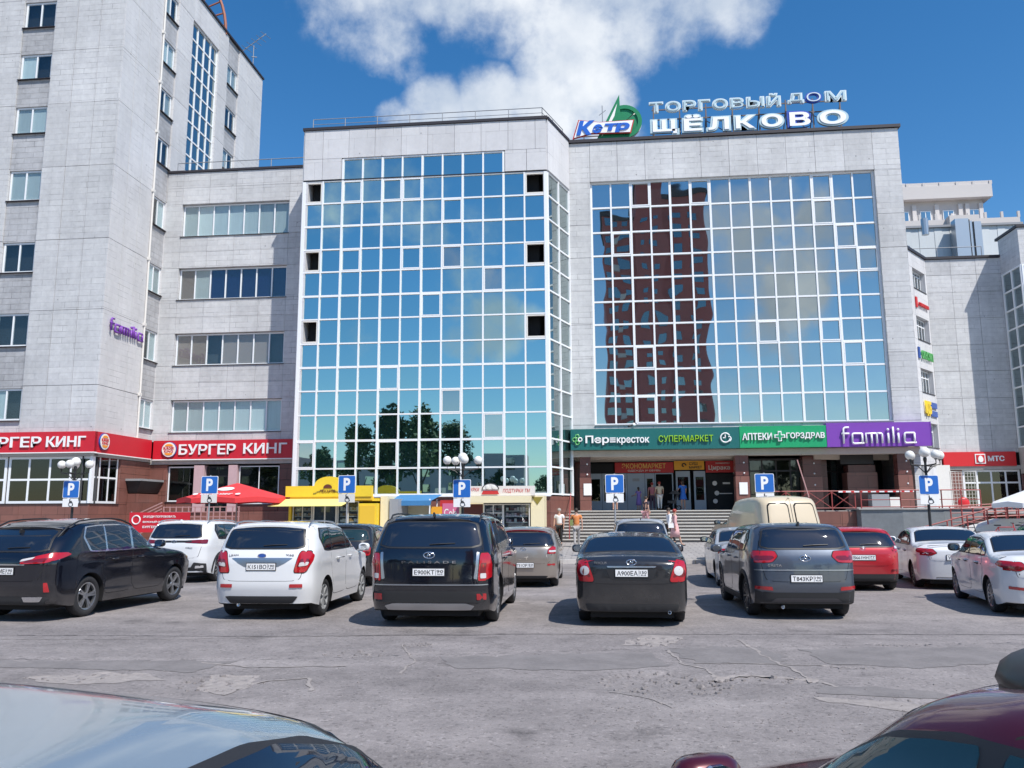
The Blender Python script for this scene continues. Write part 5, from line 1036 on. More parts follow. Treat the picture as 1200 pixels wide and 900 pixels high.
for (a, c) in ((-5.0, -4.3), (-4.1, -3.1)):
    for z in (1.45, 1.7, 1.95): fbox('shelf', 'offwhite', K3, F3, a, c, .12, .35, z-.03, z-.01); goods(K3, F3, a, c, z, 8, ms=('packet', 'pink_render', 'brown'))
FB_ = fac((0, 36.95)); lettering('lettering', 'ПОДТУРКИ', 'board_red', K3, FB_, -6.1, -5.3, 2.78, 2.98, .01, .005, slant=.2); lettering('lettering', 'ПОДТУРКИ ТМ', 'board_red', K3, FB_, -4.2, -3.0, 2.72, 2.92, .01, .005, slant=.2)
MB().prism([(-4.75+.36*cos(a), 2.9+.26*sin(a)) for a in lines(0, pi, 12)], lambda a, z, q: (a, 36.93-q, z), .02).build('badge', 'offwhite', K3, loc=k0); MB().tube([(-4.75+.37*cos(a), 36.92, 2.9+.27*sin(a)) for a in lines(0, pi, 12)], .025, 5).build('badge_rim', 'black_metal', K3, loc=k0)
MB().prism([(-5.15, 2.68), (-4.35, 2.68), (-4.42, 2.84), (-5.08, 2.84)], lambda a, z, q: (a, 36.9-q, z), .02).build('badge_ribbon', 'board_red', K3, loc=k0)
for s in (-1, 1): MB().ball((-4.75+s*.14, 36.9, 3.0), .1, 10, 8, (.9, .2, 1)).build('badge_figure', 'offwhite', K3, loc=k0)
# parasols
def parasol(nm, lab, loc, R, h0, h1, m, closed_edge=True, n=8, rz=.2):
    U = thing(nm, lab, 'parasol', loc, rz); b = MB(); v = [(0, 0, h1)]; f = []
    for k in range(n): a = 2*pi*k/n; v.append((R*cos(a), R*sin(a), h0)); 
    for k in range(n):
        a = 2*pi*(k+.5)/n; v.append((R*.9*cos(a), R*.9*sin(a), h0+.08))
    for k in range(n): v.append((R*cos(2*pi*k/n), R*sin(2*pi*k/n), h0-.2)); v.append((R*.9*cos(2*pi*(k+.5)/n), R*.9*sin(2*pi*(k+.5)/n), h0-.14))
    for k in range(n):
        f += [(0, 1+k, 1+n+k), (0, 1+n+k, 1+(k+1) % n)]; f += [(1+k, 1+2*n+2*k, 2+2*n+2*k, 1+n+k), (1+n+k, 2+2*n+2*k, 1+2*n+(2*k+2) % (2*n), 1+(k+1) % n)]
    b.add(v, f); o = b.build('canopy', m, U); MB().tube([(0, 0, 0), (0, 0, h1)], .03, 8).build('pole', 'grey_metal', U)
    q = MB()
    for k in range(n): q.bar((0, 0, h1-.08), (R*cos(2*pi*k/n)*.97, R*sin(2*pi*k/n)*.97, h0+.0), .02)
    q.build('ribs', 'grey_metal', U); MB().lathe([(.3, 0), (.3, .06), (.05, .1)], (0, 0, 0), 16).build('base', 'concrete_grey', U); return U
mat('parasol_red', (.62, .035, .04), .7, var=.06, vs=1)
U = parasol('red_parasol', 'large red burger restaurant parasol with white lettering beside the yellow kiosk', (-16.2, 36, .3), 2.55, 2.22, 2.95, 'parasol_red', rz=radians(22.5))
Fu = lambda s, d, z: Vector((-16.2+s, 36-2.36, .3+z))+Vector((0, d, 0))
FU2 = lambda s, d, z: Vector((-16.2+s, 36-(2.1-z), .3+2.95-.65*(2.1-z)/2.295+.02-d))
for tx, a0, a1, z0, z1 in (('БУРГЕР', -.72, .02, .0, .22), ('КИНГ', .12, .66, .0, .22)):
    o = lettering('lettering', tx, 'white', U, FU2, a0, a1, z0, z1, .006, .01); o.rotation_euler = (0, 0, -radians(22.5))
o = MB().prism([(.0+.36*cos(a), .95+.28*sin(a)) for a in lines(0, 2*pi, 20)[:-1]], lambda a, z, q: FU2(a, -q, z)-U.location, .012).build('oval_mark', 'white', U, rot=(0, 0, -radians(22.5)))
for x_ in (-.98, .92):
    o = MB().prism([(x_+.11*cos(a), .11+.11*sin(a)) for a in lines(0, 2*pi, 14)[:-1]], lambda a, z, q: FU2(a, -q, z)-U.location, .012).build('round_mark', 'white', U, rot=(0, 0, -radians(22.5)))
parasol('white_parasol', 'white parasol leaning low at the right edge by the ramp', (18.6, 37, .4), 1.9, 1.75, 2.5, 'white', rz=0)
bn = thing('burger_banner', 'low red banner with round logo and white lines left of the white crossover', 'banner', (-21.6, 38, .4)); FBn = fac((0, 37.98))
fbox('panel', 'bk_red', bn, FBn, -22.45, -19.4, 0, .04, 1.0, 1.95)
for k, (a, c) in enumerate(((-21.75, -20.1), (-21.75, -20.6), (-21.75, -20.2))): lettering('lettering', ['ЗАХОДИ ПОПРОБОВАТЬ', 'ВКУСНЫЙ ОБЕД', 'БУРГЕРЫ И КОФЕ'][k], 'white', bn, FBn, a, c, 1.68-.24*k, 1.8-.24*k, .01, .02, -.005)
MB().tube([(-22.1+.2*cos(a), 37.97, 1.6+.2*sin(a)) for a in lines(0, 2*pi, 17)[:-1]], .03, 5, closed=True).build('logo_ring', 'white', bn, loc=-bn.location)
for k in range(2): MB().tube([(-22.4+k*2.9, 38.05, .35), (-22.4+k*2.9, 38.05, 2.0)], .03, 6).build('post', 'grey_metal', bn, loc=-bn.location)
# bicycles
def bicycle(x, y, rz, lab, m):
    B = thing('bicycle', lab, 'bicycle', (x, y, .33), rz, 'bicycles parked by the ramp')
    for wx in (-.52, .52):
        w_ = MB().tube([(wx+.33*cos(a), 0, .34+.33*sin(a)) for a in lines(0, 2*pi, 25)[:-1]], .022, 6, closed=True).build('wheel', 'black_metal', B)
        q = MB()
        for k in range(10): a = 2*pi*k/10; q.bar((wx, 0, .34), (wx+.32*cos(a), 0, .34+.32*sin(a)), .006)
        q.build('spokes', 'steel', w_)
    b = MB(); A, S_, Hd, Fk = (-.08, 0, .3), (-.2, 0, .85), (.36, 0, .85), (.52, 0, .34)
    for p0, p1 in ((A, S_), (S_, Hd), (A, (.38, 0, .75)), (A, (-.52, 0, .34)), (S_, (-.52, 0, .34)), (Hd, Fk), (Hd, (.33, 0, 1.0))): b.tube([p0, p1], .018, 6)
    b.build('frame', m, B); MB().tube([(.3, -.28, 1.02), (.36, -.1, 1.0), (.36, .1, 1.0), (.3, .28, 1.02)], .014, 6).build('handlebar', 'black_metal', B); MB().box(-.34, -.1, -.07, .07, .9, .95).build('saddle', 'black_metal', B)
bicycle(15.0, 35.6, .35, 'dark bicycle leaning nearest the white sedan behind', 'black_metal'); bicycle(16.6, 36.0, -.3, 'bicycle with a red frame right of the dark one', 'mts_red'); bicycle(17.5, 36.4, .6, 'grey bicycle farthest right by the ramp railing', 'grey_metal')
# ================================================================== CARS
def paint(name, col, metal=.35, rough=.32):
    m = mat(name, col, rough, metal=metal, coat=1.0); return name
mat('car_glass', (.008, .012, .022), .02, spec=.9, coat=.5); mat('car_glass_green', (.012, .03, .028), .02, spec=.9, coat=.5); mat('rubber', (.022, .022, .024), .75, bump=.2, bs=60); mat('trim_black', (.018, .018, .02), .5); mat('cladding_black', (.03, .03, .032), .7)
mat('chrome', (.75, .76, .78), .12, metal=1); mat('alloy', (.52, .53, .55), .3, metal=.9); mat('alloy_dark', (.10, .10, .11), .35, metal=.7); mat('hub_grey', (.38, .39, .40), .45, metal=.4)
mat('tail_red', (.42, .008, .015), .12, coat=1); mat('tail_dark', (.16, .005, .01), .12, coat=1); mat('tail_clear', (.6, .58, .58), .15, coat=1); mat('plate_white', (.8, .8, .8), .5); mat('undertone', (.012, .012, .013), .9)
def interp(pts, x):
    if x <= pts[0][0]: return pts[0][1]
    for (a, b), (c, d) in zip(pts, pts[1:]):
        if x <= c: return b+(d-b)*(x-a)/(c-a)
    return pts[-1][1]
def smooth(pts, x, h=.07): return sum(interp(pts, x+k*h/2)*w_ for k, w_ in ((-2, 1), (-1, 2), (0, 3), (1, 2), (2, 1)))/9
def chaik(poly, n=2, q=.22):
    for _ in range(n):
        o = []
        for i in range(len(poly)):
            a, b = poly[i], poly[(i+1) % len(poly)]; o += [(a[0]+(b[0]-a[0])*q, a[1]+(b[1]-a[1])*q), (b[0]-(b[0]-a[0])*q, b[1]-(b[1]-a[1])*q)]
        poly = o
    return poly
SH = {}
SH['suv'] = dict(ro=.9, fo=.85, wb=2.65, W=1.82, H=1.65, gc=.22, belt=1.12, R=.345, gw=.85,
    top=[(-.9, .965), (-.72, .985), (-.3, .998), (.35, 1.0), (1.0, .985), (1.35, .955), (1.95, .70), (2.35, .655), (3.0, .61), (3.35, .56), (3.6, .5)],
    ri=[(.0, .14), (.22, .06), (.34, .0), (.60, .02), (.66, .05), (1.0, .30)], fi=[(0, .22), (.2, .08), (.4, 0), (1, .04)])
SH['sedan'] = dict(ro=1.0, fo=.85, wb=2.6, W=1.75, H=1.47, gc=.18, belt=1.0, R=.31, gw=.82,
    top=[(-1.0, .715), (-.85, .735), (-.45, .75), (-.2, .77), (.35, .955), (.75, .995), (1.2, 1.0), (1.65, .96), (2.3, .70), (2.7, .67), (3.1, .62), (3.45, .54)],
    ri=[(0, .14), (.3, .05), (.5, 0), (.75, .01), (1.0, .02)], fi=[(0, .2), (.25, .05), (.5, 0), (1, .05)])
SH['hatch'] = dict(ro=.75, fo=.8, wb=2.49, W=1.72, H=1.48, gc=.18, belt=.95, R=.30, gw=.82,
    top=[(-.75, .94), (-.55, .975), (0, .995), (.6, 1.0), (1.15, .96), (1.75, .72), (2.2, .66), (2.8, .60), (3.3, .5)],
    ri=[(0, .14), (.25, .06), (.45, 0), (.62, .02), (.68, .06), (1.0, .34)], fi=[(0, .2), (.25, .05), (.5, 0), (1, .05)])
def make_car(name, label, loc, az, shape, col, g=None, feats=(), **kw):
    """car built round its rear axle: x right, y forward, z up. Returns its Empty"""
    P = dict(SH[shape]); P.update({k: v for k, v in kw.items() if k in P}); ro, fo, wb, W, H, gc, belt, R = (P[k] for k in ('ro', 'fo', 'wb', 'W', 'H', 'gc', 'belt', 'R'))
    base = SH[shape]; sy = lambda y: y/base['ro']*ro if y < 0 else (y/base['wb']*wb if y <= base['wb'] else wb+(y-base['wb'])/(base['top'][-1][0]-base['wb'])*fo)
    top = [(sy(a), b*H) for a, b in P['top']]; ri = [(a*H, b) for a, b in P['ri']]; fi = [(a*H, b) for a, b in P['fi']]
    C = thing(name, label, kw.get('cat', 'car'), loc, -radians(az), 'cars parked in the lot'); L0, L1 = -ro, wb+fo; Ra = R+.055
    ys = sorted(set([round(L0+(L1-L0)*k/72, 4) for k in range(73)]+[round(c+Ra*cos(pi*k/14), 4) for c in (0, wb) for k in range(15)]+[round(c+s*(Ra+.004), 4) for c in (0, wb) for s in (-1, 1)]))
    ys = [y for i, y in enumerate(ys) if i == 0 or y-ys[i-1] > .002]
    zt = lambda y: smooth(top, y)
    def zb(y):
        for c in (0, wb):
            d = abs(y-c)
            if d < Ra: return max(gc, R+sqrt(Ra*Ra-d*d))
        e = max(0, (L0+.5-y)/.5, (y-L1+.5)/.5); return gc+.07*e
    gw = P['gw']
    def half(y, z):
        s = 1.01-.05*max(0, min(1, (.42-z)/.3))
        if z > belt: s *= 1-(1-gw)*((z-belt)/(H-belt))**1.15
        s += .012*math.exp(-((z-belt*.86)/.06)**2)
        pr = max(0, 1-(y-L0)/.8)**2*.035; pf = max(0, 1-(L1-y)/1.1)**2*.13
        fl = sum(.02*math.exp(-((y-c)/(Ra*1.1))**2)*math.exp(-((z-.5)/.35)**2) for c in (0, wb))
        return W/2*(s-pr-pf+fl)
    nb, nc, ex = 14, 18, kw.get('ex', 12)
    def pos(y, b, c):
        a = 2*(y-L0)/(L1-L0)-1; cc = max(0, 2*c-1)
        k = (abs(a)**18+abs(b)**ex+cc**ex)**(1/ex) if True else 1
        k = max(k, 1e-6) if max(abs(a), abs(b), cc) > .999 else 1
        a2, b2 = a/k if abs(a) > .9 else a, b/k; c2 = (cc/k+1)/2 if cc > 0 else c
        yy = L0+(a2+1)/2*(L1-L0); z0, z1 = zb(y), zt(y)-.035*(H/1.5)*b*b; z = z0+(z1-z0)*c2
        x = b2*half(yy, z)
        wr = max(0, 1-(yy-L0)/(ro+.1)); wf = max(0, 1-(L1-yy)/(fo+.2)); wr = wr*wr*(3-2*wr); wf = wf*wf*(3-2*wf)
        wr_ = min(1, wr*1.0)
        yy += interp(ri, z)*wr_ - interp(fi, z)*wf
        yy += .10*wr*(abs(b)**3)*.8 - .16*wf*abs(b)**2.5
        if L0+.9 < yy < L1-.3 and z > belt: yy -= .10*b*b*max(0, min(1, (yy-wb*.45)/(wb*.3)))*((z-belt)/(H-belt)*0+1)
        return (x, yy, z)
    b_ = MB(); ny = len(ys); idx = {}
    def vid(i, j, k):
        key = (i, j, k)
        if key not in idx: idx[key] = len(b_.v); b_.v.append(pos(ys[i], 2*j/nb-1, k/nc))
        return idx[key]
    for i in range(ny-1):
        for k in range(nc): 
            for j, fl in ((0, 1), (nb, 0)):
                q = (vid(i, j, k), vid(i+1, j, k), vid(i+1, j, k+1), vid(i, j, k+1)); b_.f.append(q if not fl else tuple(reversed(q))); b_.m.append(0)
        for j in range(nb):
            q = (vid(i, j, nc), vid(i, j+1, nc), vid(i+1, j+1, nc), vid(i+1, j, nc)); b_.f.append(q); b_.m.append(0)
            q = (vid(i, j, 0), vid(i+1, j, 0), vid(i+1, j+1, 0), vid(i, j+1, 0)); b_.f.append(q); b_.m.append(1)
    for i, fl in ((0, 0), (ny-1, 1)):
        for j in range(nb):
            for k in range(nc):
                q = (vid(i, j, k), vid(i, j+1, k), vid(i, j+1, k+1), vid(i, j, k+1)); b_.f.append(q if not fl else tuple(reversed(q))); b_.m.append(0)
    me = b_.mesh('body', [col, 'undertone'], True)
    try: me.set_sharp_from_angle(angle=radians(55))
    except Exception: pass
    body = link('body', me, C)
    vv = [Vector(v) for v in b_.v]; bv = BVHTree.FromPolygons(vv, b_.f)
    vn = [Vector(n.vector) for n in me.vertex_normals]
    def snorm(loc_, fi_):
        q = b_.f[fi_]; ws = [1/max(1e-4, (vv[i]-loc_).length) for i in q]; n = Vector()
        for i, w_ in zip(q, ws): n += vn[i]*w_
        return n.normalized()
    DIR = {'L': (Vector((3, 0, 0)), 0), 'R': (Vector((-3, 0, 0)), 0)}
    def cast(a, c, pl):
        if pl in 'LR': s = -1 if pl == 'L' else 1; o_, d = Vector((3*s, a, c)), Vector((-s, 0, 0))
        elif pl == 'B': o_, d = Vector((a, L0-2, c)), Vector((0, 1, 0))
        elif pl == 'F': o_, d = Vector((a, L1+2, c)), Vector((0, -1, 0))
        else: o_, d = Vector((a, c, 4)), Vector((0, 0, -1))
        r = bv.ray_cast(o_, d)
        if r[0] is None or (pl in 'BF' and (r[0]-o_).length > 3.4): r = bv.find_nearest(o_+d*(2.0 if pl in 'LR' else 2.1))
        if r[0] is None: return o_+d, -d
        return r[0], snorm(r[0], r[2])
    def patch(nm, m, poly, pl, off=.004, res=.07, parent=None, th=.008, lab=None, round_=0):
        if round_: poly = chaik(poly, 2, round_)
        res *= kw.get('pres', 1); off *= kw.get('poff', 1)
        ed = []; n = len(poly)
        for i in range(n):
            a, q = Vector(poly[i]), Vector(poly[(i+1) % n]); k = max(1, int((q-a).length/res))
            for j in range(k): ed.append(a+(q-a)*(j/k))
        xs_ = [q[0] for q in ed]; zs_ = [q[1] for q in ed]; inn = []; x = min(xs_)+res/2
        while x < max(xs_):
            z = min(zs_)+res/2
            while z < max(zs_): inn.append(Vector((x, z))); z += res
            x += res
        if pl in 'LR': ed = [Vector((max(q[0], L0+interp(ri, q[1])+.085), q[1])) for q in ed]; inn = [q for q in inn if q[0] > L0+interp(ri, q[1])+.1]
        if pl == 'B': ed = [Vector((max(-(W/2-.055), min(W/2-.055, q[0])), q[1])) for q in ed]; inn = [q for q in inn if abs(q[0]) < W/2-.06]
        r = delaunay_2d_cdt(ed+inn, [], [list(range(len(ed)))], 1, 1e-5)
        V = []; NN = []
        for q in r[0]: p_, n_ = cast(q[0], q[1], pl); V.append(p_+n_*off); NN.append(n_)
        F_ = [tuple(f) for f in r[2]]
        if not F_: return None
        # orient
        a, q, c = (V[i] for i in F_[0][:3])
        if (q-a).cross(c-a).dot(NN[F_[0][0]]) < 0: F_ = [tuple(reversed(f)) for f in F_]
        nv = len(V); ec = {}
        for f in F_:
            for i in range(len(f)): ec[(f[i], f[(i+1) % len(f)])] = 1
        rim = [e for e in ec if (e[1], e[0]) not in ec]; rp_ = {}
        VV = list(V)
        for e in rim:
            for i in e:
                if i not in rp_: rp_[i] = len(VV); VV.append(V[i]-NN[i]*(off+th)); NN.append(NN[i])
        FF = F_+[(e[1], e[0], rp_[e[0]], rp_[e[1]]) for e in rim]
        m2 = bpy.data.meshes.new(nm); m2.from_pydata(VV, [], FF); m2.materials.append(MATS[m]); m2.polygons.foreach_set('use_smooth', [True]*len(FF))
        try: m2.normals_split_custom_set_from_vertices([tuple(n_) for n_ in NN])
        except Exception: pass
        return link(nm, m2, parent or C, label=lab)
    zr = lambda y: zt(y)
    sd = 'LR'
    # ---- glazing
    w0 = kw.get('glass', 'car_glass'); zbl = belt+.03; wt_ = kw.get('wtop', .125); tp = lambda y: min(zt(y)-wt_, H-wt_-.01)
    def dlo(a, c, z0=zbl, inset=0, tpf=tp, k=7):
        pts = [(a+(c-a)*i/k, tpf(a+(c-a)*i/k)) for i in range(k+1)]; pts = [(y, z) for y, z in pts if z > z0+.015]
        if len(pts) < 2: return None
        ya, yc = (a if pts[0][0] == a else pts[0][0]-.04), (c if abs(pts[-1][0]-c) < 1e-6 else pts[-1][0]+.05)
        return [(ya, z0), (yc, z0)]+list(reversed(pts))
    d0, d1 = kw.get('dlo', (-.28 if shape == 'suv' else (-.12 if shape == 'hatch' else .05), wb*.87)); bp1 = kw.get('bp', wb*.44); cp = kw.get('cp', max(d0+.25, .28 if shape != 'sedan' else .3))
    fl_ = kw.get('full_trim', True)
    for s in sd:
        # doors with their glass
        zlo = gc+.14; doors = ((bp1+.03, wb*.90-.32 if False else wb-Ra-.10, d1), (Ra*.62+.12 if False else .5, bp1-.02, None))
        fy0, fy1 = bp1+.02, wb-Ra-.09; ry0, ry1 = Ra+.02, bp1-.005
        tpd = lambda y: min(zt(y)-.085, H-.09)
        fd = [(fy0, zlo), (fy1, zlo), (fy1+.03, belt*.7), (fy1-.02, belt-.02)]+[(y, max(belt, tpd(y))) for y in (min(fy1-.05, d1), d1*.93, d1*.86, d1*.78, bp1+.02) if y > fy0-.01]
        rd = [(ry0, zlo), (ry1, zlo), (ry1, tpd(ry1)), (ry1*.6+cp*.4, tpd(ry1*.6+cp*.4)), (cp-.02, tpd(cp)), (cp-.05, belt*.92), (ry0-.12, belt*.72), (ry0-.02, belt*.5)]
        for q, dd, hy in ((0, fd, fy0+.14), (1, rd, ry0+.14)):
            cx__, cz__ = sum(p_[0] for p_ in dd)/len(dd), sum(p_[1] for p_ in dd)/len(dd)
            big = [(cx__+(a-cx__)*(1+.011), cz__+(c-cz__)*(1+.014)) for a, c in dd]
            D = patch('door', col, dd, s, .0045, .09, round_=.12); patch('door_gap', 'undertone', big, s, .0015, .12, parent=D, round_=.12)
            hz = belt*.88; sg = -1 if s == 'L' else 1; p_, n_ = cast(hy, hz, s)
            hb = MB(); hb.tube([p_+n_*.01, p_+n_*.035+Vector((0, .03, 0)), p_+n_*.035+Vector((0, .15, 0)), p_+n_*.01+Vector((0, .18, 0))], .014, 6); hb.build('handle', kw.get('handle', col), D, smooth=True)
        if fl_: 
            q = dlo(d0-.03, d1+.03, zbl-.02, tpf=lambda y: tp(y)+.018, k=12)
            if q and shape != 'sedan': q = [(d0+.12, zbl-.02)]+[(d1+.04, zbl-.02)]+[p_ for p_ in q[2:-1]]+[(d0+.06, tp(d0+.1)+.02), (d0-.03, zbl+(tp(d0)-zbl)*.6)]
            if q: patch('window_surround', kw.get('surround', 'trim_black'), q, s, .0062, .08, round_=.08)
        for (a, c) in ((bp1+.035, d1), (cp+.02, bp1-.035), (d0, cp-.03)):
            if c-a < .1: continue
            q = dlo(a, c)
            if q and a == d0 and shape != 'sedan': zt_ = tp(a+.12); q = [(a+.16, zbl+.01), (c, zbl), (c, tp(c)), ((a+c)/2+.05, tp((a+c)/2+.05)), (a+.10, zt_), (a+.01, zbl+(zt_-zbl)*.62)]
            if q: patch('side_window', w0, q, s, .009, .08, round_=.06, lab=None)
        # arch trims
        if 'cladding' in feats:
            for c in (0, wb):
                ring = [(c+(Ra+.002)*cos(t), R+(Ra+.002)*sin(t)) for t in lines(-.25, pi+.25, 16)]+[(c+(Ra+.07)*cos(t), R+(Ra+.07)*sin(t)) for t in lines(pi+.25, -.25, 16)]
                ring = [(a, max(z, gc+.02)) for a, z in ring]; patch('arch_trim', 'cladding_black', ring, s, .012, .08)
            patch('sill_trim', 'cladding_black', [(Ra+.05, gc+.01), (wb-Ra-.05, gc+.01), (wb-Ra-.05, gc+.11), (Ra+.05, gc+.11)], s, .014, .15)
        # mirrors
        mo_ = kw.get('mirror_out', .15); sg = -1 if s == 'L' else 1; my = d1-.10; p_, n_ = cast(my, belt+.02+kw.get('mirror_z', 0), s)
        mb = MB(); NB = 16
        for u_ in range(7):
            for v_ in range(NB):
                t_ = pi*u_/6; a_ = 2*pi*v_/NB; se = lambda q, e: math.copysign(abs(q)**e, q)
                mb.v.append(tuple(p_+Vector((sg*mo_+.12*se(cos(a_), .6)*sin(t_)**.6, -.01-.085*cos(t_)*(1 if cos(t_) < 0 else .75), .075+.08*se(sin(a_), .65)*sin(t_)**.6))))
        for u_ in range(6):
            for v_ in range(NB): mb.f.append((u_*NB+v_, u_*NB+(v_+1) % NB, (u_+1)*NB+(v_+1) % NB, (u_+1)*NB+v_)); mb.m.append(0)
        mb.bar(p_, p_+Vector((sg*.1, 0, .04)), .05, .03); mr_ = mb.build('mirror', kw.get('mirror', col), C, smooth=True)
        q = p_+Vector((sg*mo_, -.078, .075)); MB().prism([(.088*cos(t), .062*sin(t)) for t in lines(0, 2*pi, 14)[:-1]], lambda a, z, k: (q.x+a, q.y+k, q.z+z), .02).build('mirror_glass', 'chrome', mr_)
        if 'rails' in feats:
            y0, y1 = top[1][0]+.12, min(d1-.25, wb*.62); pr_ = []
            for y in lines(y0, y1, 8):
                p_, n_ = cast(sg*(W/2*gw-.08), y, 'T'); pr_.append(p_+Vector((0, 0, .045 if y not in (y0,) else .01)))
            pr_[0].z -= .035; pr_[-1].z -= .04; MB().tube(pr_, .016, 6).build('roof_rail', kw.get('rail', 'alloy'), C, smooth=True)
    # windscreen and rear window
    def surf_x(y, z): return half(y, z)
    ws = [p_ for p_ in top if p_[0] > wb*.3]; yb = next((a for a, c in top if a > wb*.6 and c < belt+.12), wb*.85)
    y_t = max(a for a, c in top if c > H*.945); z_t = zt(y_t)-.03
    hwf = lambda z: half(y_t, z)-.07
    def glass_z(y0, y1, nm='windscreen', m=w0, ins=kw.get('ws_ins', .075), parent=None, off=.006):
        L_ = lines(y0, y1, 5); right = [(max(.1, half(y, min(zt(y), H)-.03)-ins), y) for y in L_]; poly = right+[(-a, y) for a, y in reversed(right)]
        return patch(nm, m, poly, 'T', off, .09, round_=.05, parent=parent)
    glass_z(y_t+.04, sy(base['wb']*.0+[a for a, c in base['top'] if c <= .72 and a > 1][0])-.04)
    tz = kw.get('tail_z', belt*.84)
    if shape == 'sedan':
        y1 = max(a for a, c in top if c < H*.97 and a < wb*.35) ; y0 = sy(-.2)
        glass_z(y0+.05, y1-.02, 'rear_window', ins=.10)
        glass_z(y0+.0, y1+.03, 'rear_window_seal', m='trim_black', ins=.07, off=.003)
        lid = [(-W*.36, .47*H), (W*.36, .47*H), (W*.38, belt*.86), (W*.37, belt*.985), (-W*.37, belt*.985), (-W*.38, belt*.86)]
    else:
        rz0, rz1 = kw.get('rwz', (belt+.05, H-.17)); rw = kw.get('rww', (half(L0+.1, belt)*.90, W/2*gw*.90))
        poly = [(-rw[0], rz0), (rw[0], rz0), (rw[1], rz1), (-rw[1], rz1)]
        big = [(-rw[0]-.03, rz0-.025), (rw[0]+.03, rz0-.025), (rw[1]+.035, rz1+.02), (-rw[1]-.035, rz1+.02)]
        lid = [(-W*.37, kw.get('lid_z', .40*H)), (W*.37, kw.get('lid_z', .40*H)), (W*.42, belt*.9), (W*.43, belt), (rw[1]+.06, H-.125), (-rw[1]-.06, H-.125), (-W*.43, belt), (-W*.42, belt*.9)]
    cz_ = sum(q[1] for q in lid)/len(lid); bigl = [(a*1.014, cz_+(c-cz_)*1.014) for a, c in lid]
    TG = patch('tailgate' if shape != 'sedan' else 'boot_lid', col, lid, 'B', .0045, .06, round_=.10); patch('tailgate_gap', 'undertone', bigl, 'B', .0015, .12, parent=TG, round_=.10)
    if shape != 'sedan':
        patch('rear_window_seal', 'trim_black', big, 'B', .013, .05, parent=TG, round_=.10); rwn = patch('rear_window', w0, poly, 'B', .017, .05, round_=.10, parent=TG)
        sp_y = L0+interp(ri, H*.97)+.10
        spv = []; n_ = 9
        for s_ in lines(-1, 1, n_): p_, _ = cast(s_*rw[1]*1.08, sp_y+.02, 'T'); spv.append(p_)
        sb = MB(); v = []
        for p_ in spv: bk_ = .11-.05*abs(p_.x/rw[1])**2; v += [p_+Vector((0, .12, .012)), p_+Vector((0, -bk_, .004)), p_+Vector((0, -bk_, -.03)), p_+Vector((0, .05, -.03))]
        f = []
        for i in range(n_):
            for j in range(4): f.append((i*4+j, i*4+(j+1) % 4, (i+1)*4+(j+1) % 4, (i+1)*4+j))
        f += [(0, 1, 2, 3), (n_*4+3, n_*4+2, n_*4+1, n_*4)]; sb.add(v, f); sb.build('spoiler', kw.get('spoiler', col), C)
        p0, n0 = cast(kw.get('wiper_x', 0), rz0+.03, 'B'); p1, n1 = cast(kw.get('wiper_x', 0)+.42, rz0+.05, 'B'); MB().tube([p0+n0*.03, p0*.6+p1*.4+n1*.04, p1+n1*.025], .009, 5).build('rear_wiper', 'trim_black', C)
    if 'lip' in feats:
        pts = [cast(x, L0+.10, 'T')[0]+Vector((0, -.02, .05)) for x in lines(-W*.38, W*.38, 8)]; MB().tube(pts, [.01]+[.022]*7+[.01], 6).build('boot_spoiler', col, C, smooth=True)
    # tail lights
    for q in kw.get('tails', []):
        m_, pts, rd_ = q[0], q[1], q[2] if len(q) > 2 else .12
        for sg in (1, -1):
            o_ = patch('tail_light' if m_.startswith('tail') else 'tail_trim', m_, [(a*sg, c) for a, c in pts], 'B', .012+(.006 if len(q) > 3 else 0), .05, round_=rd_)
            if m_ == 'tail_red' and o_:
                qx, qz = sum(a for a, c in pts)/len(pts), sum(c for a, c in pts)/len(pts)
                patch('reflector_bar', 'tail_dark', [((qx+(a-qx)*.72)*sg, qz-.02+(c-qz)*.38) for a, c in pts], 'B', .015, .06, parent=o_, round_=rd_); patch('lens_seal', 'undertone', [((qx+(a-qx)*1.08)*sg, qz+(c-qz)*1.09) for a, c in pts], 'B', .008, .06, parent=o_, round_=rd_)
    for q in kw.get('side_tails', []):
        for s in sd: patch('tail_light', q[0], q[1], s, .012, .05, round_=.12)
    for q in kw.get('rear', []):     # (name, material, poly, offset)
        patch(q[0], q[1], q[2], 'B', q[3] if len(q) > 3 else .012, .07, round_=q[4] if len(q) > 4 else .06)
    # number plate
    pzc = kw.get('plate_z', .95 if shape == 'sedan' else .8); pt = kw.get('plate', ''); p_, n_ = cast(0, pzc, 'B'); pw, ph = .26, .056; n_.z *= .4; n_.normalize(); yy = p_.y-.016
    tl = -math.asin(max(-.3, min(.3, n_.z)))
    pl_ = MB().box(-pw, pw, -.006, .006, -ph, ph).build('number_plate', 'plate_white', C, loc=(0, yy, pzc), rot=(-tl*.0, 0, 0)); MB().box(-pw-.012, pw+.012, -.002, .012, -ph-.012, ph+.012).build('plate_frame', 'trim_black', pl_)
    if pt:
        F0 = lambda s, d, z: Vector((s, d, z))
        class _L: location = Vector((0, 0, 0))
        for tx, a0, a1, z0, z1 in ((pt.split('|')[0], -.235, .10, -.038, .036), (pt.split('|')[1], .135, .245, -.01, .036), ('RUS', .15, .235, -.04, -.02)):
            me_t = text_mesh(tx, 1, .01, 2); n = len(me_t.vertices); co = np.empty(n*3); me_t.vertices.foreach_get('co', co); co = co.reshape(-1, 3); mn, mx = co.min(0), co.max(0); u = (co-mn)/(mx-mn)
            me_t.vertices.foreach_set('co', np.stack([a0+u[:, 0]*(a1-a0), -.0065-.002*u[:, 2], z0+u[:, 1]*(z1-z0)], 1).ravel()); me_t.materials.clear(); me_t.materials.append(MATS['trim_black']); link('plate_text', me_t, pl_)
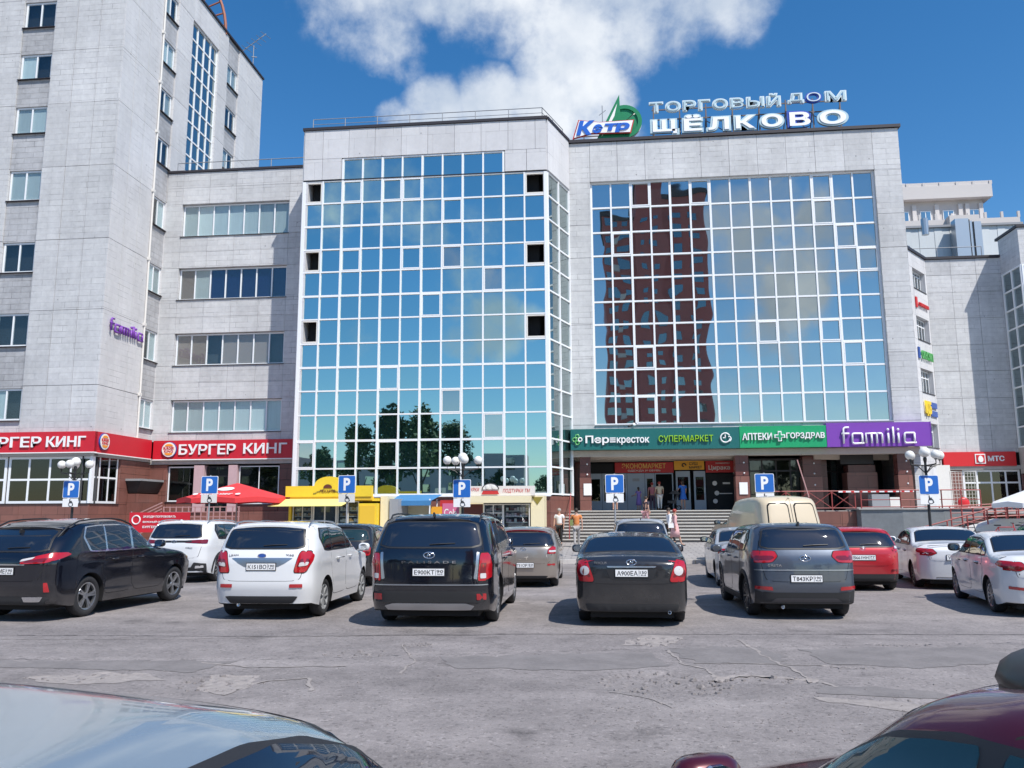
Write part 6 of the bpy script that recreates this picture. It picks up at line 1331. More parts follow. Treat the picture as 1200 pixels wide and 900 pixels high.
        MB().box(.118, .123, -.009, -.0062, -ph+.008, ph-.008).build('plate_divider', 'trim_black', pl_)
    for q in kw.get('badges', []):   # round or text badges: (x, z, size, kind)
        x, z, s_, kd = q; p_, n_ = cast(x, z, 'B')
        if kd == 'oval':
            bb = MB(); bb.tube([(x+s_*cos(t), p_.y-.012, z+s_*.55*sin(t)) for t in lines(0, 2*pi, 19)[:-1]], s_*.11, 6, closed=True); bb.tube([(x-s_*.4, p_.y-.012, z-s_*.38), (x-s_*.25, p_.y-.012, z), (x-.1*s_, p_.y-.012, z+s_*.38)], s_*.08, 5); bb.tube([(x+s_*.4, p_.y-.012, z+s_*.38), (x+s_*.25, p_.y-.012, z), (x+.1*s_, p_.y-.012, z-s_*.38)], s_*.08, 5); bb.bar((x-.25*s_, p_.y-.012, z), (x+.25*s_, p_.y-.012, z), s_*.13); bb.build('badge', 'chrome', C, smooth=True)
        elif kd == 'disc': MB().prism([(x+s_*cos(t), z+s_*.5*sin(t)) for t in lines(0, 2*pi, 19)[:-1]], lambda a, c, k: (a, p_.y-.004-k, c), .014).build('badge', 'chrome', C); MB().prism([(x+s_*.82*cos(t), z+s_*.38*sin(t)) for t in lines(0, 2*pi, 19)[:-1]], lambda a, c, k: (a, p_.y-.018-k, c), .004).build('badge_face', 'logo_blue', C)
        else: lt = lettering('model_letters', kd, 'chrome', Z0, lambda s, d, z_: Vector((s, p_.y-.010+d, z_)), x-s_/2, x+s_/2, z-.02, z+.02, .006, .01); lt.parent = C
    # exhaust, antenna
    for (x, z, r_) in kw.get('exhaust', []): MB().lathe([(r_*.8, .15), (r_, 0), (r_*.8, -.01), (r_*.7, .1), (0, .1)], (x, L0+.10, z), 14, 'y').build('exhaust', 'chrome', C, smooth=True)
    if 'fin' in feats:
        p_, _ = cast(0, top[1][0]+.25, 'T'); MB().prism([(-.10, 0), (.10, 0), (-.05, .075), (-.09, .07)], lambda a, z, k: (p_.x-.012+k, p_.y+a, p_.z+z-.005), .024).build('roof_fin', kw.get('fin', 'trim_black'), C)
    # front end
    for sg in (1, -1):
        patch('headlight', 'tail_clear', [(sg*W*.30, H*.42), (sg*W*.46, H*.44), (sg*W*.47, H*.52), (sg*W*.32, H*.50)], 'F', .01, .06, round_=.15)
    patch('grille', 'trim_black', [(-W*.24, H*.30), (W*.24, H*.30), (W*.27, H*.46), (-W*.27, H*.46)], 'F', .01, .08, round_=.12); patch('bumper_intake', 'trim_black', [(-W*.33, H*.17), (W*.33, H*.17), (W*.35, H*.26), (-W*.35, H*.26)], 'F', .01, .08, round_=.12)
    # wheels
    rim = kw.get('rim', ('alloy', 5)); tw_ = .205
    for c in (0, wb):
        for sg in (1, -1):
            xo = sg*(W/2-.02); ax = (lambda q: q)
            hub = MB().lathe([(0, -.03), (R*.62, -.03), (R*.62, .03), (0, .03)], (xo-sg*.10, c, R), 18, 'x').build('wheel', 'undertone', C)
            MB().lathe([(R*.66, -tw_), (R*.93, -tw_), (R*.985, -tw_+.03), (R, -tw_*.5), (R*.985, -.03), (R*.93, -.004), (R*.80, .004), (R*.665, -.012), (R*.66, -tw_)] if sg > 0 else [(R*.66, tw_), (R*.93, tw_), (R*.985, tw_-.03), (R, tw_*.5), (R*.985, .03), (R*.93, .004), (R*.80, -.004), (R*.665, .012), (R*.66, tw_)], (xo, c, R), 36, 'x').build('tyre', 'rubber', hub, smooth=True)
            rb = MB(); n = rim[1]; t0 = random.uniform(0, 1)
            rb.lathe([(R*.67, -sg*.02), (R*.665, -sg*.006), (R*.61, -sg*.012), (R*.60, -sg*.05), (R*.62, -sg*.07)], (xo, c, R), 36, 'x')
            rb.lathe([(0, -sg*.018), (R*.14, -sg*.02), (R*.17, -sg*.04), (R*.15, -sg*.08)], (xo, c, R), 14, 'x')
            for k in range(n):
                t_ = t0+2*pi*k/n
                for dt in ((-.13, .13) if n <= 5 else (0,)):
                    w1, w2 = R*.055, R*(.065 if n <= 5 else .05)
                    cs, sn = cos(t_+dt), sin(t_+dt); cs0, sn0 = cos(t_+dt*.6), sin(t_+dt*.6)
                    A_, B_ = Vector((xo-sg*.035, c+R*.13*cs0, R+R*.13*sn0)), Vector((xo-sg*.018, c+R*.63*cs, R+R*.63*sn)); rb.bar(A_, B_, .035, w2*1.4, up=(B_-A_).cross(Vector((1, 0, 0))))
            rb.build('rim', rim[0], hub, smooth=False)
    ub = MB(); ub.box(-W/2+.24, W/2-.24, L0+.25, L1-.25, gc-.04, gc+.28).box(-W/2+.1, W/2-.1, Ra+.05, wb-Ra-.05, gc-.03, gc+.2); ub.build('underbody', 'undertone', C)
    return C
# ------------------------------------------------------------------ the parked cars (rear axle position, heading in degrees from +Y)
paint('paint_black', (.004, .005, .010), 0, .12); paint('paint_white', (.72, .73, .74), .0, .3); paint('paint_beige', (.42, .37, .32), .6); paint('paint_darkgrey', (.028, .029, .032), .3, .22); paint('paint_silver', (.55, .56, .57), .5)
paint('paint_bluegrey', (.095, .115, .15), .6); paint('paint_red', (.52, .02, .03), .2); paint('paint_lightsilver', (.55, .56, .58), .4); paint('paint_icegrey', (.30, .37, .42), .5, .25); paint('paint_maroon', (.075, .004, .010), .3, .3); paint('van_beige', (.62, .52, .36), .0, .4)
make_car('black_crossover', 'glossy black crossover with wide red tail lamps cut off by the left edge', (-10.34, 14.75, 0), 4, 'suv', 'paint_black', wb=2.79, ro=1.05, fo=1.0, W=1.92, H=1.78, R=.37, belt=1.15, ex=15, gc=.24, rim=('alloy', 5), surround='chrome', feats=('rails', 'fin'), rail='trim_black', top=[(-.9, .87), (-.72, .925), (-.3, .965), (.35, .995), (.9, 1.0), (1.3, .955), (1.95, .70), (2.35, .66), (3.0, .61), (3.35, .56), (3.6, .5)], ri=[(.0, .14), (.22, .06), (.34, .0), (.60, .0), (.66, .08), (1.0, .55)], dlo=(-.15, 2.4), cp=.45,
    tails=[('tail_red', [(.36, 1.00), (.86, 1.02), (.90, 1.20), (.62, 1.13), (.38, 1.04)]), ('tail_clear', [(.36, 1.04), (.58, 1.08), (.62, 1.12), (.4, 1.08)], .1, 1)], side_tails=[('tail_red', [(-.93, 1.04), (-.52, 1.15), (-.62, 1.19), (-.93, 1.18)])], plate='К017МЕ|190', plate_z=.88,
    rear=[('bumper_lower', 'cladding_black', [(-.8, .28), (.8, .28), (.86, .44), (-.86, .44)]), ('fog_reflector', 'tail_red', [(.80, .52), (.86, .52), (.84, .68), (.80, .68)]), ('exhaust_trim', 'chrome', [(.45, .36), (.72, .36), (.78, .44), (.42, .44)], .02), ('chrome_strip', 'chrome', [(-.45, .98), (.45, .98), (.45, 1.0), (-.45, 1.0)], .014, .02)], rwz=(1.22, 1.58), rww=(.76, .64), glass='car_glass')
make_car('white_crossover', 'white crossover with slim dark tail lamp band behind the black crossover', (-11.5, 22.6, 0), 1, 'suv', 'paint_white', wb=2.7, ro=.9, fo=.85, W=1.86, H=1.69, R=.35, belt=1.14, ex=15, feats=('rails', 'fin', 'cladding'), rim=('alloy', 10), fin='paint_white',
    tails=[('tail_dark', [(.30, 1.08), (.90, 1.05), (.92, 1.15), (.84, 1.17), (.3, 1.14)])], plate='Н482ТО|750', plate_z=.66, rear=[('light_bar', 'trim_black', [(-.5, 1.09), (.5, 1.09), (.5, 1.14), (-.5, 1.14)], .014, .03), ('bumper_lower', 'cladding_black', [(-.85, .25), (.85, .25), (.9, .52), (.6, .56), (.5, .42), (-.5, .42), (-.6, .56), (-.9, .52)]), ('fog_lamp', 'tail_clear', [(.62, .40), (.82, .42), (.82, .48), (.64, .47)], .02)], badges=[(0, 1.11, .07, 'oval'), (.45, .95, .2, 'CRDI')], rww=(.74, .60), rwz=(1.22, 1.56))
make_car('white_suv', 'white boxy crossover with tall red tail lamps and dark wide rear window', (-5.93, 15.1, 0), -1, 'suv', 'paint_white', wb=2.6, ro=.85, fo=.85, W=1.84, H=1.71, R=.34, belt=1.16, gw=.84, ex=16, feats=('rails', 'cladding0'), rim=('hub_grey', 7), handle='paint_white', bp=1.22,
    tails=[('tail_red', [(.58, .83), (.78, .83), (.87, 1.04), (.84, 1.19), (.67, 1.19)], .12), ('tail_clear', [(.66, .93), (.80, .95), (.82, 1.01), (.68, 1.0)], .12, 1)], side_tails=[('tail_red', [(-.80, .88), (-.70, .95), (-.60, 1.12), (-.66, 1.19), (-.80, 1.19)])], plate='К151ВО|190', plate_z=.93, rwz=(1.25, 1.585), rww=(.72, .64),
    rear=[('chrome_strip', 'alloy', [(-.42, .99), (-.56, 1.08), (.56, 1.08), (.42, .99), (.3, .93), (-.3, .93)], .012), ('bumper_lower', 'cladding_black', [(-.56, .30), (.56, .30), (.66, .42), (-.66, .42)]), ('fog_reflector', 'tail_red', [(.52, .57), (.74, .57), (.74, .63), (.52, .63)]), ('fog_reflector', 'tail_red', [(-.52, .57), (-.74, .57), (-.74, .63), (-.52, .63)])], badges=[(0, 1.12, .08, 'disc'), (-.52, 1.13, .17, 'LIFAN'), (.50, 1.13, .15, 'X60')], exhaust=[(-.42, .27, .035)], surround='trim_black')
make_car('black_suv', 'large black three row crossover with vertical red tail lamps and roof carrier mounts', (-2.75, 14.6, 0), 0, 'suv', 'paint_black', wb=2.9, ro=1.14, fo=.98, W=2.06, H=1.84, R=.385, belt=1.18, gw=.83, ex=17, gc=.22, feats=('rails', 'fin'), rail='trim_black', rim=('alloy', 10), surround='chrome', bp=1.35,
    tails=[('tail_red', [(.80, .76), (.93, .76), (.95, 1.20), (.84, 1.20)], .10), ('alloy', [(.735, .80), (.79, .78), (.825, 1.21), (.78, 1.22), (.765, .99)], .08), ('tail_clear', [(.84, .80), (.92, .80), (.92, .88), (.84, .88)], .1, 1)], side_tails=[('tail_red', [(-1.02, .77), (-.86, .82), (-.92, 1.20), (-1.02, 1.20)])], plate='Е900КТ|90', plate_z=.90, rwz=(1.30, 1.69), rww=(.84, .73),
    rear=[('bumper_lower', 'cladding_black', [(-.9, .42), (.9, .42), (.92, .60), (-.92, .60)]), ('chrome_strip', 'alloy', [(-.95, .69), (.95, .69), (.95, .705), (-.95, .705)], .016, .02), ('reflector', 'tail_red', [(.78, .46), (.92, .46), (.92, .56), (.78, .56)], .02), ('reflector', 'tail_red', [(-.78, .46), (-.92, .46), (-.92, .56), (-.78, .56)], .02), ('skid_plate', 'alloy', [(-.68, .30), (.68, .30), (.74, .36), (.6, .40), (-.6, .40), (-.74, .36)], .016)],
    badges=[(0, 1.17, .09, 'oval'), (0, 1.06, .9, 'P A L I S A D E')], exhaust=[(-.62, .33, .03), (.62, .33, .03)])
make_car('dark_sedan', 'dark grey sedan with round lensed red tail lamps in the centre of the row', (.56, 14.8, 0), 1, 'sedan', 'paint_darkgrey', wb=2.64, ro=1.0, fo=.85, W=1.84, H=1.49, R=.32, belt=1.04, gw=.78, ex=15, top=[(-1.0, .745), (-.85, .77), (-.45, .775), (-.2, .785), (.35, .955), (.75, .995), (1.2, 1.0), (1.65, .96), (2.3, .72), (2.7, .68), (3.1, .63), (3.45, .54)], rim=('alloy', 5),
    tails=[('tail_red', [(.60, .73), (.84, .73), (.90, .82), (.88, 1.04), (.72, 1.08)], .12), ('tail_clear', [(.755+.075*cos(t), .905+.075*sin(t)) for t in lines(0, 2*pi, 12)[:-1]], 0, 1)], side_tails=[('tail_red', [(-.96, .74), (-.80, .82), (-.78, 1.0), (-.90, 1.06), (-.96, 1.06)])], plate='А900ЕА|150', plate_z=.87,
    rear=[('chrome_strip', 'alloy', [(-.38, .955), (.38, .955), (.40, .98), (-.40, .98)], .02, .04), ('plate_recess', 'trim_black', [(-.33, .76), (.33, .76), (.42, .945), (-.42, .945)], .008, .08), ('bumper_lower', 'cladding_black', [(-.72, .26), (.72, .26), (.76, .37), (-.76, .37)])], badges=[(0, 1.04, .08, 'oval'), (-.5, 1.03, .2, 'FOCUS')], exhaust=[(.6, .24, .03)])
make_car('small_crossover', 'blue grey compact crossover with red wedge tail lamps right of the dark sedan', (3.55, 15.75, 0), -1, 'suv', 'paint_bluegrey', wb=2.59, ro=.88, fo=.84, W=1.78, H=1.65, R=.345, belt=1.13, ex=15, feats=('fin', 'cladding'), rim=('alloy_dark', 10), spoiler='paint_bluegrey',
    tails=[('tail_red', [(.46, 1.08), (.56, .98), (.86, .97), (.88, 1.17), (.50, 1.17)], .12), ('tail_dark', [(.58, 1.04), (.84, 1.02), (.85, 1.06), (.60, 1.08)], .1, 1)], side_tails=[('tail_red', [(-.82, .99), (-.62, 1.05), (-.56, 1.14), (-.82, 1.17)])], plate='Т843КР|190', plate_z=.71, rwz=(1.22, 1.55), rww=(.72, .62),
    rear=[('chrome_strip', 'alloy', [(-.86, .84), (.86, .84), (.86, .86), (-.86, .86)], .014, .02), ('bumper_lower', 'cladding_black', [(-.86, .27), (.86, .27), (.88, .50), (.6, .47), (-.6, .47), (-.88, .50)]), ('fog_reflector', 'tail_red', [(.56, .51), (.86, .53), (.86, .58), (.58, .57)], .018), ('fog_reflector', 'tail_red', [(-.56, .51), (-.86, .53), (-.86, .58), (-.58, .57)], .018), ('skid_plate', 'alloy_dark', [(-.6, .32), (.6, .32), (.5, .38), (-.5, .38)], .02)], badges=[(0, 1.05, .09, 'oval'), (-.52, .93, .24, 'CRETA')], exhaust=[(-.4, .22, .03)])
make_car('beige_hatchback', 'beige hatchback with dented bumper behind the big black crossover', (-1.85, 21.6, 0), 0, 'hatch', 'paint_beige', wb=2.48, ro=.85, fo=.8, W=1.70, H=1.5, R=.30, belt=.98, rim=('hub_grey', 7), spoiler='tail_dark',
    tails=[('tail_red', [(.60, .84), (.80, .84), (.84, .98), (.72, 1.02), (.62, .94)]), ('tail_clear', [(.64, .88), (.80, .88), (.80, .92), (.64, .92)], .1, 1)], plate='М731ОР|50', plate_z=.56, rear=[('reflector', 'tail_red', [(.60, .55), (.78, .55), (.78, .60), (.60, .60)]), ('bumper_dark', 'cladding_black', [(-.6, .22), (.6, .22), (.6, .3), (-.6, .3)])], badges=[(0, .95, .07, 'oval')])
make_car('silver_offroader', 'silver car with yellow sticker in its rear window standing before the stairs', (1.35, 26.5, 0), 0, 'suv', 'paint_silver', wb=2.45, ro=.7, fo=.7, W=1.72, H=1.66, R=.34, belt=1.05, gw=.82, feats=('fin',), rim=('hub_grey', 7), tails=[('tail_red', [(.68, .80), (.80, .80), (.80, 1.05), (.70, 1.05)])], plate='О256СА|50', plate_z=.8, mirror='trim_black',
    rear=[('window_sticker', 'yellow', [(-.55, 1.16), (-.40, 1.16), (-.40, 1.28), (-.55, 1.28)], .016, .05)])
make_car('silver_sedan', 'pale silver sedan half hidden behind the blue grey crossover', (3.85, 21.7, 0), 2, 'sedan', 'paint_lightsilver', wb=2.65, ro=1.0, fo=.85, W=1.76, H=1.46, R=.31, rim=('alloy', 10), tails=[('tail_red', [(.56, .78), (.84, .80), (.84, .95), (.62, .93)])], side_tails=[('tail_red', [(-.95, .80), (-.70, .84), (-.75, .95), (-.95, .96)])], plate='С118НК|777', plate_z=.8, mirror='trim_black')
make_car('red_hatchback', 'bright red hatchback with black rear wiper between crossover and white sedan', (6.2, 21.0, 0), 1, 'hatch', 'paint_red', wb=2.49, ro=.72, fo=.8, W=1.74, H=1.48, R=.31, belt=.97, rim=('alloy', 7),
    tails=[('tail_red', [(.66, .94), (.80, .90), (.84, 1.02), (.80, 1.16), (.72, 1.12)]), ('tail_clear', [(.74, .98), (.82, .98), (.82, 1.03), (.74, 1.04)], .1, 1)], side_tails=[('tail_red', [(-.62, .92), (-.45, 1.0), (-.42, 1.12), (-.55, 1.14)])], plate='В661НН|77', plate_z=.78, rear=[('bumper_lower', 'cladding_black', [(-.80, .22), (.80, .22), (.84, .40), (-.84, .40)]), ('reflector', 'tail_dark', [(.62, .46), (.78, .46), (.78, .51), (.62, .51)])], badges=[(0, .98, .06, 'oval')], rwz=(1.03, 1.33), wiper_x=-.05)
make_car('white_sedan', 'white sedan with raised boot spoiler beside the red hatchback', (8.6, 21.6, 0), 9, 'sedan', 'paint_white', wb=2.57, ro=1.0, fo=.82, W=1.70, H=1.46, R=.31, belt=1.0, feats=('lip',), rim=('alloy_dark', 10),
    tails=[('tail_red', [(.46, .86), (.60, .80), (.84, .82), (.84, .93), (.55, .96)]), ('tail_clear', [(.62, .84), (.76, .84), (.7, .88)], .1, 1)], side_tails=[('tail_red', [(-.96, .82), (-.62, .90), (-.70, .97), (-.96, .96)])], plate='У305ХВ|190', plate_z=.76, rear=[('reflector', 'tail_red', [(.50, .47), (.74, .49), (.74, .54), (.52, .52)]), ('bumper_lower', 'cladding_black', [(-.5, .2), (.5, .2), (.5, .3), (-.5, .3)])])
make_car('white_sedan', 'nearest white sedan at the right edge with dark mirrors and ten spoke wheels', (8.05, 16.3, 0), 9.5, 'sedan', 'paint_white', wb=2.57, ro=1.0, fo=.82, W=1.70, H=1.46, R=.31, belt=1.0, rim=('alloy', 10), mirror='trim_black',
    tails=[('tail_red', [(.46, .86), (.60, .80), (.84, .82), (.84, .93), (.55, .96)])], side_tails=[('tail_red', [(-.96, .82), (-.58, .90), (-.68, .97), (-.96, .96)])], plate='Р740УК|50', plate_z=.76, rear=[('reflector', 'tail_red', [(.50, .47), (.74, .49), (.74, .54), (.52, .52)]), ('reflector', 'tail_red', [(-.50, .47), (-.74, .49), (-.74, .54), (-.52, .52)])])
make_car('green_grey_sedan', 'dark green grey car at the right edge in front of the white parasol', (12.2, 22.5, 0), 5, 'sedan', 'paint_darkgrey', W=1.8, H=1.6, rim=('alloy', 7), tails=[('tail_red', [(.56, .78), (.84, .80), (.84, .95), (.62, .93)])], plate='А114ВК|50', glass='car_glass_green')
make_car('dark_wagon', 'dark grey car with blue mirror half hidden right of the white boxy crossover', (-6.6, 21.4, 0), -3, 'suv', 'paint_darkgrey', wb=2.6, W=1.74, H=1.6, rim=('alloy', 7), mirror='sign_p_blue', tails=[('tail_red', [(.6, .8), (.8, .8), (.84, 1.0), (.7, 1.0)])], plate='Е552РО|50', glass='car_glass_green')
make_car('grey_estate', 'grey car with silver roof rails seen over the white crossovers by the parasol', (-10.6, 27.2, 0), 3, 'suv', 'paint_darkgrey', wb=2.7, H=1.62, feats=('rails',), rim=('alloy', 7), tails=[('tail_red', [(.6, .8), (.8, .8), (.84, 1.0), (.7, 1.0)])], plate='Х093МТ|50')
# beige panel van, boxy
V = make_car('panel_van', 'beige high roofed panel van parked before the granite terrace', (5.9, 27.6, 0), -12, 'suv', 'van_beige', cat='van', wb=3.0, ro=1.0, fo=1.3, ex=24, W=1.98, H=2.36, R=.34, belt=1.4, gc=.25, gw=.92, rim=('hub_grey', 7), rww=(.01, .01), rwz=(1.45, 1.46), dlo=(2.1, 2.75), bp=2.05, cp=2.0, full_trim=False, mirror='trim_black', plate='К388ТУ|50', plate_z=.6,
    tails=[('tail_red', [(.86, .7), (.95, .7), (.95, 1.1), (.86, 1.1)])],
    rear=[('door_panel', 'van_beige', [(-.78, 1.30), (-.12, 1.30), (-.12, 2.08), (-.72, 2.08)], .02, .1), ('door_panel', 'van_beige', [(.12, 1.30), (.78, 1.30), (.72, 2.08), (.12, 2.08)], .02, .1), ('door_seam', 'trim_black', [(-.008, .5), (.008, .5), (.008, 2.2), (-.008, 2.2)], .01, 0), ('seam_line', 'undertone', [(-.82, 1.26), (-.08, 1.26), (-.08, 2.12), (-.76, 2.12)], .008, .1), ('seam_line', 'undertone', [(.08, 1.26), (.82, 1.26), (.76, 2.12), (.08, 2.12)], .008, .1)])
# foreground: the photographer stands between these
make_car('ice_grey_car', 'smooth ice grey car roof filling the lower left corner of the photo', (-1.24, 2.55, 0), 192, 'sedan', 'paint_icegrey', wb=2.6, ro=.55, fo=.9, W=1.80, H=1.49, R=.32, belt=.92, gw=.84, rim=('alloy', 5), top=[(-1.0, .56), (-.7, .60), (-.1, .64), (.45, .94), (.8, 1.0), (1.4, 1.0), (1.75, .955), (2.3, .70), (2.7, .67), (3.1, .62), (3.45, .54)], dlo=(-.15, 2.2), cp=.25, wtop=.085, pres=.5, poff=1.3, plate='М402КА|50')
make_car('maroon_car', 'dark maroon car with glossy roof filling the lower right corner', (2.08, 1.46, 0), -25.8, 'hatch', 'paint_maroon', mirror_out=.12, mirror_z=.10, ws_ins=.17, pres=.5, poff=1.3, wb=2.35, ro=.85, fo=.6, W=1.74, H=1.43, R=.32, belt=.96, rim=('alloy', 5), top=[(-.75, .94), (-.5, .975), (.2, .995), (1.2, 1.0), (1.55, .955), (2.15, .68), (2.35, .63), (2.8, .58), (3.3, .5)], dlo=(-.12, 2.15), bp=1.1, wtop=.125, glass='car_glass_green', tails=[('tail_red', [(.6, .8), (.8, .8), (.8, .98), (.68, .98)])], plate='О615ЕН|750')
mat('box_black', (.006, .007, .009), .38)
RX = thing('roof_box', 'black rounded roof box behind the maroon roof at the right edge', 'roof box', (1.60, 2.27, 1.385), radians(26)); MB().ball((0, 0, .0), 1, 28, 16, (.5, .6, .14)).build('shell', 'box_black', RX, smooth=True); MB().box(-.4, .4, -.3, -.26, -.03, .02).box(-.4, .4, .26, .3, -.03, .02).build('crossbar', 'black_metal', RX)
# ================================================================== PEOPLE
mat('skin', (.50, .29, .21), .55); mat('hair_dark', (.03, .02, .015), .6); mat('hair_grey', (.35, .32, .3), .7); mat('hair_red', (.30, .04, .03), .6)
CL = lambda n, c: (mat(n, c, .85, var=.08, vs=12), n)[1]
def skin_obj(name, J, E, R, m, parent, sub=1):
    """skin modifier over connected joints, evaluated to one mesh"""
    me = bpy.data.meshes.new(name); ks = list(J); me.from_pydata([J[k] for k in ks], [(ks.index(a), ks.index(b)) for a, b in E], []); ob = bpy.data.objects.new(name, me); COL.objects.link(ob)
    ob.modifiers.new('s', 'SKIN'); ob.modifiers['s'].use_smooth_shade = True; sv = me.skin_vertices[0].data
    for i, k in enumerate(ks): sv[i].radius = R[k] if isinstance(R[k], tuple) else (R[k], R[k]); sv[i].use_root = (i == 0)
    sm = ob.modifiers.new('u', 'SUBSURF'); sm.levels = sub; sm.render_levels = sub
    dg = bpy.context.evaluated_depsgraph_get(); dg.update(); m2 = bpy.data.meshes.new_from_object(ob.evaluated_get(dg)); bpy.data.objects.remove(ob); m2.name = name
    m2.materials.clear(); m2.materials.append(MATS[m]); return link(name, m2, parent)
def person(lab, loc, rz, h, top, low, hair='hair_dark', step=0.0, dress=None, arms=(0.1, 0.1), bend=(0, 0), shoes='trim_black', long_sleeve=False, shorts=False, stoop=0, long_hair=False, skirt_m=None):
    T_ = thing('person', lab, 'person', loc, rz); s = h/1.75; V = lambda x, y, z: (x*s, y*s, z*s); st = step
    J = {'pel': V(0, 0, .94), 'waist': V(0, stoop*.3, 1.08), 'chest': V(0, stoop*.7, 1.30), 'neck0': V(0, stoop, 1.46), 'neck': V(0, stoop+.01, 1.53), 'head': V(0, stoop+.03, 1.62), 'crown': V(0, stoop+.02, 1.71)}
    Rr = {'pel': (.155*s, .11*s), 'waist': (.13*s, .10*s), 'chest': (.165*s, .11*s), 'neck0': .065*s, 'neck': .052*s, 'head': (.075*s, .09*s), 'crown': (.055*s, .065*s)}
    E = [('pel', 'waist'), ('waist', 'chest'), ('chest', 'neck0'), ('neck0', 'neck'), ('neck', 'head'), ('head', 'crown')]
    for sd_, sg in (('l', -1), ('r', 1)):
        q = st*sg; kb = max(0, -q)*.25
        J['hip'+sd_] = V(sg*.09, 0, .88); J['kn'+sd_] = V(sg*.10, q*.5+.02, .49); J['an'+sd_] = V(sg*.10, q-.02*abs(q), .09+kb*.5); J['to'+sd_] = V(sg*.11, q+.15, .04+kb*.3)
        for k, r_ in (('hip', .088), ('kn', .058), ('an', .038), ('to', .035)): Rr[k+sd_] = r_*s
        a_s, b_s = arms[0 if sg < 0 else 1], bend[0 if sg < 0 else 1]
        J['sh'+sd_] = V(sg*.19, stoop*.9, 1.42); J['el'+sd_] = V(sg*.25, stoop*.8+a_s*.27, 1.14+abs(a_s)*.04); ey = stoop*.8+a_s*.27
        J['wr'+sd_] = V(sg*.25, ey+.05+.24*sin(b_s)+a_s*.1, 1.14-.25*cos(b_s)); wx, wy, wz_ = .25*sg, ey+.05+.24*sin(b_s)+a_s*.1, 1.14-.25*cos(b_s); dy, dz_ = sin(b_s), -cos(b_s)
        J['pa'+sd_] = V(wx, wy+dy*.07, wz_+dz_*.07)
        for k, r_ in (('sh', .055), ('el', .040), ('wr', .027), ('pa', .030)): Rr[k+sd_] = r_*s
        Rr['pa'+sd_] = (.018*s, .036*s)
        E += [('pel', 'hip'+sd_), ('hip'+sd_, 'kn'+sd_), ('kn'+sd_, 'an'+sd_), ('an'+sd_, 'to'+sd_), ('chest', 'sh'+sd_), ('sh'+sd_, 'el'+sd_), ('el'+sd_, 'wr'+sd_), ('wr'+sd_, 'pa'+sd_)]
        for f in range(5):   # four fingers of different length and a thumb off the side of the palm
            ln = (.068, .078, .072, .058, .05)[f]; o_ = (-.027, -.009, .009, .027, -.04)[f]; oy, oz = -dz_*o_, dy*o_; b0 = .055 if f < 4 else .01
            k1, k2 = 'f%d%s' % (f, sd_), 'g%d%s' % (f, sd_)
            J[k1] = V(wx-sg*.004, wy+dy*(.07+b0)+oy, wz_+dz_*(.07+b0)+oz); J[k2] = V(wx-sg*.02, wy+dy*(.07+b0+ln*.6)+oy*1.2, wz_+dz_*(.07+b0+ln*.6)+oz*1.2)
            Rr[k1] = Rr[k2] = .0088*s; E += [('pa'+sd_, k1), (k1, k2)]
    body = skin_obj('body', J, E, Rr, 'skin', T_)
    def garment(nm, keys, m, grow):
        ee = [e for e in E if e[0] in keys and e[1] in keys]; jj = {k: J[k] for k in keys}
        rr_ = {k: (tuple(q+grow*s for q in Rr[k]) if isinstance(Rr[k], tuple) else Rr[k]+grow*s) for k in keys}; return skin_obj(nm, jj, ee, rr_, m, T_)
    tk = ['pel', 'waist', 'chest', 'neck0', 'shl', 'shr', 'ell', 'elr']+(['wrl', 'wrr'] if long_sleeve else [])
    if not long_sleeve:   # short sleeves end above the elbow
        for sd_ in 'lr': a, b = Vector(J['sh'+sd_]), Vector(J['el'+sd_]); J['sl'+sd_] = tuple(a.lerp(b, .6)); Rr['sl'+sd_] = .052*s; E.append(('sh'+sd_, 'sl'+sd_))
        tk = ['pel', 'waist', 'chest', 'neck0', 'shl', 'shr', 'sll', 'slr']
    Rr['neck0'] = .05*s
    garment('top' if not dress else 'dress_top', tk, top, .016)
    if dress:
        b = MB(); v = dress; b.lathe([(.14*s, 1.06*s), (.175*s, .92*s), (.21*s, .75*s), ((.24+.02)*s, v*s), (.23*s, v*s+.01), (.13*s, 1.0*s)], (0, 0, 0), 14); d = b.build('skirt', low, T_, smooth=True); d.scale = (1, .75+abs(step)*.8, 1)
    else:
        lk = ['pel', 'hipl', 'hipr', 'knl', 'knr']+([] if shorts else ['anl', 'anr']); garment('trousers' if not shorts else 'shorts', lk, low, .014)
    hx, hy, hz = J['head']; hb = MB(); hb.ball((hx, hy-.022*s, hz+.045*s), 1, 14, 10, (.092*s, .105*s, .095*s)); 
    if long_hair: hb.ball((hx, hy-.06*s, hz-.07*s), 1, 10, 8, (.07*s, .045*s, .15*s))
    hb.build('hair', hair, T_, smooth=True)
    fb_ = MB(); fb_.ball((hx, hy+.093*s, hz-.005*s), .014*s, 6, 5, (1, 1.3, 1.5))
    for sg in (-1, 1): fb_.ball((hx+sg*.078*s, hy, hz), .02*s, 6, 5, (.5, 1, 1.5))
    fb_.build('nose_and_ears', 'skin', body, smooth=True); eb = MB()
    for sg in (-1, 1): eb.ball((hx+sg*.03*s, hy+.078*s, hz+.02*s), .010*s, 6, 5)
    eb.build('eyes', 'trim_black', body); MB().ball((hx, hy+.085*s, hz-.045*s), .02*s, 6, 4, (1.2, .3, .3)).build('mouth', mat('lips', (.35, .1, .09), .5), body)
    for sd_ in 'lr': a, t_ = Vector(J['an'+sd_]), Vector(J['to'+sd_]); MB().ball(tuple((a+t_)/2+Vector((0, .0, -.035*s))), 1, 10, 6, (.048*s, .135*s, .045*s)).build('shoe', shoes, T_, smooth=True)
    return T_
F0_ = pz
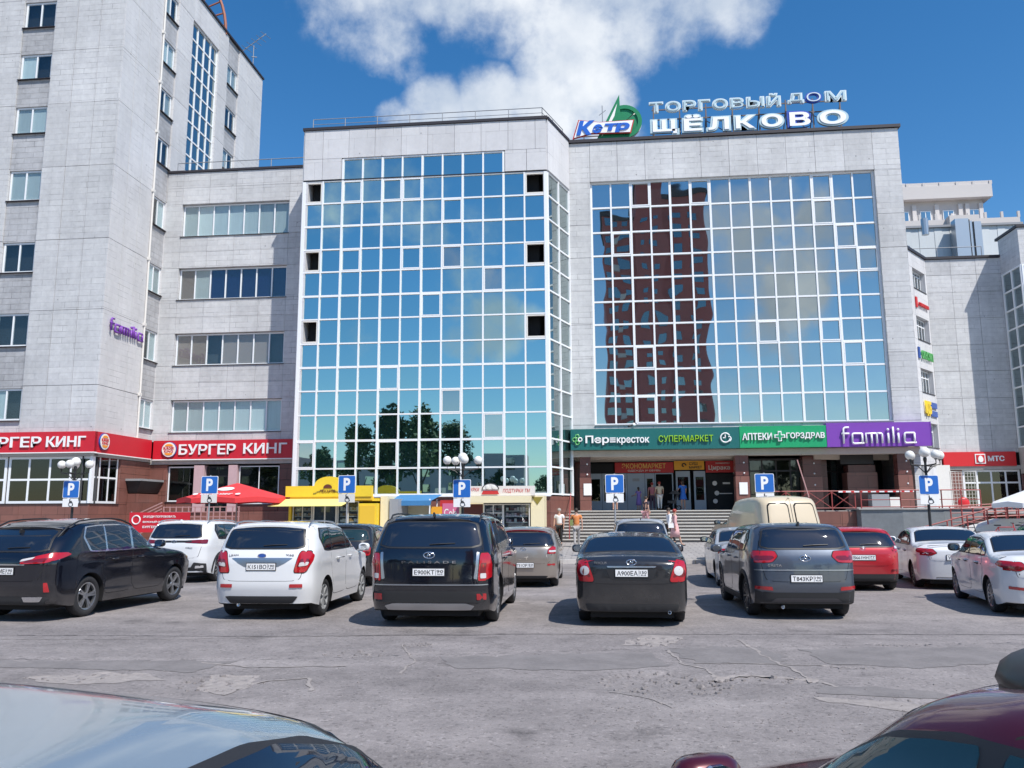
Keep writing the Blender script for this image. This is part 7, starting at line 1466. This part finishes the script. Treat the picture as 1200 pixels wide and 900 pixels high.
person('person in white t-shirt and black trousers standing by the granite plinth', (-1.75, 38.9, pz(38.9)), pi*.9, 1.68, CL('shirt_white', (.78, .78, .80)), CL('trousers_black', (.02, .02, .022)), 'hair_grey')
P1 = person('man in orange shirt and grey trousers walking with a red and yellow bag', (-.92, 37.4, pz(37.4)), .1, 1.72, CL('shirt_orange', (.62, .22, .07)), CL('trousers_grey', (.36, .34, .33)), 'hair_dark', step=.22, arms=(.3, -.3), shoes='lime')
bg_ = thing('shoulder_bag', 'small green and dark bag hanging at the hip of the orange shirted man', 'bag', (-1.14, 37.3, pz(37.4)+.95)); MB().box(-.07, .07, -.16, .1, 0, .26).build('pouch', mat('bag_green', (.2, .24, .08), .7), bg_); MB().tube([(.0, -.1, .25), (.08, -.2, .42), (.3, -.17, .6)], .012, 5).build('strap', 'trim_black', bg_)
person('person in pink checked shirt standing behind the middle parking sign', (.98, 44.6, 1.95), pi, 1.66, CL('shirt_check', (.62, .36, .36)), CL('trousers_light', (.6, .52, .46)), 'hair_grey', shorts=True)
person('girl in a long purple dress standing by the closed grey door', (2.32, 46.2, 1.95), .6, 1.28, CL('dress_purple', (.17, .12, .36)), 'dress_purple', 'hair_dark', dress=.38, long_hair=True, arms=(.4, .1), bend=(1.4, .2))
person('red haired woman in beige blouse and white trousers entering the open door', (3.45, 46.0, 1.95), .15, 1.58, CL('blouse_beige', (.55, .47, .34)), CL('trousers_white', (.78, .75, .7)), 'hair_red', step=.1, arms=(.2, .3), bend=(.8, .4))
person('person in pink shirt just ahead of the red haired woman', (3.1, 46.7, 1.95), .0, 1.55, CL('shirt_pink', (.60, .22, .25)), CL('skirt_dark', (.12, .08, .12)), 'hair_red', arms=(.1, .2))
person('woman in short blue dress beside the black pushchair', (4.72, 46.0, 1.95), .5, 1.64, CL('dress_blue', (.03, .14, .50)), 'dress_blue', 'hair_dark', dress=.62, shoes='white', long_hair=True, arms=(.6, .2), bend=(1.2, .1))
person('person in dark top with pink collar climbing the stairs', (2.42, 42.0, .42+RH*4), -.9, 1.62, CL('top_dark', (.05, .035, .05)), CL('pants_pink', (.55, .3, .32)), 'hair_dark', step=.18, arms=(.5, -.2), bend=(.9, .2), stoop=.05)
person('man in white shirt walking left at the foot of the stairs', (3.35, 39.4, pz(39.4)), pi*.62, 1.66, 'shirt_white', 'trousers_black', 'hair_dark', step=.25, arms=(.3, -.3), long_sleeve=True)
P2 = person('woman in pale pink dress striding right below the stairs', (3.5, 38.2, pz(38.2)), -pi*.42, 1.64, CL('dress_pink', (.66, .38, .38)), 'dress_pink', 'hair_red', step=.28, dress=.42, arms=(.2, -.3), long_sleeve=True)
hbg = thing('handbag', 'small white handbag at the side of the pink dressed woman', 'bag', (3.32, 38.0, pz(38.2)+.8)); MB().box(-.12, .12, -.04, .04, 0, .2).build('pouch', 'white', hbg); MB().tube([(-.08, 0, .2), (0, 0, .42), (.08, 0, .2)], .008, 5).build('strap', 'white', hbg)
pc = thing('pushchair', 'black pushchair with tilted hood in front of the open doors', 'pushchair', (4.15, 45.9, 1.95)); b = MB()
b.tube([(-.35, 0, .15), (.1, 0, .6), (.45, 0, 1.0)], .018, 6).tube([(.3, 0, .15), (-.1, 0, .6)], .018, 6); b.build('frame', 'black_metal', pc)
MB().prism([(-.3, .4), (.12, .35), (.3, .8), (.2, .85), (.05, .5), (-.28, .52)], lambda a, z, q: (a, -.2+q, z), .4).build('seat', 'trim_black', pc); MB().prism([(.3, .85)]+[(.1+.32*cos(t), .75+.3*sin(t)) for t in lines(.6, 2.6, 8)], lambda a, z, q: (a, -.2+q, z), .4).build('hood', 'trim_black', pc)
for x in (-.35, .3):
    for y in (-.2, .2): MB().tube([(x+.12*cos(a), y, .13+.12*sin(a)) for a in lines(0, 2*pi, 15)[:-1]], .02, 5, closed=True).build('wheel', 'rubber', pc)

# ================================================================== ACROSS THE STREET, BEHIND THE CAMERA (mirrored in the glass)
mat('brick_tower', (.54, .155, .135), .8, var=.1, vs=.2); mat('tower_dark', (.06, .05, .055), .7)
BT = thing('brick_high_rise', 'red brown high rise across the street mirrored in the big window', 'building', (12, -82, 0), 0)
MB().box(-9.5, -3, -9, 8, 0, 62).box(3, 11, -9, 8, 0, 66).build('brick_wing', 'brick_tower', BT); MB().box(-3, 3, -9, 9.5, 0, 70).build('stair_tower', 'brick_tower', BT); MB().box(-9.9, -3, -9, 8.4, 62, 63).box(3, 11.4, -9, 8.4, 66, 67).box(-3.3, 3.3, -9, 9.8, 70, 71.5).build('cornice', 'tower_dark', BT)
WM = MB().box(-.9, .9, -.1, .1, -.8, .8).mesh('window', 'blue_glass'); 
for r_ in range(20):
    for x in (-8.2, -5.2, 4.8, 8.6): link('window', WM, BT, (x, 8.05, 3+r_*3.05))
    for x in (-1.2, 1.4): link('window', WM, BT, (x, 9.55, 3+r_*3.05), sc=(.6, 1, .8))
    if r_ % 2 == 0: piece_l('balcony', 'offwhite', BT, (-6.7, 8.5, 2+r_*3.05), (1.2, 1.0, 1.1))
mat('leaf', (.045, .085, .022), .7, rnd=.2); mat('leaf_light', (.085, .13, .035), .7, rnd=.2); mat('bark', (.08, .06, .045), .9)
def tree_mesh(seed, h, r):
    rnd = random.Random(seed); v = []; f = []; mi = []; cl = [(rnd.gauss(0, r*.42), rnd.gauss(0, r*.42), h*.38+rnd.random()*h*.58, r*rnd.uniform(.22, .42)) for _ in range(26)]
    for cx_, cy_, cz_, cr in cl:
        k_ = 1-max(0, (cz_-h*.6)/(h*.5)); cx_ *= k_; cy_ *= k_; lt = rnd.random() < .4
        for _ in range(110):
            d = Vector((rnd.gauss(0, 1), rnd.gauss(0, 1), rnd.gauss(0, .8))).normalized()*cr*rnd.uniform(.5, 1.05); c = Vector((cx_, cy_, cz_))+d; a = Vector((rnd.gauss(0, 1), rnd.gauss(0, 1), rnd.gauss(0, 1))).normalized(); b = a.orthogonal().normalized(); s_ = rnd.uniform(.22, .42); q = len(v)
            v += [c+a*s_, c+b*s_*.6, c-a*s_, c-b*s_*.6]; f.append((q, q+1, q+2, q+3)); mi.append(1 if lt else 0)
    me = bpy.data.meshes.new('crown'); me.from_pydata([tuple(p) for p in v], [], f); me.materials.append(MATS['leaf']); me.materials.append(MATS['leaf_light']); me.polygons.foreach_set('material_index', mi); return me
TM = [tree_mesh(k, 16, 4.2) for k in range(3)]; tkm = MB().tube([(0, 0, 0), (.1, .1, 4), (0, .2, 9)], [.32, .24, .1], 10).tube([(0, 0, 4), (1.5, .5, 8)], [.14, .05], 6).tube([(0, 0, 5), (-1.4, -.5, 9)], [.12, .05], 6).mesh('trunk', 'bark', True)
descs = ['nearest of the mirrored row', 'with a dense dark crown', 'with a narrow pale crown', 'beside the high rise', 'at the far left of the row', 'small one between taller crowns', 'leaning slightly right', 'at the far right of the row', 'tall one behind the dark sedan line', 'broad crowned', 'round crowned one on the corner', 'sparse crowned', 'second from the right', 'behind the maroon car', 'pale green', 'low spreading']
for k, (x, y, s_) in enumerate(((-36, -40, .95), (-31, -41, 1.08), (-26, -39, 1.1), (-21.5, -42, .95), (-43, -42, .75), (-15, -44, .5), (-8, -46, .5), (0, -44, .5), (8, -47, .55), (22, -40, .5), (30, -46, .75), (41, -42, .95), (48, -40, .9), (-52, -38, .8), (15, -42, .45), (56, -36, .9))):
    t_ = thing('broadleaf_tree', 'leafy tree across the street, '+descs[k], 'tree', (x, y, 0), k*1.3, 'trees across the street'); t_.scale = (s_, s_, s_)
    link('crown', TM[k % 3], t_); link('trunk', tkm, t_)
AB = thing('panel_block', 'long pale apartment block across the street behind the camera', 'building', (-60, -95, 0)); MB().box(-45, 45, -6, 6, 0, 14).build('wall', 'beige_wall', AB)
for r_ in range(4):
    for x in range(-42, 43, 6): link('window', WM, AB, (x, 6.0, 3+r_*3.2))
for (x, y, az_, sh, c_, lb) in ((-6.5, -1.2, 190, 'suv', 'paint_darkgrey', 'dark car parked behind the camera to the left'), (5.6, .2, -10, 'hatch', 'paint_silver', 'silver car parked right of the maroon car')):
    make_car('parked_car', lb, (x, y, 0), az_, sh, c_, rim=('alloy', 7), tails=[('tail_red', [(.6, .8), (.8, .8), (.8, .98), (.68, .98)])])
